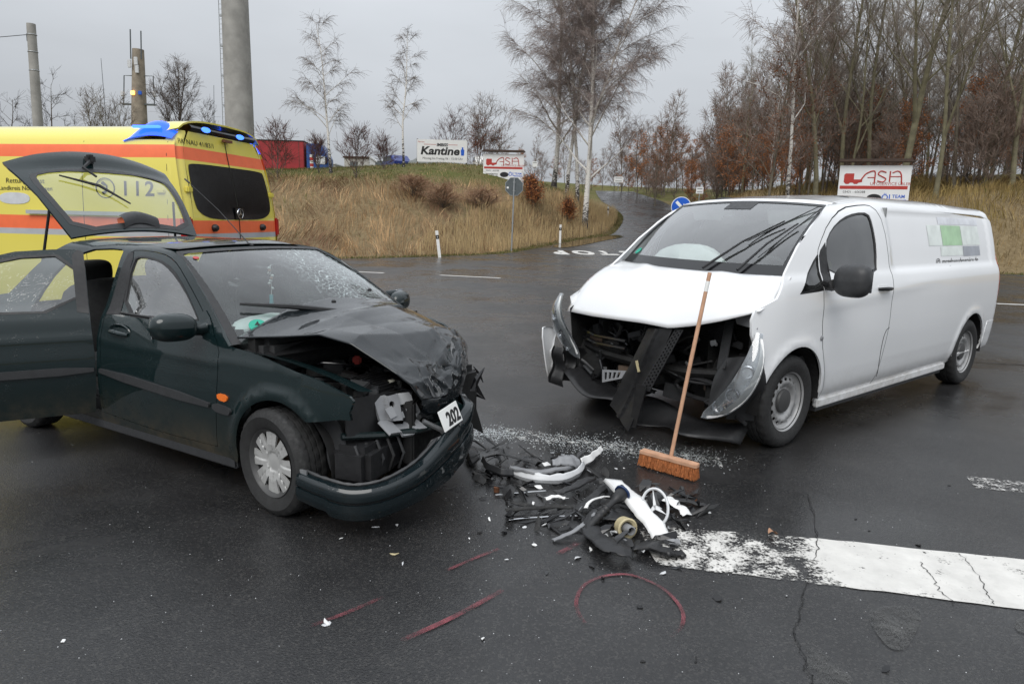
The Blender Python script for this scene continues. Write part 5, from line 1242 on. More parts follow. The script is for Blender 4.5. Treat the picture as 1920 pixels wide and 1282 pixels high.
# raised tailgate
HA, HT = Vector((-2.46, 0, 1.37)), Vector((-3.12, 0, 1.93))
def hatch(u, v, off=0.0):                          # u across, v hinge -> tip
    u = np.asarray(u, float); v = np.asarray(v, float)
    w = .50 + .13 * v; up = np.array([-(HT - HA).z, 0, (HT - HA).x]); up = -up / np.linalg.norm(up)
    bow = .07 * (1 - u * u) + .05 * np.sin(np.pi * v) + off
    x = HA.x + (HT.x - HA.x) * v + up[0] * bow; z = HA.z + (HT.z - HA.z) * v + up[2] * bow
    # lower tail panel folds down beyond the glass
    k = sstep(v, .78, 1.0); x = x + .06 * k; z = z + .02 * k - .05 * np.abs(u) ** 2 * k
    return (x, w * u, z)
gl_h = smooth_poly([(-.90, .035), (0, .03), (.90, .035), (.945, .40), (.93, .68), (.85, .745), (.40, .785), (-.40, .785), (-.85, .745), (-.93, .68), (-.945, .40)], 1)
hroot = panel('tailgate', smooth_poly([(-1, 0), (1, 0), (1.02, .8), (1.0, 1.0), (.5, 1.05), (-.5, 1.05), (-1.0, 1.0), (-1.02, .8)], 1, keep=(0, 1, 3, 6)), hatch, M['car_green'], car, holes=[gl_h], step=.07, out=(0, 0, 1), flange=.02, label='raised tailgate with rear window and wiper')
panel('rear_window', grow_poly(gl_h, .01), lambda u, v: hatch(u, v, -.006), M['glass'], hroot, step=.1, out=(0, 0, 1), flange=0)
panel('window_border', grow_poly(gl_h, .005), lambda u, v: hatch(u, v, .002), M['trim_grey'], hroot, holes=[grow_poly(gl_h, -.06)], step=.07, out=(0, 0, 1), flange=.006)
def hp(u, v, o=.02): return Vector([float(c) for c in hatch(u, v, o)])
m = MB(); m.tube([hp(-.12, .86, .03), hp(-.30, .72, .05), hp(-.22, .60, .04)], [.016, .012, .009], 6); wp_ = m.build('rear_wiper', M['black_plastic'], hroot, smooth=True)
m = MB(); m.tube([hp(-.62, .66, .02), hp(-.25, .50, .022), hp(.02, .28, .02)], [.006, .012, .006], 6); m.build('wiper_blade', M['ink'], wp_)
m = MB(); m.box(hp(-.10, .90, .02), (.08, .06, .07)); m.build('wiper_motor', M['black_plastic'], wp_, bevel=.015)
m = MB(); m.grid(lambda a, b: hp(-.25 + .55 * a, .02 + .13 * b + .05 * math.sin(math.pi * a), .012 + .03 * math.sin(math.pi * b)), 12, 5); m.build('brake_light_cover', M['trim_grey'], hroot, smooth=True, sharp=3)
m = MB(); m.grid(lambda a, b: hp(-.96 + 1.92 * a, .775 + .25 * b, .006), 20, 4)
for s in (-1, 1):
    m = MB(); m.tube([(-2.86, s * .56, .98), hp(s * .86, .45, -.03)], .010, 7); m.build('gas_strut', M['black_plastic'], car, smooth=True)
# antenna
m = MB(); m.box((-1.17, 0, 1.362), (.085, .03, .02), taper=.5); an = m.build('antenna_base', M['black_plastic'], car, bevel=.006)
m = MB(); m.tube([(-1.17, 0, 1.365), (-1.48, 0, 1.59), (-1.83, 0, 1.80)], [.004, .003, .002], 5); m.tube([(-1.79, 0, 1.777), (-1.84, 0, 1.805)], .006, 6); m.build('antenna', M['black_plastic'], an)
# bonnet: crumpled sheet, edges read off the wreck
def plin(P, n=10):
    P = np.array(P, float); q = np.linspace(0, len(P) - 1, (len(P) - 1) * n + 1); return np.stack([np.interp(q, np.arange(len(P)), P[:, k]) for k in range(3)], 1)
E0 = catmull([(-.36, -.745, .905), (-.36, -.54, .975), (-.36, -.33, 1.035), (-.38, -.04, 1.06), (-.50, .40, 1.065)], 6)        # rear
E1 = plin([(.64, -.40, .635), (.645, -.26, .615), (.62, -.09, .605), (.56, .08, .66), (.42, .32, .72), (.24, .60, .66)], 6)      # front
E2 = plin([(-.36, -.745, .905), (-.10, -.64, .925), (.10, -.59, .95), (.30, -.555, .915), (.42, -.52, .85), (.545, -.48, .775), (.61, -.45, .725), (.64, -.40, .635)], 6)  # near side
E3 = catmull([(-.50, .40, 1.065), (-.42, .58, .985), (-.20, .63, .905), (.03, .64, .825), (.20, .63, .75), (.24, .60, .66)], 6)      # far side
def cv(E, t):
    i = t * (len(E) - 1); j = min(int(i), len(E) - 2); return E[j] + (E[j + 1] - E[j]) * (i - j)
def ridge(x): return 1 - 2 * abs((x % 1) - .5)
def bonnet(u, v):                                  # u near(0)..far(1), v rear(0)..front(1)
    P = cv(E0, u) * (1 - v) + cv(E1, u) * v + cv(E2, v) * (1 - u) + cv(E3, v) * u - (cv(E0, 0) * (1 - u) * (1 - v) + cv(E0, 1) * u * (1 - v) + cv(E1, 0) * (1 - u) * v + cv(E1, 1) * u * v)
    P = np.array(P)
    w = math.sin(math.pi * min(1, max(0, u))) * math.sin(math.pi * min(1, max(0, v)))
    tri = lambda x: 2 * abs(2 * (x - math.floor(x + .5))) - 1
    # one long fold across the panel, the rear stays a taut sheet
    dl = (v - (.40 + .34 * u)); P[2] += .030 * w + (.034 * max(0, 1 - abs(dl) / .16) - .006) * min(1, 3 * w)
    dl2 = (v - (.16 + .20 * u)); P[2] += .010 * max(0, 1 - abs(dl2) / .07) * min(1, 3 * w)
    # sharp folds toward the crushed corner
    a = max(0, min(1, (v - .48 - .10 * (1 - u)) / .40)); e = min(1, w * 4)
    n1 = noise.noise(Vector((u * 3, v * 3, 1.3))); n2 = noise.noise(Vector((u * 7, v * 7, 4.1)))
    P[2] += a * e * (.030 * tri(2.6 * u + 1.3 * v + .7 * n1) + .017 * tri(1.4 * u - 4.2 * v + 1.1 * n1 + .2) + .010 * tri(7 * u + 3 * v + 1.5 * n2))
    P[0] += a * e * (.018 * tri(3.1 * u - .8 * v + n2))
    return Vector(P)
m = MB(); m.grid(bonnet, 96, 96); m.build('bonnet', M['hood_grey'], car, smooth=True, sharp=.30, solid=.010, label='crumpled bonnet bent up in the middle')
# rolled-under nose of the bonnet
m = MB()
def roll(u, v):
    P = Vector(cv(E1, u)); n1 = noise.noise(Vector((u * 9, v * 3, 2)))
    return P + Vector((.03 * math.sin(2.2 * v) - .05 * v + .03 * n1 * v, .02 * n1 * v, -.14 * v * (.6 + .6 * math.sin(3.1 * u)) + .02 * n1))
m.grid(roll, 40, 8); m.build('bonnet_lip', M['hood_grey'], car, smooth=True, sharp=.5)
for (x, y, z) in ((-.20, -.18, 1.055), (-.30, .24, 1.085)):
    m = MB(); m.lathe([(.014, 0), (.014, .012), (.007, .018), (.001, .018)], 10, Matrix.Translation((x, y, z))); m.build('washer_jet', M['black_plastic'], car, smooth=True)
# wiper, cowl
m = MB(); m.tube([c_ws(-.86, .30) + Vector((.03, 0, .03)), c_ws(-.5, .20) + Vector((.04, 0, .035)), c_ws(-.15, .10) + Vector((.05, 0, .04))], [.008, .016, .012], 6); m.build('wiper', M['black_plastic'], car, smooth=True)
m = MB(); m.grid(lambda a, b: c_ws(2 * a - 1, 0) + Vector((.14 * b, 0, -.03 - .03 * b)), 12, 2); m.build('scuttle', M['black_plastic'], car)
# engine bay
m = MB(); m.box((.05, .0, .42), (.62, 1.15, .40)); m.build('engine_block', M['dark_bay'], car, bevel=.04)
m = MB(); m.box((-.30, 0, .70), (.06, 1.40, .42)); m.build('firewall', M['dark_bay'], car)
m = MB(); m.grid(lambda a, b: Vector((-.30 + .82 * a, -.735 + .10 * b, .83 - .10 * a * a - .02 * b)), 12, 2); m.build('inner_wing', M['car_green'], car, smooth=True)
m = MB(); m.box((.33, -.40, .655), (.24, .24, .07), Matrix.Rotation(.12, 3, 'Y')); bc = m.build('air_filter_box', M['black_plastic'], car, bevel=.015)
for k in range(8):
    m = MB(); m.box((.235 + .027 * k, -.40, .698 - .12 * (.027 * k - .1)), (.010, .20, .012)); m.build('rib', M['black_plastic'], bc)
m = MB(); m.box((.40, -.36, .625), (.10, .13, .10)); tk = m.build('fluid_tank', M['cream_tank'], car, smooth=True, bevel=.018)
m = MB(); m.lathe([(.02, 0), (.02, .022), (.012, .026), (.001, .026)], 14, Matrix.Translation((.40, -.36, .675))); m.build('cap', M['cream_tank'], tk, smooth=True)
rv = random.Random(9)
for k in range(44):
    m = MB(); m.box((rv.uniform(-.2, .42), rv.uniform(-.62, .2), rv.uniform(.58, .70)), (rv.uniform(.03, .12), rv.uniform(.03, .12), rv.uniform(.02, .08)), Matrix.Rotation(rv.uniform(-1, 1), 3, 'Z') @ Matrix.Rotation(rv.uniform(-.4, .4), 3, 'X'))
    m.build('engine_part', M[rv.choice(('dark_bay', 'black_plastic', 'dark_bay', 'trim_grey', 'dark_bay', 'alu' if k % 9 == 0 else 'trim_grey'))], car, bevel=.006)
for k in range(24):
    p = [Vector((rv.uniform(-.2, .4), rv.uniform(-.6, .1), rv.uniform(.62, .72)))]
    for j in range(3): p.append(p[-1] + Vector((rv.uniform(-.14, .14), rv.uniform(-.14, .14), rv.uniform(-.04, .04))))
    m = MB(); m.tube([tuple(q) for q in catmull([tuple(q) for q in p], 4)], rv.uniform(.005, .016), 6); m.build('hose', M[rv.choice(('rubber', 'black_plastic', 'black_gloss', 'red_plastic' if k == 3 else 'rubber'))], car, smooth=True)
m = MB(); m.box((.02, -.22, .74), (.05, .04, .05), Matrix.Rotation(.5, 3, 'Z')); m.build('battery_terminal_cover', M['red_plastic'], car, bevel=.01)
# headlamp carrier remains (white plastic), slam panel, wash tank, radiator
rw = lambda a: np.stack([.015 * np.sin(a), .0 * a, .012 * np.cos(1.7 * a)])
quadp('headlamp_carrier', [(.50, -.585, .53), (.57, -.36, .50), (.63, -.34, .455), (.565, -.57, .47)], M['grey_plastic'], car, lambda u, v: np.stack([0 * u, 0 * u, .012 * np.sign(np.sin(9 * u))]), holes=[ell(.75, .5, .07, .2, 0)], step=.05, thick=.015)
quadp('headlamp_carrier', [(.475, -.57, .655), (.515, -.46, .665), (.555, -.47, .53), (.52, -.57, .54)], M['grey_plastic'], car, lambda u, v: np.stack([.016 * np.sign(u - .45), 0 * u, 0 * u]), holes=[ell(.6, .35, .14, .13, .4)], step=.05, thick=.02)
quadp('headlamp_carrier', [(.515, -.45, .66), (.54, -.37, .655), (.55, -.36, .60), (.53, -.45, .60)], M['light_plastic'], car, step=.1, thick=.012)
for k_ in range(7): quadp('broken_lamp_piece', [(.52 + .01 * k_, -.55 + .03 * k_, .60 - .02 * (k_ % 3)), (.53 + .01 * k_, -.51 + .03 * k_, .61 - .015 * k_), (.56, -.50 + .03 * k_, .56 - .012 * k_), (.55, -.54 + .03 * k_, .55 - .01 * k_)], M[('grey_plastic', 'light_plastic', 'alu', 'black_plastic')[k_ % 4]], car, step=.2, thick=.006)
quadp('headlamp_back', [(.44, -.76, .68), (.50, -.34, .66), (.50, -.34, .42), (.46, -.76, .50)], M['black_plastic'], car, step=.1)
m = MB(); m.tube([(.42, -.76, .49), (.52, -.58, .47), (.60, -.40, .46), (.62, -.2, .45)], .018, 7); m.build('lamp_rail', M['car_green'], car, smooth=True)
m = MB(); m.box((.44, -.60, .345), (.22, .36, .20), Matrix.Rotation(.2, 3, 'Z')); m.build('washer_reservoir', M['black_plastic'], car, smooth=True, bevel=.035)
for k in range(5):
    m = MB(); m.tube([(.40 + .012 * k + .10, -.74 + .065 * k, .27), (.415 + .012 * k + .125, -.745 + .065 * k, .36), (.41 + .012 * k + .08, -.74 + .065 * k, .45)], .008, 5); m.build('hose', M['rubber' if k % 2 else 'trim_grey'], car, smooth=True)
m = MB(); m.box((.44, -.14, .44), (.06, .62, .34), Matrix.Rotation(.42, 3, 'Z')); m.build('radiator', M['dark_bay'], car, bevel=.01)
m = MB(); m.tube([(.36, -.66, .565), (.50, -.45, .565), (.58, -.2, .56), (.52, .12, .60), (.36, .38, .62)], .022, 7); m.build('slam_panel', M['dark_bay'], car, smooth=True)
quadp('wing_liner', [(.26, -.78, .56), (.40, -.80, .60), (.46, -.70, .27), (.34, -.72, .24)], M['trim_grey'], car, lambda u, v: np.stack([0 * u, .02 * np.sin(6 * v), 0 * u]), step=.1)
m = MB()
for k in range(1): m.tube([(.60, -.34, .50), (.66, -.26, .44), (.70, -.20, .36)], .014, 6)
m.build('bracket', M['alu'], car, smooth=True)
# front bumper torn off its mounts and hanging
bsp = catmull([(.24, -.885, .30), (.40, -.885, .285), (.56, -.845, .27), (.68, -.73, .285), (.745, -.55, .335), (.755, -.36, .415), (.74, -.20, .475), (.70, -.05, .53), (.60, .06, .55), (.42, .20, .54), (.18, .40, .52)], 6)
def bump_(u, v):
    P = Vector(cv(bsp, u)); t = (Vector(cv(bsp, min(1, u + .01))) - Vector(cv(bsp, max(0, u - .01)))).normalized(); n_ = Vector((-t.y, t.x, 0)); n_ = -n_ if n_.dot(Vector((1, -.4, 0))) < 0 else n_
    n_.z = 0; n_.normalize()
    prof = [(-.035, .012), (.0, .0), (.012, -.022), (.017, -.060), (.017, -.102), (.004, -.106), (.004, -.118), (.017, -.122), (.018, -.19), (.006, -.25), (-.02, -.275)]
    i = v * (len(prof) - 1); j = min(int(i), len(prof) - 2); a, b = prof[j]; c, d = prof[j + 1]; o, h_ = a + (c - a) * (i - j), b + (d - b) * (i - j)
    k = .62 + .38 * float(sstep(u, .30, .62)); k += .06 * noise.noise(Vector((u * 11, 1, 7))) * (u > .5)
    cr_ = .03 * noise.noise(Vector((u * 14, v * 3, 4))) * max(0, u - .45) * 3
    zz = P.z + h_ * k * (1 - .12 * (u < .12))
    return Vector((P.x + n_.x * (o + cr_), P.y + n_.y * (o + cr_), max(.02, zz + cr_ * .4)))
m = MB(); m.grid(lambda a, b: bump_(a, b * .4), 60, 12); bp_ = m.build('bumper', M['bumper_green'], car, smooth=True, sharp=.6, solid=.006, label='front bumper torn loose and hanging to the road')
m = MB(); m.grid(lambda a, b: bump_(a, .4 + b * .6), 60, 18); m.build('bumper_skirt', M['bumper_green'], bp_, smooth=True, sharp=.6)
m = MB(); m.tube([bump_(a, .55) for a in np.linspace(.02, .98, 50)], .006, 6); m.build('bumper_rubbing_strip', M['black_plastic'], bp_, smooth=True)
m = MB(); m.tube([bump_(a, 0) + Vector((-.01, 0, .004)) for a in np.linspace(0, .5, 30)], [.006 + .006 * abs(math.sin(k * 1.3)) for k in range(30)], 6); m.build('bumper_flange', M['trim_grey'], bp_, smooth=True)
m = MB(); m.box((.255, -.872, .305), (.07, .008, .03)); m.build('mounting_tab', M['alu'], bp_)
# licence plate
PM = frame((.73, -.27, .53), (-.10, .98, .10), (-.34, -.06, .94))
m = MB(); m.box((0, 0, 0), (.19, .115, .004)); pl_ = m.build('licence_plate', M['plate_white'], car, bevel=.0015); pl_.data.transform(PM)
text_mesh('plate_number', '202', .105, M['ink'], PM @ Matrix.Translation((.022, -.010, .003)), pl_, offset=.004, depth=.0008, width=.125, squash=.95)
m = MB(); m.box((0, 0, 0), (.185, .004, .004)); fr_ = m.build('plate_frame', M['ink'], pl_); fr_.data.transform(PM @ Matrix.Translation((0, -.058, .002)))
# broken plastic around the crushed corner
rv = random.Random(21)
for k in range(12):
    c_ = Vector((.60 - .05 * k * rv.uniform(.3, 1), -.05 + .06 * k, rv.uniform(.34, .60))); a = rv.uniform(.05, .13)
    m = MB(); m.add([c_ + Vector((rv.uniform(-.3, 1) * a, rv.uniform(-1, 1) * a, rv.uniform(-1, 1) * a)) for _ in range(5)], [(0, 1, 2), (0, 2, 3), (0, 3, 4), (1, 2, 4)]); m.build('broken_trim', M[rv.choice(('black_plastic', 'black_gloss', 'dark_bay', 'car_green'))], car, solid=.004)
# wheels
def car_wheel(loc, rz):
    t = bpy.data.objects.new('wheel', None); COL.objects.link(t); t.parent = car; t.location = loc; t.rotation_euler = (0, 0, rz)
    tyre(.289, .186, .185, t); wheel_inner(.180, .185, t, 'hub_dark')
    holes = []
    for i in range(8):
        a = 2 * math.pi * (i + .5) / 8
        holes.append([(r_ * math.cos(a + q), r_ * math.sin(a + q)) for r_, q in ((.090, -.03), (.176, -.125), (.182, 0), (.176, .125), (.090, .03))])
    rr = [0, .05, .06, .10, .16, .19, .20, .205]; hh = [.052, .050, .058, .066, .062, .056, .066, .055]
    def fn(x, y):
        r_ = np.hypot(x, y); a = np.arctan2(y, x); ph = np.abs(((a / (2 * math.pi) * 8 + .5) % 1) - .5)
        return (x, np.interp(r_, rr, hh) - .005 * np.exp(-(ph / .035) ** 2) * sstep(r_, .05, .07) * (1 - sstep(r_, .165, .175)), y)
    panel('hub_cap', circ(.204, 64), fn, M['silver_wheel'], t, holes=holes, step=.011, flange=.010, out=(0, 1, 0), bstep=.011)
    return t
car_wheel((-.01, -.765, .285), math.pi - R(6)); car_wheel((-2.67, -.735, .289), math.pi); car_wheel((-2.67, .735, .289), 0); car_wheel((-.30, .58, .289), R(8))
m = MB(); m.box((-1.5, 0, .26), (3.3, 1.36, .10)); m.build('underbody', M['underbody'], car)
# cabin
m = MB(); m.box((-.42, 0, .80), (.46, 1.36, .20)); m.build('dashboard', M['interior'], car, bevel=.04)
for y in (-.36, .36): seat(car, -1.20, y, .50, .98, 'interior', True, .18, .68)
soft((-2.05, 0, .50), (.50, 1.28, .18)).build('rear_bench', M['interior'], car, smooth=True)
soft((-2.36, 0, .78), (.18, 1.26, .60), Matrix.Rotation(-.25, 3, 'Y'), .4).build('rear_backrest', M['interior'], car, smooth=True)
for y in (-.36, .36): soft((-2.47, y, 1.12), (.10, .26, .18), None, .6).build('rear_headrest', M['interior'], car, smooth=True)
m = MB(); m.grid(lambda a, b: Vector((-1.15 - 1.25 * a, (2 * b - 1) * .53, 1.345 + .022 * (1 - (2 * b - 1) ** 2))), 8, 8); m.build('headlining', M['interior_grey'], car, smooth=True)
m = MB(); m.box((-1.65, 0, .34), (2.6, 1.34, .04)); m.build('floor_pan', M['interior'], car)
m = MB(); m.box((-3.43, 0, .60), (.06, 1.30, .44)); m.build('tail_panel', M['car_green'], car, bevel=.02)
m = MB(); m.box((-3.47, 0, .42), (.10, 1.50, .26)); m.build('rear_bumper', M['car_green'], car, bevel=.04)
m = MB(); ring = [(-.72 + .07 * math.cos(a), .36 + .18 * math.sin(a), .86 + .165 * math.cos(a)) for a in [2 * math.pi * i / 24 for i in range(25)]]; m.tube(ring, .015, 7); m.box((-.70, .36, .86), (.06, .15, .10)); m.build('steering_wheel', M['interior'], car, smooth=True)
m = MB()
def bag2(u, v):
    th = u * 2 * math.pi; ph_ = (v - .5) * math.pi; k = 1 + .13 * math.sin(4 * th + 3 * ph_) * math.cos(ph_)
    return Vector((-.50 + .13 * k * math.cos(ph_) * math.cos(th), -.40 + .26 * k * math.cos(ph_) * math.sin(th), .93 + .055 * k * math.sin(ph_)))
m.grid(bag2, 24, 12); m.build('airbag', M['airbag'], car, smooth=True, label='white deflated airbag behind the windscreen')
m = MB(); m.box((-.98, 0, 1.27), (.04, .24, .07)); mi = m.build('rear_view_mirror', M['black_plastic'], car, smooth=True, bevel=.02)
def stk(u, v, r_, mat, nm, txt=None):
    P = c_ws(u, v) + Vector((.5, 0, .85)) * .004; X = c_ws(u + .05, v) - c_ws(u, v); Y = c_ws(u, v + .05) - c_ws(u, v); F_ = frame(tuple(P), X, Y)
    m = MB(); m.lathe([(r_, 0), (r_, .0015), (.001, .0015)], 24, F_); o = m.build(nm, M[mat], car)
    if txt: text_mesh('sticker_number', txt, r_ * 1.2, M['ink'], F_ @ Matrix.Translation((0, .006, .003)), o, offset=.001, depth=0)
stk(-.80, .13, .048, 'sticker_green', 'windscreen_sticker', '4'); stk(-.86, .90, .018, 'tail_red', 'windscreen_sticker')
# ornament hanging from the car mirror
orn = empty('hanging_ornament', tuple(car.matrix_basis @ Vector((-.93, -.03, 1.235))), 0, 'string of white beads with turquoise tag hanging behind the car windscreen', 'ornament')
m = MB(); m.tube([(0, 0, 0), (.004, .002, -.12), (0, 0, -.20)], .0025, 5); m.build('string', M['airbag'], orn)
rv = random.Random(4)
for k in range(9):
    m = MB(); m.lathe([(.001, -.011), (.009, -.007), (.012, 0), (.009, .007), (.001, .011)], 8, Matrix.Translation((rv.uniform(-.012, .012), rv.uniform(-.01, .01), -.02 - .017 * k))); m.build('bead', M[('white_plastic', 'dead_leaf', 'white_plastic')[k % 3]], orn, smooth=True)
m = MB(); m.box((.0, 0, -.235), (.034, .012, .085)); m.build('pendant', M['cyan_plastic'], orn, bevel=.006)
# ---------------------------------------------------------------- ambulance (local X forward, Y left, origin on the ground under the rear face)
RL = Vector((-3.56, 7.55)); AYAW = R(170.2); AW = 1.985; AL = 5.9; AH = 2.66
_ax = Vector((math.cos(AYAW), math.sin(AYAW))); _ay = Vector((-_ax.y, _ax.x))
_o = RL - _ay * (AW / 2)
amb = empty('ambulance', (_o.x, _o.y, 0), AYAW, 'yellow and orange high-roof ambulance with flashing blue lights behind the car', 'ambulance')
AS = catmull([(.955, .42), (.985, .60), (.992, .95), (.99, 1.25), (.985, 1.55), (.965, 2.0), (.93, 2.33), (.895, 2.48), (.83, 2.60), (.68, 2.69), (.4, 2.73), (0, 2.74)], 8)
def a_rd(x): e = np.clip((.13 - np.asarray(x, float)) / .13, 0, 1); return .10 * (1 - np.sqrt(np.clip(1 - e * e, 0, 1)))
def a_nose(x): return .25 * np.clip((np.asarray(x, float) - 4.7) / 1.2, 0, 1) ** 2
def a_side(s):
    def fn(x, z):
        x = np.asarray(x, float); z = np.asarray(z, float)
        y = np.interp(z, AS[:, 1], AS[:, 0]) - a_rd(x) - a_nose(x)
        ins = sstep(x, .18, .24) * (1 - sstep(x, 1.20, 1.26)) * sstep(z, 1.30, 1.35) * (1 - sstep(z, 2.20, 2.25)) + sstep(x, 1.36, 1.42) * (1 - sstep(x, 2.78, 2.84)) * sstep(z, 1.30, 1.35) * (1 - sstep(z, 2.20, 2.25))
        return (x, s * (y - .012 * ins), z)
    return fn
def a_back(y, z):
    y = np.asarray(y, float); z = np.asarray(z, float)
    lean = .16 * sstep(z, 1.5, 2.8) ** 1.0 + .02 * (y / .9) ** 2
    return (lean + .0 * y, y, z)
def ytop(z): return float(np.interp(z, AS[:, 1], AS[:, 0]))
bands = [('amb_yellow', .42, 1.38), ('amb_grey', 1.38, 1.45), ('amb_orange', 1.45, 1.61), ('amb_yellow', 1.61, 2.31), ('amb_orange', 2.31, 2.46), ('amb_yellow', 2.46, 2.52)]
for s in (1, -1):
    fn = a_side(s)
    for mt, z0, z1 in bands:
        lean0, lean1 = [float(a_back(.9, z)[0]) for z in (z0, z1)]
        outer = [(lean0 + .02, z0), (lean1 + .02, z1), (4.55 - .35 * (z1 > 1.5) * (z1 - 1.5), z1), (4.6 - .35 * (z0 > 1.5) * (z0 - 1.5), z0)]
        holes = []
        if z0 < .5: outer = [(.03, .42), (.03, 1.38), (4.6, 1.38), (4.6, .42), (1.45, .42)] + arc(1.05, .35, .42, 10, 170, 14) + [(.63, .42)]
        panel('side_band', outer, fn, M[mt], amb, step=.11, flange=.0, out=(0, s, 0))
    for x0 in (.16 + .10, 1.30, 2.90):
        m = MB(); m.tube([Vector([float(c) for c in fn(x0, z)]) + Vector((0, -s * .0015, 0)) for z in np.linspace(.45, 2.50, 14)], .004, 4); m.build('shut_line', M['ink'], amb)
    # window on the sliding door, step rail
    panel('side_window', smooth_poly([(2.0, 1.74), (2.0, 1.88), (2.40, 1.88), (2.40, 1.74)], 2), sink(fn, -.004, s), M['light_plastic'], amb, step=.1, flange=.01, out=(0, s, 0))
    m = MB(); p = fn(1.9, 1.28); m.box((1.35, float(p[1]) + s * .012, 1.65), (1.35, .02, .045)); m.build('rub_rail', M['amb_grey'], amb)
    yb = float(fn(3.05, 1.53)[1]); m = MB(); m.tube([(2.98, yb, 1.53), (3.0, yb + s * .03, 1.54), (3.16, yb + s * .03, 1.54), (3.18, yb, 1.53)], .014, 6); m.build('door_handle', M['black_plastic'], amb, smooth=True)
    m = MB(); m.box((.33, float(fn(.33, 1.92)[1]) + s * .01, 1.92), (.10, .03, .05)); m.build('hinge', M['amb_yellow'], amb, bevel=.01)
    m = MB(); t_ = tyre(.345, .215, .22, amb, 'tyre', 48); t_.location = (1.05, s * .86, .345)
    m = MB(); m.lathe([(.21, .06), (.12, .10), (.001, .11)], 24, Matrix.Rotation(-math.pi / 2 * s, 4, 'X')); hb = m.build('hub_cap', M['steel_wheel'], amb, smooth=True); hb.location = (1.05, s * .86, .345)
    t2 = tyre(.345, .215, .22, amb, 'tyre', 48); t2.location = (4.7, s * .86, .345)
amb.scale = (1, 1, .93)
for ch_ in amb.children:
    if ch_.name.startswith(('tyre', 'hub_cap')): ch_.scale.z = 1 / .93; ch_.location.z /= .93
# lettering on the side facing the camera
fnA = a_side(1)
def side_text(body, x, z, size, mat, **kw):
    o = text_mesh('lettering', body, size, M[mat], Matrix.Identity(4), amb, depth=0, **kw)
    for v in o.data.vertices:
        q = sink(fnA, -.004, 1)(x - v.co.x, z + v.co.y); v.co = (float(q[0]), float(q[1]), float(q[2]))
[side_text(c_, .62 + .15 - .15 * k_, 1.94, .24, 'ink', offset=.004) for k_, c_ in enumerate('112')]; side_text('Rettungsdienst', 2.05, 2.02, .085, 'ink'); side_text('Landkreis Nordsachsen', 2.05, 1.93, .075, 'ink')
m = MB(); q = Vector([float(c) for c in fnA(1.02, 1.95)]); ringp = [q + Vector((.115 * math.cos(a), .005, .115 * math.sin(a))) for a in [2 * math.pi * i / 28 for i in range(29)]]; m.tube(ringp, .006, 5); m.tube([q + Vector((.03, .006, .06)), q + Vector((-.02, .006, .03)), q + Vector((-.02, .006, -.03)), q + Vector((.03, .006, -.06))], [.02, .009, .009, .02], 6); m.build('phone_symbol', M['ink'], amb)
# roof
_AR = AS[AS[:, 1] > 2.4]
def a_roof(x, y):
    x = np.asarray(x, float); y = np.asarray(y, float)
    z = np.interp(np.abs(y), _AR[::-1, 0], _AR[::-1, 1]); z = z + .06 * sstep(.75 - x, 0, .35)
    return (x, y, z - .30 * sstep(x, 3.9, 4.6))
ye = ytop(2.52)
panel('roof', [(.17, -ye + .05), (.14, -.5), (.13, 0), (.14, .5), (.17, ye - .05), (.4, ye), (1.5, ye), (3.0, ye), (4.2, ye - .02), (4.2, -ye + .02), (3.0, -ye), (1.5, -ye), (.4, -ye)], a_roof, M['amb_yellow'], amb, step=.10, out=(0, 0, 1), flange=.02)
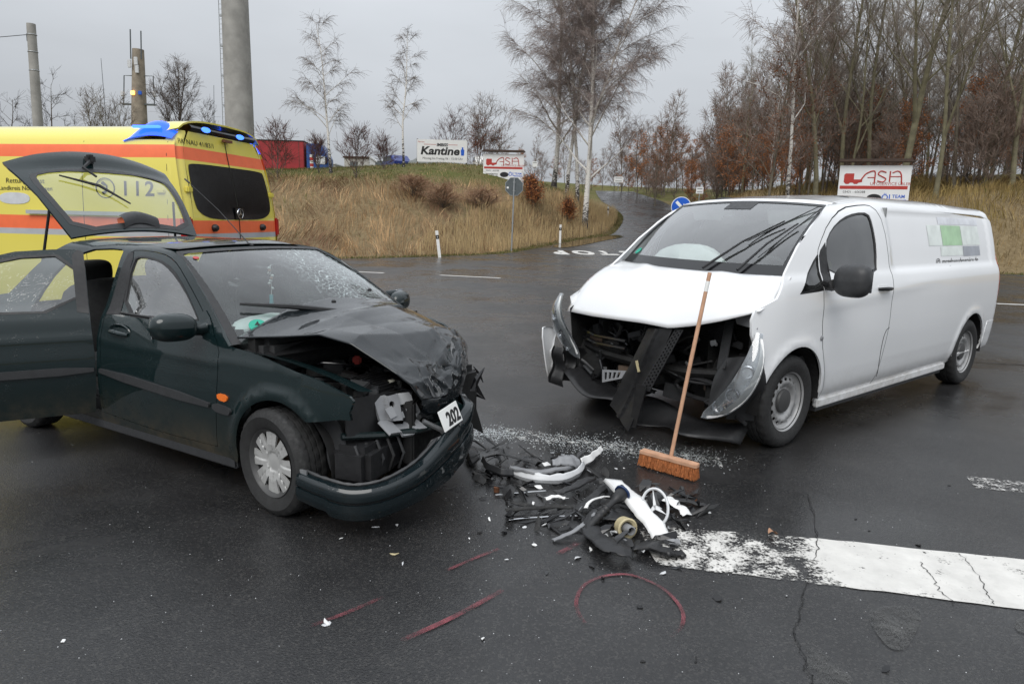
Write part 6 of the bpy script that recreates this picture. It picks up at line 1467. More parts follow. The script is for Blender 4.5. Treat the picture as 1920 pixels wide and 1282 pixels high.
# back: two doors with big dark windows
bands_b = [('amb_yellow', .52, 1.36), ('amb_grey', 1.36, 1.43), ('amb_orange', 1.43, 1.59), ('amb_yellow', 1.59, 2.30), ('amb_orange', 2.30, 2.45), ('amb_yellow', 2.45, 2.64)]
for sd in (1, -1):
    droot = empty('rear_door'); droot.parent = amb
    wpoly = smooth_poly([(sd * .012, 1.60), (sd * .50, 1.605), (sd * .72, 1.66), (sd * .82, 1.77), (sd * .795, 2.22), (sd * .74, 2.27), (sd * .012, 2.27)], 2, keep=(0, 6))
    for mt, z0, z1 in bands_b:
        w0, w1 = ytop(z0) - .115, ytop(z1) - .115
        panel('door_band', [(sd * .004, z0), (sd * w0, z0), (sd * w1, z1), (sd * .004, z1)], a_back, M[mt], droot, step=.10, flange=0, out=(-1, 0, 0))
    off = lambda k: (lambda y, z: (lambda q: (q[0] - k, q[1], q[2]))(a_back(y, z)))
    panel('window', wpoly, off(.006), M['black_gloss'], droot, step=.1, flange=.01, out=(-1, 0, 0))
    p = a_back(sd * .52, 1.50); m = MB(); m.lathe([(.045, 0), (.045, .03), (.03, .05), (.001, .055)], 16, frame((float(p[0]), float(p[1]), 1.50), (0, 1, 0), (0, 0, -1)) @ Matrix.Rotation(0, 4, 'X')); m.build('door_bumper', M['black_plastic'], droot, smooth=True)
    p = a_back(sd * .86, 1.95); m = MB(); m.box((float(p[0]) - .01, sd * .875, 1.95), (.05, .09, .07)); m.build('hinge', M['amb_yellow'], droot, bevel=.012)
    # rounded corner posts
    for mt, z0, z1 in bands_b:
        m = MB()
        def cp(a, b):
            z = z0 + (z1 - z0) * a; w = ytop(min(z, 2.60)) ; A = Vector([float(c) for c in a_back(sd * (w - .115), z)]); x1 = A.x + .14
            th = b * math.pi / 2; return Vector((x1 - .14 * math.cos(th), sd * (w - .115 + .112 * math.sin(th)), z))
        m.grid(cp, 6, 8); m.build('corner_post', M[mt], amb, smooth=True, sharp=3)
    m = MB(); p = a_back(sd * .90, 1.50); m.box((float(p[0]) + .045, sd * .935, 1.50), (.12, .10, .26)); m.build('tail_lamp', M['tail_red'], amb, bevel=.02)
    m = MB(); m.grid(lambda a, b: Vector((.20 + .60 * a, sd * (ye + .030 - .16 * b), 2.50 + .25 * math.sin(math.pi * min(1, .12 + .9 * a)) ** .7 * (.25 + .75 * math.sin(math.pi / 2 * b)))), 14, 6)
    m.build('blue_light', M['blue_lens'], amb, smooth=True, sharp=3, label='flashing blue corner light on the roof')
    m = MB(); m.box((.52, sd * (ye - .005), 2.665), (.34, .06, .03)); m.build('light_core', M['blue_core'], amb, bevel=.012)
m = MB(); p = a_back(0, 1.10); m.tube([Vector([float(c) for c in a_back(0, z)]) - Vector((.003, 0, 0)) for z in np.linspace(.55, 2.62, 16)], .006, 4); m.build('shut_line', M['ink'], amb)
p = a_back(.0, 1.68); eb = MB(); eb.box((float(p[0]) - .012, .0, 1.68), (.02, .20, .16)); ebo = eb.build('emblem_plate', M['black_gloss'], amb, bevel=.02)
star(ebo, frame((float(p[0]) - .027, .0, 1.68), (0, -1, 0), (0, 0, 1)), .062, 'chrome')
m = MB(); m.box((.11, 0, 2.60), (.04, .16, .035)); m.build('brake_light', M['rust'], amb)
# rear roof light bar
def ar(a, b): return Vector((.16 - .035 * math.sin(math.pi * b), -.66 + 1.32 * a, 2.645 + .085 * b))
m = MB(); m.grid(ar, 14, 4); lb = m.build('light_bar', M['black_gloss'], amb, smooth=True, label='black light bar above the rear doors')
for y in (.40, -.30):
    m = MB(); m.lathe([(.055, 0), (.05, .012), (.001, .016)], 16, frame((.122, y, 2.69), (0, 1, 0), (0, 0, -1)) @ Matrix.Diagonal((1.5, .6, 1, 1))); m.build('blue_lamp', M['blue_core'], lb, smooth=True)
o = text_mesh('lettering', 'RK NAU 41/83/1', .085, M['ink'], Matrix.Identity(4), amb, depth=0, width=.62, squash=.95)
for v in o.data.vertices: q = a_back(.55 - v.co.x - .0, 2.51 + v.co.y); v.co = (float(q[0]) - .004, float(q[1]), float(q[2]))
# small light pod on the roof flank, number plate, rear step
m = MB(); m.grid(lambda a, b: Vector((2.95 + .60 * a, ye + .016 - .07 * b, 2.53 + .075 * b)), 8, 4); lp = m.build('flank_light', M['black_gloss'], amb, smooth=True)
m = MB(); m.box((3.10, ye - .01, 2.575), (.10, .02, .03), Matrix.Rotation(-.5, 3, 'X')); m.build('lamp', M['blue_lens'], lp)
m = MB(); m.box((-.02, .30, .80), (.015, .50, .11)); np_ = m.build('number_plate', M['plate_white'], amb); text_mesh('plate_text', 'L RK 406', .10, M['ink'], frame((-.03, .30, .80), (0, -1, 0), (0, 0, 1)), np_, offset=.003, depth=.001, width=.42, squash=.9)
m = MB(); m.box((-.05, 0, .46), (.22, 1.80, .12)); m.build('rear_step', M['black_plastic'], amb, bevel=.02)
m = MB(); m.box((2.6, 0, .42), (4.6, 1.70, .16)); m.build('underbody', M['underbody'], amb)
# cab front (beyond the left edge)
m = MB(); m.grid(lambda a, b: Vector((4.55 - .30 * max(0, (b - .5)) * 2 + .85 * math.sin(math.pi * .5 * (1 - b)) ** 1.2 * (1 - .3 * (2 * a - 1) ** 2), (2 * a - 1) * (.97 - .12 * b), .45 + 1.95 * b)), 12, 14); m.build('cab_front', M['amb_yellow'], amb, smooth=True)
# ---------------------------------------------------------------- posts, signs, masts
def post(px, py, dist, tilt, lab):
    p = at(px, py, dist); z = tz(p.x, p.y)
    r_ = empty('delineator_post', (p.x, p.y, z - .1), .2, lab, 'post', 'white roadside delineator posts'); r_.rotation_euler = (0, tilt, .15)
    pr = [(-.06, -.045), (.06, -.045), (.06, .02), (0, .055), (-.06, .02)]
    MB().prism(pr, 0, .83).build('post_foot', M['post_white'], r_, bevel=.006); MB().prism(pr, .832, .982).build('black_band', M['ink'], r_)
    m = MB().prism(pr, .984, 1.16)
    m.build('post_head', M['post_white'], r_, bevel=.006)
    m = MB(); m.box((0, -.048, .91), (.035, .008, .06)); m.build('reflector', M['light_plastic'], r_)
post(825, 478, 29.3, -.12, 'tilted white delineator post in front of the embankment'); post(1050, 448, 42, 0, 'upright white delineator post beside the puddle'); post(1139, 421, 61.5, 0, 'farthest white delineator post at the bend of the side road')
def board_matrix(P, yaw): return Matrix.Translation(P) @ Matrix.Rotation(yaw, 4, 'Z') @ Matrix.Rotation(math.pi / 2, 4, 'X')   # local x right, y up, z toward viewer
def facing(P): return math.atan2(-P.x, P.y) * .6
# octagonal sign seen from behind
p = at(959, 462, 35); z = tz(p.x, p.y); st = empty('stop_sign', (p.x, p.y, z - .1), 0, 'grey back of an octagonal stop sign on a pole at the bank', 'sign')
tp = at(964, 350, 35); hgt = tp.z - z + .1; yw = facing(p)
m = MB(); m.tube([(0, 0, 0), ((tp.x - p.x) * .6, 0, hgt * .6), (tp.x - p.x, 0, hgt + .42)], .035, 10); m.build('pole', M['galv'], st, smooth=True)
oc = [(.44 * math.cos(R(22.5 + 45 * i)), .44 * math.sin(R(22.5 + 45 * i))) for i in range(8)]
BMx = Matrix.Translation((tp.x - p.x, .06, hgt)) @ Matrix.Rotation(math.pi / 2, 4, 'X')
MB().prism(oc, -.012, .012, BMx).build('sign_plate', M['sign_grey'], st)
m = MB(); pts_ = [BMx @ Vector((x * 1.0, y * 1.0, .013)) for x, y in oc + oc[:1]]; m.tube(pts_, .014, 6); m.build('rim', M['galv'], st)
for dz in (-.2, .2):
    m = MB(); m.box((tp.x - p.x, .02, hgt + dz), (.12, .05, .04)); m.build('clamp', M['galv'], st)
m = MB(); m.box((tp.x - p.x - .30, .043, hgt - .05), (.09, .004, .09)); m.build('sticker', M['plate_white'], st)
# two roofed signboards of the garage
def garage_board(px, py, dist, W, lab, cut=False):
    P = at(px, py, dist); g = empty('signboard', (P.x, P.y, tz(P.x, P.y) - .1), facing(P), lab, 'signboard', 'roofed signboards of the garage')
    H = W * .76; zc = P.z - g.location.z
    BM_ = Matrix.Translation((0, 0, zc)) @ Matrix.Rotation(math.pi / 2, 4, 'X')
    for x in (-.46, .46): m = MB(); m.tube([(x * W, .06, 0), (x * W, .06, zc + H * .5)], .05, 8); m.build('support_post', M['dark_wood'], g, smooth=True)
    m = MB(); m.box((0, 0, zc), (W, .04, H)); b = m.build('board', M['sign_white'], g, bevel=.005)
    m = MB(); m.box((0, -.02, zc + H * .58), (W * 1.06, .42, .05)); m.box((0, .12, zc + H * .61), (W * 1.02, .2, .10)); m.build('roof', M['dark_wood'], g)
    def T(s_, x, y, size, mt, **kw): text_mesh('lettering', s_, size, M[mt], BM_ @ Matrix.Translation((x * W, y * W, .023)), b, depth=.001, **kw)
    def bar(x0, y0, x1, y1, mt, nm='bar'): MB().prism([(x0 * W, y0 * W), (x1 * W, y0 * W), (x1 * W, y1 * W), (x0 * W, y1 * W)], .021, .025, BM_).build(nm, M[mt], b)
    # lorry pictogram
    MB().prism([(a * W, c * W) for a, c in ((-.43, .13), (-.43, .24), (-.41, .26), (-.29, .26), (-.29, .17), (-.17, .17), (-.17, .13), (-.22, .12), (-.24, .10), (-.28, .10), (-.30, .12), (-.34, .12), (-.36, .10), (-.40, .10))], .021, .025, BM_).build('lorry_symbol', M['sign_red'], b)
    def arcs(pts, r_=.008): m = MB(); m.tube([BM_ @ Vector((x * W, y * W, .024)) for x, y in catmull(pts, 6)], r_ * W, 5); m.build('letter_stroke', M['sign_red'], b)
    arcs([(-.19, .16), (-.13, .25), (-.04, .295), (.0, .27), (.0, .10)], .010); arcs([(-.10, .20), (.0, .20)], .008); arcs([(.155, .275), (.08, .295), (.045, .25), (.10, .215), (.155, .18), (.12, .135), (.04, .15)], .010); arcs([(.21, .135), (.21, .295)], .010); arcs([(.21, .215), (.36, .215)], .008); arcs([(.24, .27), (.31, .295), (.36, .25), (.38, .10)], .010)
    T('UTOSERVICE', .13, .105, .065 * W, 'sign_red'); T('ÜBLER', .42, .105, .06 * W, 'sign_red')
    bar(-.48, .025, .47, .075, 'sign_red'); T('Autoservice für PKW, LKW und Bus', .0, .05, .052 * W, 'sign_white', width=W * .82, squash=1.0, offset=.002)
    T('03431 - 606388', -.27, -.02, .05 * W, 'ink'); MB().prism(ell(.02 * W, -.11 * W, .105 * W, .062 * W, 0, 24), .021, .0245, BM_).build('oval_logo', M['ink'], b)
    T('A', -.035, -.11, .10 * W, 'sign_white', offset=.003); T('7', .02, -.11, .08 * W, 'sign_white', offset=.003); T('D', .075, -.11, .10 * W, 'sign_white', offset=.003); T('ÖL', .20, -.10, .12 * W, 'sign_blue', offset=.004); T('TEAM', .36, -.085, .07 * W, 'sign_blue', offset=.003); bar(.27, -.15, .47, -.13, 'sign_blue')
    for k in range(4): bar(-.44, -.11 - .05 * k, -.14, -.095 - .05 * k, 'ink')
    return g
garage_board(944, 319, 47, 2.55, 'roofed garage signboard on the bank behind the octagonal sign')
garage_board(1637, 358, 30.5, 2.65, 'roofed garage signboard showing above the van roof')
# canteen billboard
P = at(829, 283.5, 56); kb = empty('billboard', (P.x, P.y, tz(P.x, P.y) - .1), facing(P), 'white canteen billboard on posts above the embankment', 'billboard'); zc = P.z - kb.location.z; W, H = 3.72, 1.62
BM_ = Matrix.Translation((0, 0, zc)) @ Matrix.Rotation(math.pi / 2, 4, 'X')
for x in (-1.83, 1.83): m = MB(); m.box((x, .05, zc * .5 + .3), (.09, .09, zc + 1.1)); m.build('support_post', M['dark_wood'], kb)
m = MB(); m.box((0, 0, zc), (W, .05, H)); bd = m.build('board', M['sign_white'], kb)
def T(s_, x, y, size, mt, **kw): text_mesh('lettering', s_, size, M[mt], BM_ @ Matrix.Translation((x, y, .028)), bd, depth=.001, **kw)
T('Kantine', -.18, -.02, .80, 'ink', shear=.18, offset=.028, width=2.9, squash=1.0); T('Montag bis Freitag 06 - 15.00 Uhr', .05, -.55, .24, 'ink', width=3.0, squash=.95); T('IMBISS', .0, .43, .30, 'ink', offset=.012, shear=.15); T('Pension', -1.55, .63, .16, 'sign_red')
for x0, x1 in ((-1.35, -.45), (.45, 1.15)): MB().prism([(x0, .44), (x1, .44), (x1, .47), (x0, .47)], .026, .029, BM_).build('red_line', M['sign_red'], bd)
MB().prism([(1.42, -.30), (1.62, -.30), (1.66, .10), (1.58, .16), (1.58, .30), (1.46, .30), (1.46, .16), (1.38, .10)], .026, .03, BM_).build('cup_symbol', M['sign_blue'], bd)
# keep-right sign with striped marker board
P = at(1277, 388, 23.2); kr = empty('traffic_sign', (P.x, P.y, 0), facing(P), 'round blue arrow sign above a red and white striped board behind the van', 'sign'); kr.location.z = tz(P.x, P.y) - .02; zc = P.z - kr.location.z
BM_ = Matrix.Translation((0, -.05, zc)) @ Matrix.Rotation(math.pi / 2, 4, 'X')
m = MB(); m.tube([(0, 0, 0), (0, 0, zc + .28)], .03, 8); m.build('pole', M['galv'], kr, smooth=True)
MB().prism(circ(.31, 40), -.01, .0, BM_).build('rim', M['plate_white'], kr); dd = MB().prism(circ(.29, 40), .001, .006, BM_).build('disc', M['sign_blue'], kr)
arw = Matrix.Rotation(R(-45), 4, 'Z'); MB().prism([(-.045, .22), (.045, .22), (.045, -.04), (.12, .03), (.12, -.05), (0, -.21), (-.12, -.05), (-.12, .03), (-.045, -.04)][::-1], .007, .010, BM_ @ Matrix.Rotation(R(45), 4, 'Z')).build('arrow', M['plate_white'], dd)
bkM = Matrix.Translation((0, -.05, zc - .88)) @ Matrix.Rotation(math.pi / 2, 4, 'X')
bk = MB().prism([(-.26, -.5), (.26, -.5), (.26, .5), (-.26, .5)], -.01, 0, bkM).build('marker_board', M['plate_white'], kr)
for k in range(3):
    y0 = -.62 + .40 * k; poly = [(-.26, y0), (.26, y0 + .52), (.26, y0 + .72), (-.26, y0 + .20)]; poly = [(x, min(.5, max(-.5, y))) for x, y in poly]
    MB().prism(poly, .001, .004, bkM).build('red_stripe', M['tail_red'], bk)
# small white plates
def plate(px, py, dist, w, h_, lab, lines=2, mat='sign_white'):
    P = at(px, py, dist); g = empty('small_sign', (P.x, P.y, tz(P.x, P.y) - .1), facing(P), lab, 'sign'); zc = P.z - g.location.z
    m = MB(); m.tube([(0, .03, 0), (0, .03, zc + h_ / 2)], .025, 6); m.build('pole', M['galv'], g)
    m = MB(); m.box((0, 0, zc), (w, .02, h_)); b = m.build('plate', M[mat], g)
    for k in range(lines): m = MB(); m.box((0, -.012, zc + h_ * (.25 - .5 * k / max(1, lines - 1))), (w * .7, .004, h_ * .10)); m.build('text_line', M['sign_grey'], b)
plate(1312, 357, 44, .42, .38, 'small upright white plate right of the blue arrow sign'); plate(1160, 337, 82, 1.0, .62, 'wide white plate beside the side road uphill', 2); plate(1003, 308, 80, .55, .55, 'small pale sign on the hilltop right of the roofed board', 1)
# ---- masts at the left
def mast(px0, py0, px1, py1, dist, r0, r1, mat, lab, name='concrete_mast'):
    A, B = at(px0, py0, dist), at(px1, py1, dist); zb = tz(A.x, A.y) - .3
    g = empty(name, (A.x, A.y, zb), 0, lab, 'mast')
    B2 = Vector((B.x - A.x, 0, B.z - zb)); m = MB(); m.tube([(0, 0, 0), B2 * .5, B2], [r0, (r0 + r1) / 2, r1], 20); m.build('shaft', M[mat], g, smooth=True, sharp=.8); return g, B2
g, B2 = mast(453, 330, 438, -60, 46, .86, .74, 'concrete', 'tall thick concrete mast with a ladder behind the ambulance')
sid = Vector((-.95, -.3, 0)); 
for k in (-.10, .10): m = MB(); m.tube([Vector((k, 0, 0)) + sid * .88, B2 * 1.0 + Vector((k, 0, 0)) + sid * .80], .022, 6); m.build('ladder_rail', M['galv'], g)
for k in range(44):
    c_ = B2 * ((k + .5) / 44) + sid * (.88 - .08 * k / 44); m = MB(); m.tube([c_ + Vector((-.10, 0, 0)), c_ + Vector((.10, 0, 0))], .016, 5); m.build('rung', M['galv'], g)
for k in range(7):
    c_ = B2 * ((k + .6) / 7.2); m = MB(); m.box(c_ + sid * .80, (.16, .16, .10)); m.build('ladder_bracket', M['galv'], g)
g, B2 = mast(78, 330, 58, 45, 52, .34, .27, 'concrete', 'grey concrete pole with a wire at the left edge')
for f_ in (.70, .82, .93): m = MB(); c_ = B2 * f_; m.lathe([(.31, -.03), (.32, 0), (.31, .03)], 16, Matrix.Translation(c_)); m.build('band', M['galv'], g)
m = MB(); c_ = B2 * .93; m.tube([c_, c_ + Vector((-.35, 0, .0)), c_ + Vector((-.35, 0, -.4))], .03, 6); m.build('insulator_arm', M['sign_grey'], g)
m = MB(); m.tube([c_ + Vector((-.35, 0, .0)) + Vector((-12 * t, -4 * t, -1.2 * t * (1.7 - t) - .55 * t)) for t in [i / 10 for i in range(11)]], .022, 5); m.build('wire', M['ink'], g)
g, B2 = mast(263, 330, 259, 93, 84, 1.0, .58, 'concrete_old', 'weathered antenna tower with small dishes behind the scrub', 'antenna_tower')
H_ = B2.length
for x, z0, z1 in ((-.55, .92, 1.14), (.6, .92, 1.13)): m = MB(); m.tube([B2 * z0 + Vector((x, -.5, 0)), B2 * z1 * 1.0 + Vector((x, -.5, 0))], .07, 6); m.build('antenna_rod', M['sign_grey'], g)
m = MB(); m.box(B2 * .58, (3.6, .5, .14)); m.build('platform', M['sign_grey'], g)
for s in (-1, 1):
    m = MB(); m.tube([B2 * .58 + Vector((s * 1.7, 0, 0)), B2 * .80 + Vector((s * 1.6, 0, 0)), B2 * .80 + Vector((s * .5, 0, 0))], .06, 6); m.build('bracket', M['sign_grey'], g)
    m = MB(); m.box(B2 * .66 + Vector((s * 1.75, -.1, 0)), (.35, .35, .55)); m.build('aerial', M['light_plastic'], g, bevel=.05)
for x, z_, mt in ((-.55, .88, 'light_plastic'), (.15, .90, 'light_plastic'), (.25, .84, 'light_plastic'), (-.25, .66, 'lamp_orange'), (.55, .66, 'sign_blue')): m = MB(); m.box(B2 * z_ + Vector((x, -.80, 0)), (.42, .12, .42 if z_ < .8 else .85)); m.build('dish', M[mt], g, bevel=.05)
for px, top in ((207, 110), (402, 160)):
    A, B = at(px, 330, 70), at(px, top, 70); g = empty('thin_aerial', (A.x, A.y, tz(A.x, A.y) - .2), 0, 'thin aerial rod ' + ('left of the antenna tower' if px < 300 else 'left of the tall concrete mast'), 'aerial')
    m = MB(); m.tube([(0, 0, 0), (.0 if px < 300 else .4, 0, B.z - g.location.z)], [.05, .02], 5); m.build('rod', M['sign_grey'], g)
# ---- lorry, parked cars and sheds on the plateau
P = at(530, 330, 62); lo_ = empty('lorry', (P.x, P.y, tz(P.x, P.y) - .1), R(4), 'articulated lorry with red tarpaulin trailer and blue cab on the hill', 'lorry')
za = at(500, 264, 62).z - lo_.location.z; zb_ = at(530, 322, 62).z - lo_.location.z
m = MB(); m.box((-3.2, 1.2, (za + zb_) / 2), (10.0, 2.5, za - zb_)); m.build('trailer_curtain', M['truck_red'], lo_, bevel=.04)
for k in range(9): m = MB(); m.box((-7.4 + 1.1 * k, -.07, (za + zb_) / 2), (.03, .02, za - zb_ - .1)); m.build('curtain_strap', M['far_brown'], lo_)
m = MB(); m.box((-3.2, 1.2, za + .04), (10.05, 2.55, .08)); m.build('trailer_roof', M['ink'], lo_)
m = MB(); m.add([(2.0, -.05, zb_ - .5), (3.75, -.05, zb_ - .5), (3.75, -.05, zb_ + 1.2), (3.4, -.05, za - .5), (3.1, -.05, za - .1), (2.0, -.05, za - .15), (2.0, 2.3, zb_ - .5), (3.75, 2.3, zb_ - .5), (3.75, 2.3, zb_ + 1.2), (3.4, 2.3, za - .5), (3.1, 2.3, za - .1), (2.0, 2.3, za - .15)], [(0, 1, 2, 3, 4, 5), (11, 10, 9, 8, 7, 6), (0, 6, 7, 1), (1, 7, 8, 2), (2, 8, 9, 3), (3, 9, 10, 4), (4, 10, 11, 5), (5, 11, 6, 0)]); cb = m.build('cab', M['truck_blue'], lo_, bevel=.05)
m = MB(); m.box((3.15, -.065, zb_ + 1.0), (.75, .03, .65)); m.build('cab_window', M['light_plastic'], cb); m = MB(); m.box((3.62, -.16, zb_ + 1.0), (.12, .2, .5)); m.build('mirror', M['ink'], cb)
for x in (2.6, -.8, -5.2, -6.5): m = MB(); m.lathe([(.001, -.15), (.48, -.15), (.48, .15), (.001, .15)], 18, Matrix.Translation((x, .12, .5)) @ Matrix.Rotation(math.pi / 2, 4, 'X')); m.build('wheel', M['rubber'], lo_)
def small_car(px, py, dist, rz, mat, lab, sc=1.0):
    P = at(px, py, dist); g = empty('parked_car', (P.x, P.y, tz(P.x, P.y)), rz, lab, 'car', 'cars parked on the hill'); g.scale = (sc,) * 3
    pr = [(-2.1, .35), (2.1, .35), (2.1, .75), (1.1, .95), (.45, 1.42), (-1.0, 1.45), (-1.7, 1.0), (-2.1, .9)]
    m = MB().prism(pr, -.82, .82, Matrix.Rotation(math.pi / 2, 4, 'X')); m.build('body', M[mat], g, bevel=.08)
    m = MB().prism([(-1.45, .98), (.95, .98), (.40, 1.36), (-.95, 1.38)], -.835, .835, Matrix.Rotation(math.pi / 2, 4, 'X')); m.build('windows', M['black_gloss'], g)
    for x in (-1.3, 1.3):
        for y in (-.72, .72): m = MB(); m.lathe([(.001, -.1), (.32, -.1), (.32, .1), (.001, .1)], 14, Matrix.Translation((x, y, .32)) @ Matrix.Rotation(math.pi / 2, 4, 'X')); m.build('wheel', M['rubber'], g)
small_car(741, 326, 66, R(120), 'car_blue', 'dark blue car parked left of the canteen billboard'); small_car(812, 327, 64, R(8), 'car_silver', 'silver car parked below the canteen billboard'); small_car(903, 321, 75, R(100), 'post_white', 'white vehicle parked left of the roofed signboard')
def shed(px0, px1, pyt, pyb, dist, mat, roof, lab, slope=0.0, depth=4.0):
    A, B = at(px0, pyb, dist), at(px1, pyb, dist); zt_ = at(px0, pyt, dist).z; g = empty('shed', (A.x, A.y, tz(A.x, A.y) - .2), 0, lab, 'building'); w = B.x - A.x; h_ = zt_ - g.location.z
    m = MB(); m.add([(0, 0, 0), (w, 0, 0), (w, 0, h_ - slope), (0, 0, h_), (0, depth, 0), (w, depth, 0), (w, depth, h_ - slope), (0, depth, h_)], [(0, 1, 2, 3), (7, 6, 5, 4), (0, 4, 5, 1), (1, 5, 6, 2), (2, 6, 7, 3), (3, 7, 4, 0)]); m.build('wall', M[mat], g)
    m = MB(); m.add([(-.1, -.15, h_ + .02), (w + .1, -.15, h_ + .02 - slope), (w + .1, depth + .15, h_ + .02 - slope), (-.1, depth + .15, h_ + .02)] + [(-.1, -.15, h_ + .16), (w + .1, -.15, h_ + .16 - slope), (w + .1, depth + .15, h_ + .16 - slope), (-.1, depth + .15, h_ + .16)], [(0, 1, 2, 3), (7, 6, 5, 4), (0, 4, 5, 1), (1, 5, 6, 2), (2, 6, 7, 3), (3, 7, 4, 0)]); m.build('roof', M[roof], g)
    for k in range(max(1, int(w / 2.2))): m = MB(); m.box((1.0 + 2.2 * k, -.02, h_ * .55), (.8, .06, .7)); m.build('window', M['sign_grey'], g)
shed(597, 628, 303, 326, 95, 'far_wall', 'far_roof', 'low white-roofed building right of the blue lorry cab', .35, 8); shed(646, 692, 296, 326, 78, 'far_wall', 'dark_wood', 'pale container hut with a dark roof on the hill', 0, 3); shed(700, 790, 305, 326, 88, 'far_brown', 'dark_wood', 'brown timber shed behind the dark blue car', 0, 5); shed(693, 706, 294, 326, 76, 'far_roof', 'far_roof', 'white end wall beside the pale hut', .6, 2)
P = at(585, 326, 56); g = empty('striped_post', (P.x, P.y, tz(P.x, P.y) - .05), 0, 'red and white banded marker post beside the blue lorry cab', 'post')
for k in range(5): m = MB(); m.lathe([(.13, .22 * k), (.13, .22 * k + .218)], 14); m.build('band', M['sign_red' if k % 2 else 'post_white'], g)
# ---------------------------------------------------------------- broom leaning on the van
hb_ = gnd(1257, 855, .105)
tp_ = None
for k in range(200):
    q = Vector((0, 0, CAM_H)) + ray(1331, 511) * (4.2 + .005 * k)
    if (q - hb_).length < 1.36 and tp_ is None: tp_ = q
    if tp_ is not None and (q - hb_).length < (tp_ - hb_).length: tp_ = q
    if tp_ is not None and q.y > 4.78: break
br = empty('broom', (hb_.x, hb_.y, 0), 0, 'wooden broom with orange bristles leaning against the van', 'broom')
Lp = lambda v: Vector(v) - Vector((hb_.x, hb_.y, 0))
m = MB(); m.tube([Lp(hb_) - Vector((0, 0, .03)), Lp(hb_.lerp(tp_, .5)), Lp(tp_)], .0125, 12); hd_ = m.build('handle', M['wood_handle'], br, smooth=True)
m = MB(); a_ = hb_.lerp(tp_, .90); b_ = hb_.lerp(tp_, .955); m.tube([Lp(a_), Lp(b_)], .0131, 12); m.build('handle_label', M['plate_white'], hd_, smooth=True)
e0, e1 = gnd(1203, 848, .085), gnd(1309, 877, .085); dx = (e1 - e0).normalized(); dy = Vector((-dx.y, dx.x, 0)); L_ = (e1 - e0).length; c0 = (e0 + e1) / 2
HM = frame(Lp(c0), dx, dy)
m = MB(); m.prism([(-L_ / 2, -.03), (L_ / 2 - .01, -.03), (L_ / 2, -.018), (L_ / 2, .018), (L_ / 2 - .01, .03), (-L_ / 2, .03)], 0, .024, HM); m.build('head_block', M['wood_handle'], br, bevel=.003)
n = 1500; bx = rng.uniform(-L_ / 2 + .008, L_ / 2 - .008, n); by = rng.choice([-.022, -.011, 0, .011, .022], n) + rng.normal(0, .002, n)
bx = np.round(bx / .012) * .012 + rng.normal(0, .0028, n)
P0 = np.stack([bx, by, np.full(n, .002)], 1); P1 = np.stack([bx * 1.02 + rng.normal(0, .006, n), by * 1.35 + rng.normal(0, .006, n) - .006, np.full(n, -.078) + rng.uniform(0, .008, n)], 1)
mw = np.array(HM); P0 = P0 @ mw[:3, :3].T + mw[:3, 3]; P1 = P1 @ mw[:3, :3].T + mw[:3, 3]
V, Q = twigs_np(P0, P1, .0018, .0014); bo = tri_mesh_np('bristles', V, Q, M['bristle'], br); bo['kind'] = 'stuff'

# ---------------------------------------------------------------- wreckage swept into a heap
def gp(px, py, z=0.0): return gnd(px, py, z)
def hash_(s_): return (sum(ord(c) * (i + 3) for i, c in enumerate(s_)) % 97) * .37
def ribbon(name, pts, w, mat, label, cat='wreckage', curl=.3, standing=False, thick=.004, twist=0.0, tip=None, group=None, parts=()):
    """curved strip of body plastic: pts are 3-D points, w its width"""
    S_ = catmull([tuple(p) for p in pts], 6); n = len(S_); base = Vector(S_[0]); m = MB()
    def fn(u, v):
        i = u * (n - 1); j = min(int(i), n - 2); p = Vector(S_[j] + (S_[j + 1] - S_[j]) * (i - j)); t = Vector(S_[j + 1] - S_[j]).normalized()
        sd_ = Vector((0, 0, 1)).cross(t).normalized(); up_ = Vector((0, 0, 1)); a = (math.pi / 2 if standing else 0) + twist * u
        k = 1.0 if tip is None else (1 - (1 - tip) * u)
        d_ = (sd_ * math.cos(a) + up_ * math.sin(a)); nn = (up_ * math.cos(a) - sd_ * math.sin(a))
        sd2 = hash_(label); jag = w * (.13 if 'plastic' in mat and 'white' not in mat else .05) * (1.5 * noise.noise(Vector((u * 7, round(v) * 3, sd2))) + noise.noise(Vector((u * 21, round(v) * 3, sd2)))) if v < .1 or v > .9 else 0
        fold = .35 + .25 * math.sin(sd2); prof_ = min(v / fold, (1 - v) / (1 - fold)); cr_ = min(.010, w * .12) * (2 * abs((u * 2.7 + sd2) % 1 - .5) - .5)
        return p + d_ * ((v - (0 if standing else .5)) * w * k + jag) + nn * (curl * w * .42 * prof_ + cr_) - base
    m.grid(fn, 30, 8); o = m.build(name, M[mat], None, smooth=True, sharp=.35, solid=thick, loc=base); return tag(o, label, cat, group)
ribbon('body_strip', [gp(1148, 902, .10), gp(1175, 925, .12), gp(1205, 958, .10), gp(1228, 985, .07), gp(1240, 1005, .035)], .115, 'white_plastic', 'long white painted body strip lying across the heap of wreckage', curl=.35)
ribbon('body_strip', [gp(1248, 933, .05), gp(1265, 944, .05), gp(1280, 955, .03), gp(1289, 968, .01)], .075, 'white_plastic', 'short white body strip at the right end of the heap', curl=.3, tip=.7)
ribbon('bumper_trim', [gp(957, 893, .01), gp(1000, 906, .01), gp(1050, 907, .01), gp(1082, 895, .01), gp(1093, 880, .015)], .062, 'light_plastic', 'silver curved bumper trim at the back of the heap', standing=True, curl=.6, thick=.006)
ribbon('bumper_trim', [gp(1088, 880, .02), gp(1105, 868, .02), gp(1118, 855, .02), gp(1126, 846, .02)], .075, 'white_plastic', 'white curved end piece beside the silver trim', standing=True, curl=.7, thick=.006, tip=.5)
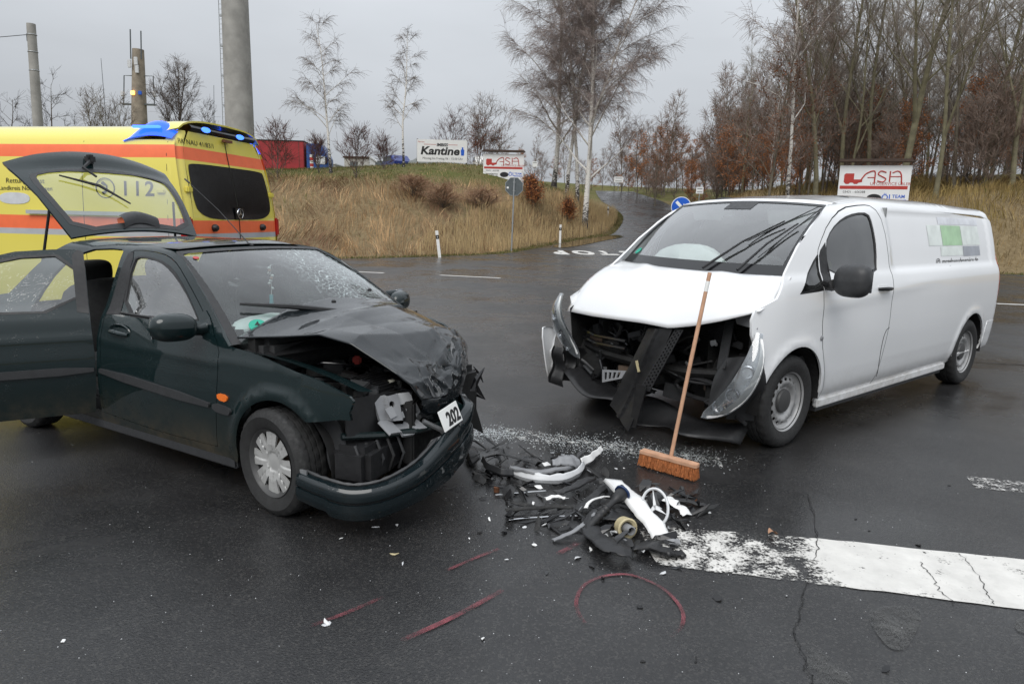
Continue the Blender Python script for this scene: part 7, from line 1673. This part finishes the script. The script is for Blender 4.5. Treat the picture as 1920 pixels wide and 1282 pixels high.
ribbon('lamp_shell', [gp(960, 876, .065), gp(1000, 884, .07), gp(1045, 880, .07), gp(1075, 868, .06)], .075, 'grey_plastic', 'grey lamp shell resting on the silver trim', curl=.5)
ribbon('lamp_shell', [gp(1035, 868, .08), gp(1060, 862, .10), gp(1083, 866, .07)], .10, 'grey_plastic', 'folded grey plastic piece above the silver trim', curl=.7, twist=.7)
ribbon('trim_strip', [gp(1037, 1012, .012), gp(1065, 1000, .03), gp(1095, 982, .06), gp(1117, 962, .09)], .03, 'grey_plastic', 'pale grey curved strip leaning on the front of the heap', curl=.4)
ribbon('chrome_strip', [gp(953, 973, .012), gp(1000, 969, .016), gp(1050, 966, .018), gp(1090, 966, .018)], .016, 'chrome', 'thin chrome strip on the left of the heap', curl=.3)
ribbon('chrome_strip', [gp(953, 968, .02), gp(1000, 965, .024), gp(1048, 962, .026)], .010, 'black_gloss', 'thin black strip on top of the chrome strip', curl=.3)
ribbon('trim_strip', [gp(928, 928, .008), gp(975, 924, .012), gp(1024, 920, .012)], .014, 'alu', 'grey metal bar left of the heap', curl=.3)
ribbon('white_fragment', [gp(1022, 935, .02), gp(1040, 930, .03), gp(1060, 934, .02)], .045, 'white_plastic', 'small white fragment behind the thin strips', curl=.6, tip=.4)
ribbon('white_fragment', [gp(1098, 952, .07), gp(1106, 940, .08), gp(1125, 932, .085), gp(1142, 930, .08)], .022, 'white_plastic', 'bent white bracket arm in the middle of the heap', curl=.5)
ribbon('white_fragment', [gp(1135, 1004, .02), gp(1150, 998, .02), gp(1160, 997, .02)], .03, 'light_plastic', 'pale fragment below the round filler neck', curl=.4)
ribbon('undershield', [gp(1105, 985, .05), gp(1120, 1005, .05), gp(1150, 1025, .06), gp(1185, 1035, .04)], .10, 'black_plastic', 'black folded undershield at the front of the heap', curl=.22, twist=.15)
ribbon('undershield', [gp(1200, 1018, .03), gp(1235, 1028, .04), gp(1262, 1036, .02), gp(1284, 1040, .01)], .13, 'black_plastic', 'flat black undershield corner lying on the white bar', curl=.25, tip=.6)
ribbon('undershield', [gp(1110, 960, .03), gp(1150, 965, .05), gp(1185, 960, .05)], .14, 'trim_grey', 'wide dark panel beneath the white strip', curl=.3)
ribbon('grille_frame', [gp(905, 868, .02), gp(915, 882, .03), gp(940, 892, .03), gp(962, 894, .02)], .05, 'trim_grey', 'curved dark grille frame left of the silver trim', curl=.6, standing=True)
ribbon('grille_frame', [gp(1010, 870, .03), gp(960, 856, .05), gp(930, 852, .05), gp(905, 860, .03)], .03, 'black_plastic', 'black looped frame at the back left of the heap', curl=.6, twist=.8)
ribbon('black_strip', [gp(1080, 955, .04), gp(1100, 940, .05), gp(1130, 915, .06), gp(1150, 900, .03)], .05, 'black_plastic', 'black curved strip under the white bracket arm', curl=.4)
ribbon('black_strip', [gp(1240, 930, .03), gp(1275, 936, .03), gp(1310, 943, .02), gp(1326, 948, .01)], .05, 'black_plastic', 'long black rail sticking out to the right of the heap', curl=.4)
ribbon('black_strip', [gp(948, 957, .03), gp(990, 953, .035), gp(1040, 950, .035), gp(1086, 951, .035)], .038, 'rubber', 'black rubber tube lying left in the heap', curl=1.0)
ribbon('black_strip', [gp(880, 838, .02), gp(885, 855, .05), gp(893, 872, .02)], .09, 'black_plastic', 'black bracket beside the car bumper', curl=.5, twist=1.0)
ribbon('black_strip', [gp(1040, 925, .03), gp(1070, 915, .05), gp(1110, 895, .05)], .07, 'black_plastic', 'broad black strip behind the white bracket arm', curl=.4)
# emblem ring with star
P = gp(1228, 950, .10); em = empty('emblem', tuple(P), 0, 'large silver star emblem ring in the heap of wreckage', 'emblem')
star(em, Matrix.Rotation(R(12), 4, 'Y') @ Matrix.Rotation(R(-30), 4, 'Z') @ Matrix.Rotation(R(62), 4, 'X') @ Matrix.Rotation(.5, 4, 'Z') @ Matrix.Diagonal((.8, 1.15, 1, 1)), .085, 'light_plastic', 'ring')
# filler pipe with bellows
A, B, Cc = gp(1166, 925, .15), gp(1130, 960, .10), gp(1100, 992, .04); fp = empty('filler_pipe', tuple(A), 0, 'black filler pipe with a flared blue-rimmed end in the heap', 'pipe')
pts = [Vector(p) - A for p in catmull([tuple(A), tuple(A.lerp(B, .5)), tuple(B), tuple(Cc)], 8)]; rs = [.036, .035, .034, .033, .031, .028, .022, .017] + [.015] * 6; rs = rs + [.019 if k % 2 else .025 for k in range(len(pts) - len(rs))]
m = MB(); m.tube(pts, rs, 14); m.build('pipe', M['black_plastic'], fp, smooth=True)
m = MB(); t_ = (pts[0] - pts[1]).normalized(); m.tube([Vector((0, 0, 0)), t_ * .01, t_ * .014], [.045, .046, .040], 18); plain('navy_plastic', (.012, .03, .09), .4); m.build('flange', M['navy_plastic'], fp, smooth=True)
m = MB(); m.tube([t_ * .012 + Vector((-.01, .0, .03)) + Vector((.012 * math.cos(a), 0, .012 * math.sin(a))) for a in [i * .6 for i in range(11)]], .003, 5); m.build('loop', M['ink'], fp)
# round filler neck
P = gp(1176, 990, .05); fn_ = empty('filler_neck', tuple(P), 0, 'round yellowish filler neck with a grey pipe stub in the heap', 'pipe'); ax_ = frame((0, 0, 0), (.95, .3, 0), (.12, .2, 1)) 
m = MB(); m.lathe([(.048, -.05), (.052, 0), (.054, .006), (.046, .010), (.034, .0), (.030, -.03)], 22, ax_); m.build('collar', M['yellowish'], fn_, smooth=True)
m = MB(); m.lathe([(.024, -.03), (.024, .045), (.018, .047), (.017, .0)], 18, ax_); m.build('pipe_stub', M['grey_plastic'], fn_, smooth=True)
m = MB(); m.lathe([(.017, .0), (.017, .028), (.001, .03)], 14, Matrix.Identity(4)); o = m.build('reservoir_cap', M['rust'], None, smooth=True, loc=gp(931, 921)); tag(o, 'small rust-red cap left of the heap', 'cap')
m = MB(); m.grid(lambda u, v: Vector(((u - .5) * .06, (v - .5) * .045 * math.sin(math.pi * (.08 + .84 * u)), .012 + .012 * math.sin(5 * u) + .02 * abs(v - .5))), 8, 6); o = m.build('dead_leaf', M['dead_leaf'], None, smooth=True, loc=gp(1449, 1003), rot=(0, 0, .4)); tag(o, 'curled brown leaf on the road right of the heap', 'leaf')
# shards
rv = random.Random(12)
def shard(px, py, size, mat, label, group, lift=0.0, tilt=.6, thin=False):
    n = rv.randint(5, 8); poly = []
    asp = rv.uniform(.08, .2) if thin else rv.uniform(.25, .8)
    for i in range(n):
        a = 2 * math.pi * i / n + rv.uniform(-.3, .3); r_ = size * rv.uniform(.45, 1.0); poly.append((r_ * math.cos(a), r_ * asp * math.sin(a)))
    th = max(.0025, size * .04); bend = rv.uniform(-1.6, 1.6) / max(size, .02) * .25
    Mx = Matrix.Rotation(rv.uniform(0, 6.28), 3, 'Z') @ Matrix.Rotation(rv.uniform(-tilt, tilt), 3, 'X') @ Matrix.Rotation(rv.uniform(-tilt, tilt), 3, 'Y')
    cen = (0.0, 0.0); V = []; 
    for h_ in (0, th):
        V.append(Mx @ Vector((0, 0, h_ + size * .06)))
        for i in range(n):
            x, y = poly[i]; V.append(Mx @ Vector((x, y, h_ + bend * x * x)))
    k = n + 1; Fc = [(0, 1 + (i + 1) % n, 1 + i) for i in range(n)] + [(k, k + 1 + i, k + 1 + (i + 1) % n) for i in range(n)] + [(1 + i, 1 + (i + 1) % n, k + 1 + (i + 1) % n, k + 1 + i) for i in range(n)]
    zm = min(v.z for v in V); V = [v - Vector((0, 0, zm)) for v in V]
    P = gp(px, py, lift); o = mesh_obj('shard', V, Fc, M[mat]); o.location = P; tag(o, label, 'shard', group); return o
darks = ('black_plastic', 'black_plastic', 'black_gloss', 'trim_grey', 'dark_bay', 'rubber')
def inheap(px, py): return inside(np.array([[px, py]], float), [(872, 830), (960, 835), (1060, 850), (1130, 890), (1240, 905), (1330, 935), (1325, 965), (1290, 985), (1290, 1045), (1210, 1040), (1120, 1030), (1100, 1005), (950, 985), (945, 940), (890, 900)])[0]
GD = 'black plastic shards heaped between the vehicles'; k = 0
while k < 215:
    px, py = rv.uniform(870, 1335), rv.uniform(830, 1050)
    if not inheap(px, py): continue
    dcore = math.hypot((px - 1130) / 150, (py - 960) / 70); lift = max(0, .07 * (1 - dcore)) * rv.random() + (max(0, .06 * (1 - math.hypot((px - 970) / 90, (py - 865) / 28))) * rv.random())
    th_ = k % 3 == 0; shard(px, py, rv.uniform(.05, .13) if th_ else rv.uniform(.02, .075), rv.choice(darks), 'dark plastic shard in the heap of wreckage between the vehicles', GD, lift, .5 if th_ else .9, th_); k += 1
for k in range(40):
    px, py = rv.uniform(900, 1320), rv.uniform(850, 1040)
    if inheap(px, py): shard(px, py, rv.uniform(.015, .05), rv.choice(('light_plastic', 'white_plastic', 'grey_plastic', 'grey_plastic', 'alu')), 'pale shard among the dark pieces of the heap', 'pale shards in the heap', rv.uniform(0, .05), .8, k % 2 == 0)
GF = 'pale fragments scattered around the heap'
for (px, py, s_) in ((838, 808, .03), (1155, 880, .02), (1010, 915, .035), (1020, 985, .02), (917, 975, .02), (1083, 1047, .028), (1107, 1030, .02), (1243, 1075, .022), (1140, 1010, .03), (1060, 990, .02), (983, 989, .015), (1170, 878, .012), (1330, 962, .018), (1002, 1022, .02), (950, 1050, .012), (704, 990, .025), (745, 985, .02), (755, 1057, .018), (612, 1168, .024), (640, 1010, .018), (118, 1203, .016), (905, 1198, .016), (1290, 985, .014), (1000, 945, .03), (880, 1010, .012), (1475, 1118, .01), (870, 855, .02)):
    shard(px, py, s_, rv.choice(('white_plastic', 'light_plastic', 'white_plastic')), 'pale plastic fragment scattered on the road around the heap', GF, 0, .35)
for (px, py, s_) in ((1345, 1123, .032), (1200, 1138, .02), (1025, 1075, .022), (1110, 1060, .05), (1190, 1078, .03), (1270, 1065, .04), (1660, 1257, .026), (1605, 973, .016), (1722, 1022, .02), (1300, 960, .02), (1320, 960, .035), (1780, 910, .014), (900, 1000, .02), (945, 1000, .03), (1305, 1238, .018), (1630, 995, .01), (905, 935, .03), (1205, 1240, .012), (1130, 1085, .025), (760, 1010, .012)):
    shard(px, py, s_, rv.choice(darks), 'dark plastic fragment lying apart on the road', 'dark fragments scattered on the road', 0, .3)
shard(740, 1040, .03, 'yellowish', 'orange-tan plastic chip on the road before the car', None, 0, .3); shard(612, 1171, .03, 'light_plastic', 'square silver chip on the faint red spray line', None, 0, .1)
# crumbs of glass and paint too small to count
N = 520; PX = np.concatenate([rng.normal(1080, 190, N // 2), rng.uniform(0, 1900, N - N // 2)]); PY = np.concatenate([rng.normal(960, 90, N // 2), rng.uniform(800, 1280, N - N // 2)])
V = []; T = []
for a, b in zip(PX, PY):
    if b < 790: continue
    P = gp(a, b); s_ = rng.uniform(.001, .0034); i0 = len(V)
    for q in range(3): an = q * 2.094 + rng.uniform(0, 1); V.append((P.x + s_ * math.cos(an), P.y + s_ * math.sin(an), .0085))
    V.append((P.x, P.y, .0085 + s_ * .9)); T += [(i0, i0 + 1, i0 + 3), (i0 + 1, i0 + 2, i0 + 3), (i0 + 2, i0, i0 + 3)]
tag(tri_mesh_np('road_crumbs', V, T, M['light_plastic']), 'pale crumbs of plastic and paint strewn over the road', 'crumbs', kind='stuff')
mk_glass('glass_granule', (.70, .84, .76), 1.2, dirt=.5)
V = []; T = []
for k in range(2200):
    u = rng.uniform(0, 1); a, b = (rng.normal(1010 + 330 * u, 40), rng.normal(822 + 42 * u, 9)) if k > 700 else (rng.normal(920, 35), rng.normal(815, 7))
    P = gp(a, b); s_ = rng.uniform(.003, .007); i0 = len(V)
    for q in range(3): an = q * 2.094 + rng.uniform(0, 1); V.append((P.x + s_ * math.cos(an), P.y + s_ * math.sin(an), .009))
    V.append((P.x, P.y, .009 + s_)); T += [(i0, i0 + 1, i0 + 3), (i0 + 1, i0 + 2, i0 + 3), (i0 + 2, i0, i0 + 3)]
tag(tri_mesh_np('glass_granules', V, T, M['glass_granule']), 'greenish granules of shattered glass between car and van', 'broken glass', kind='stuff')
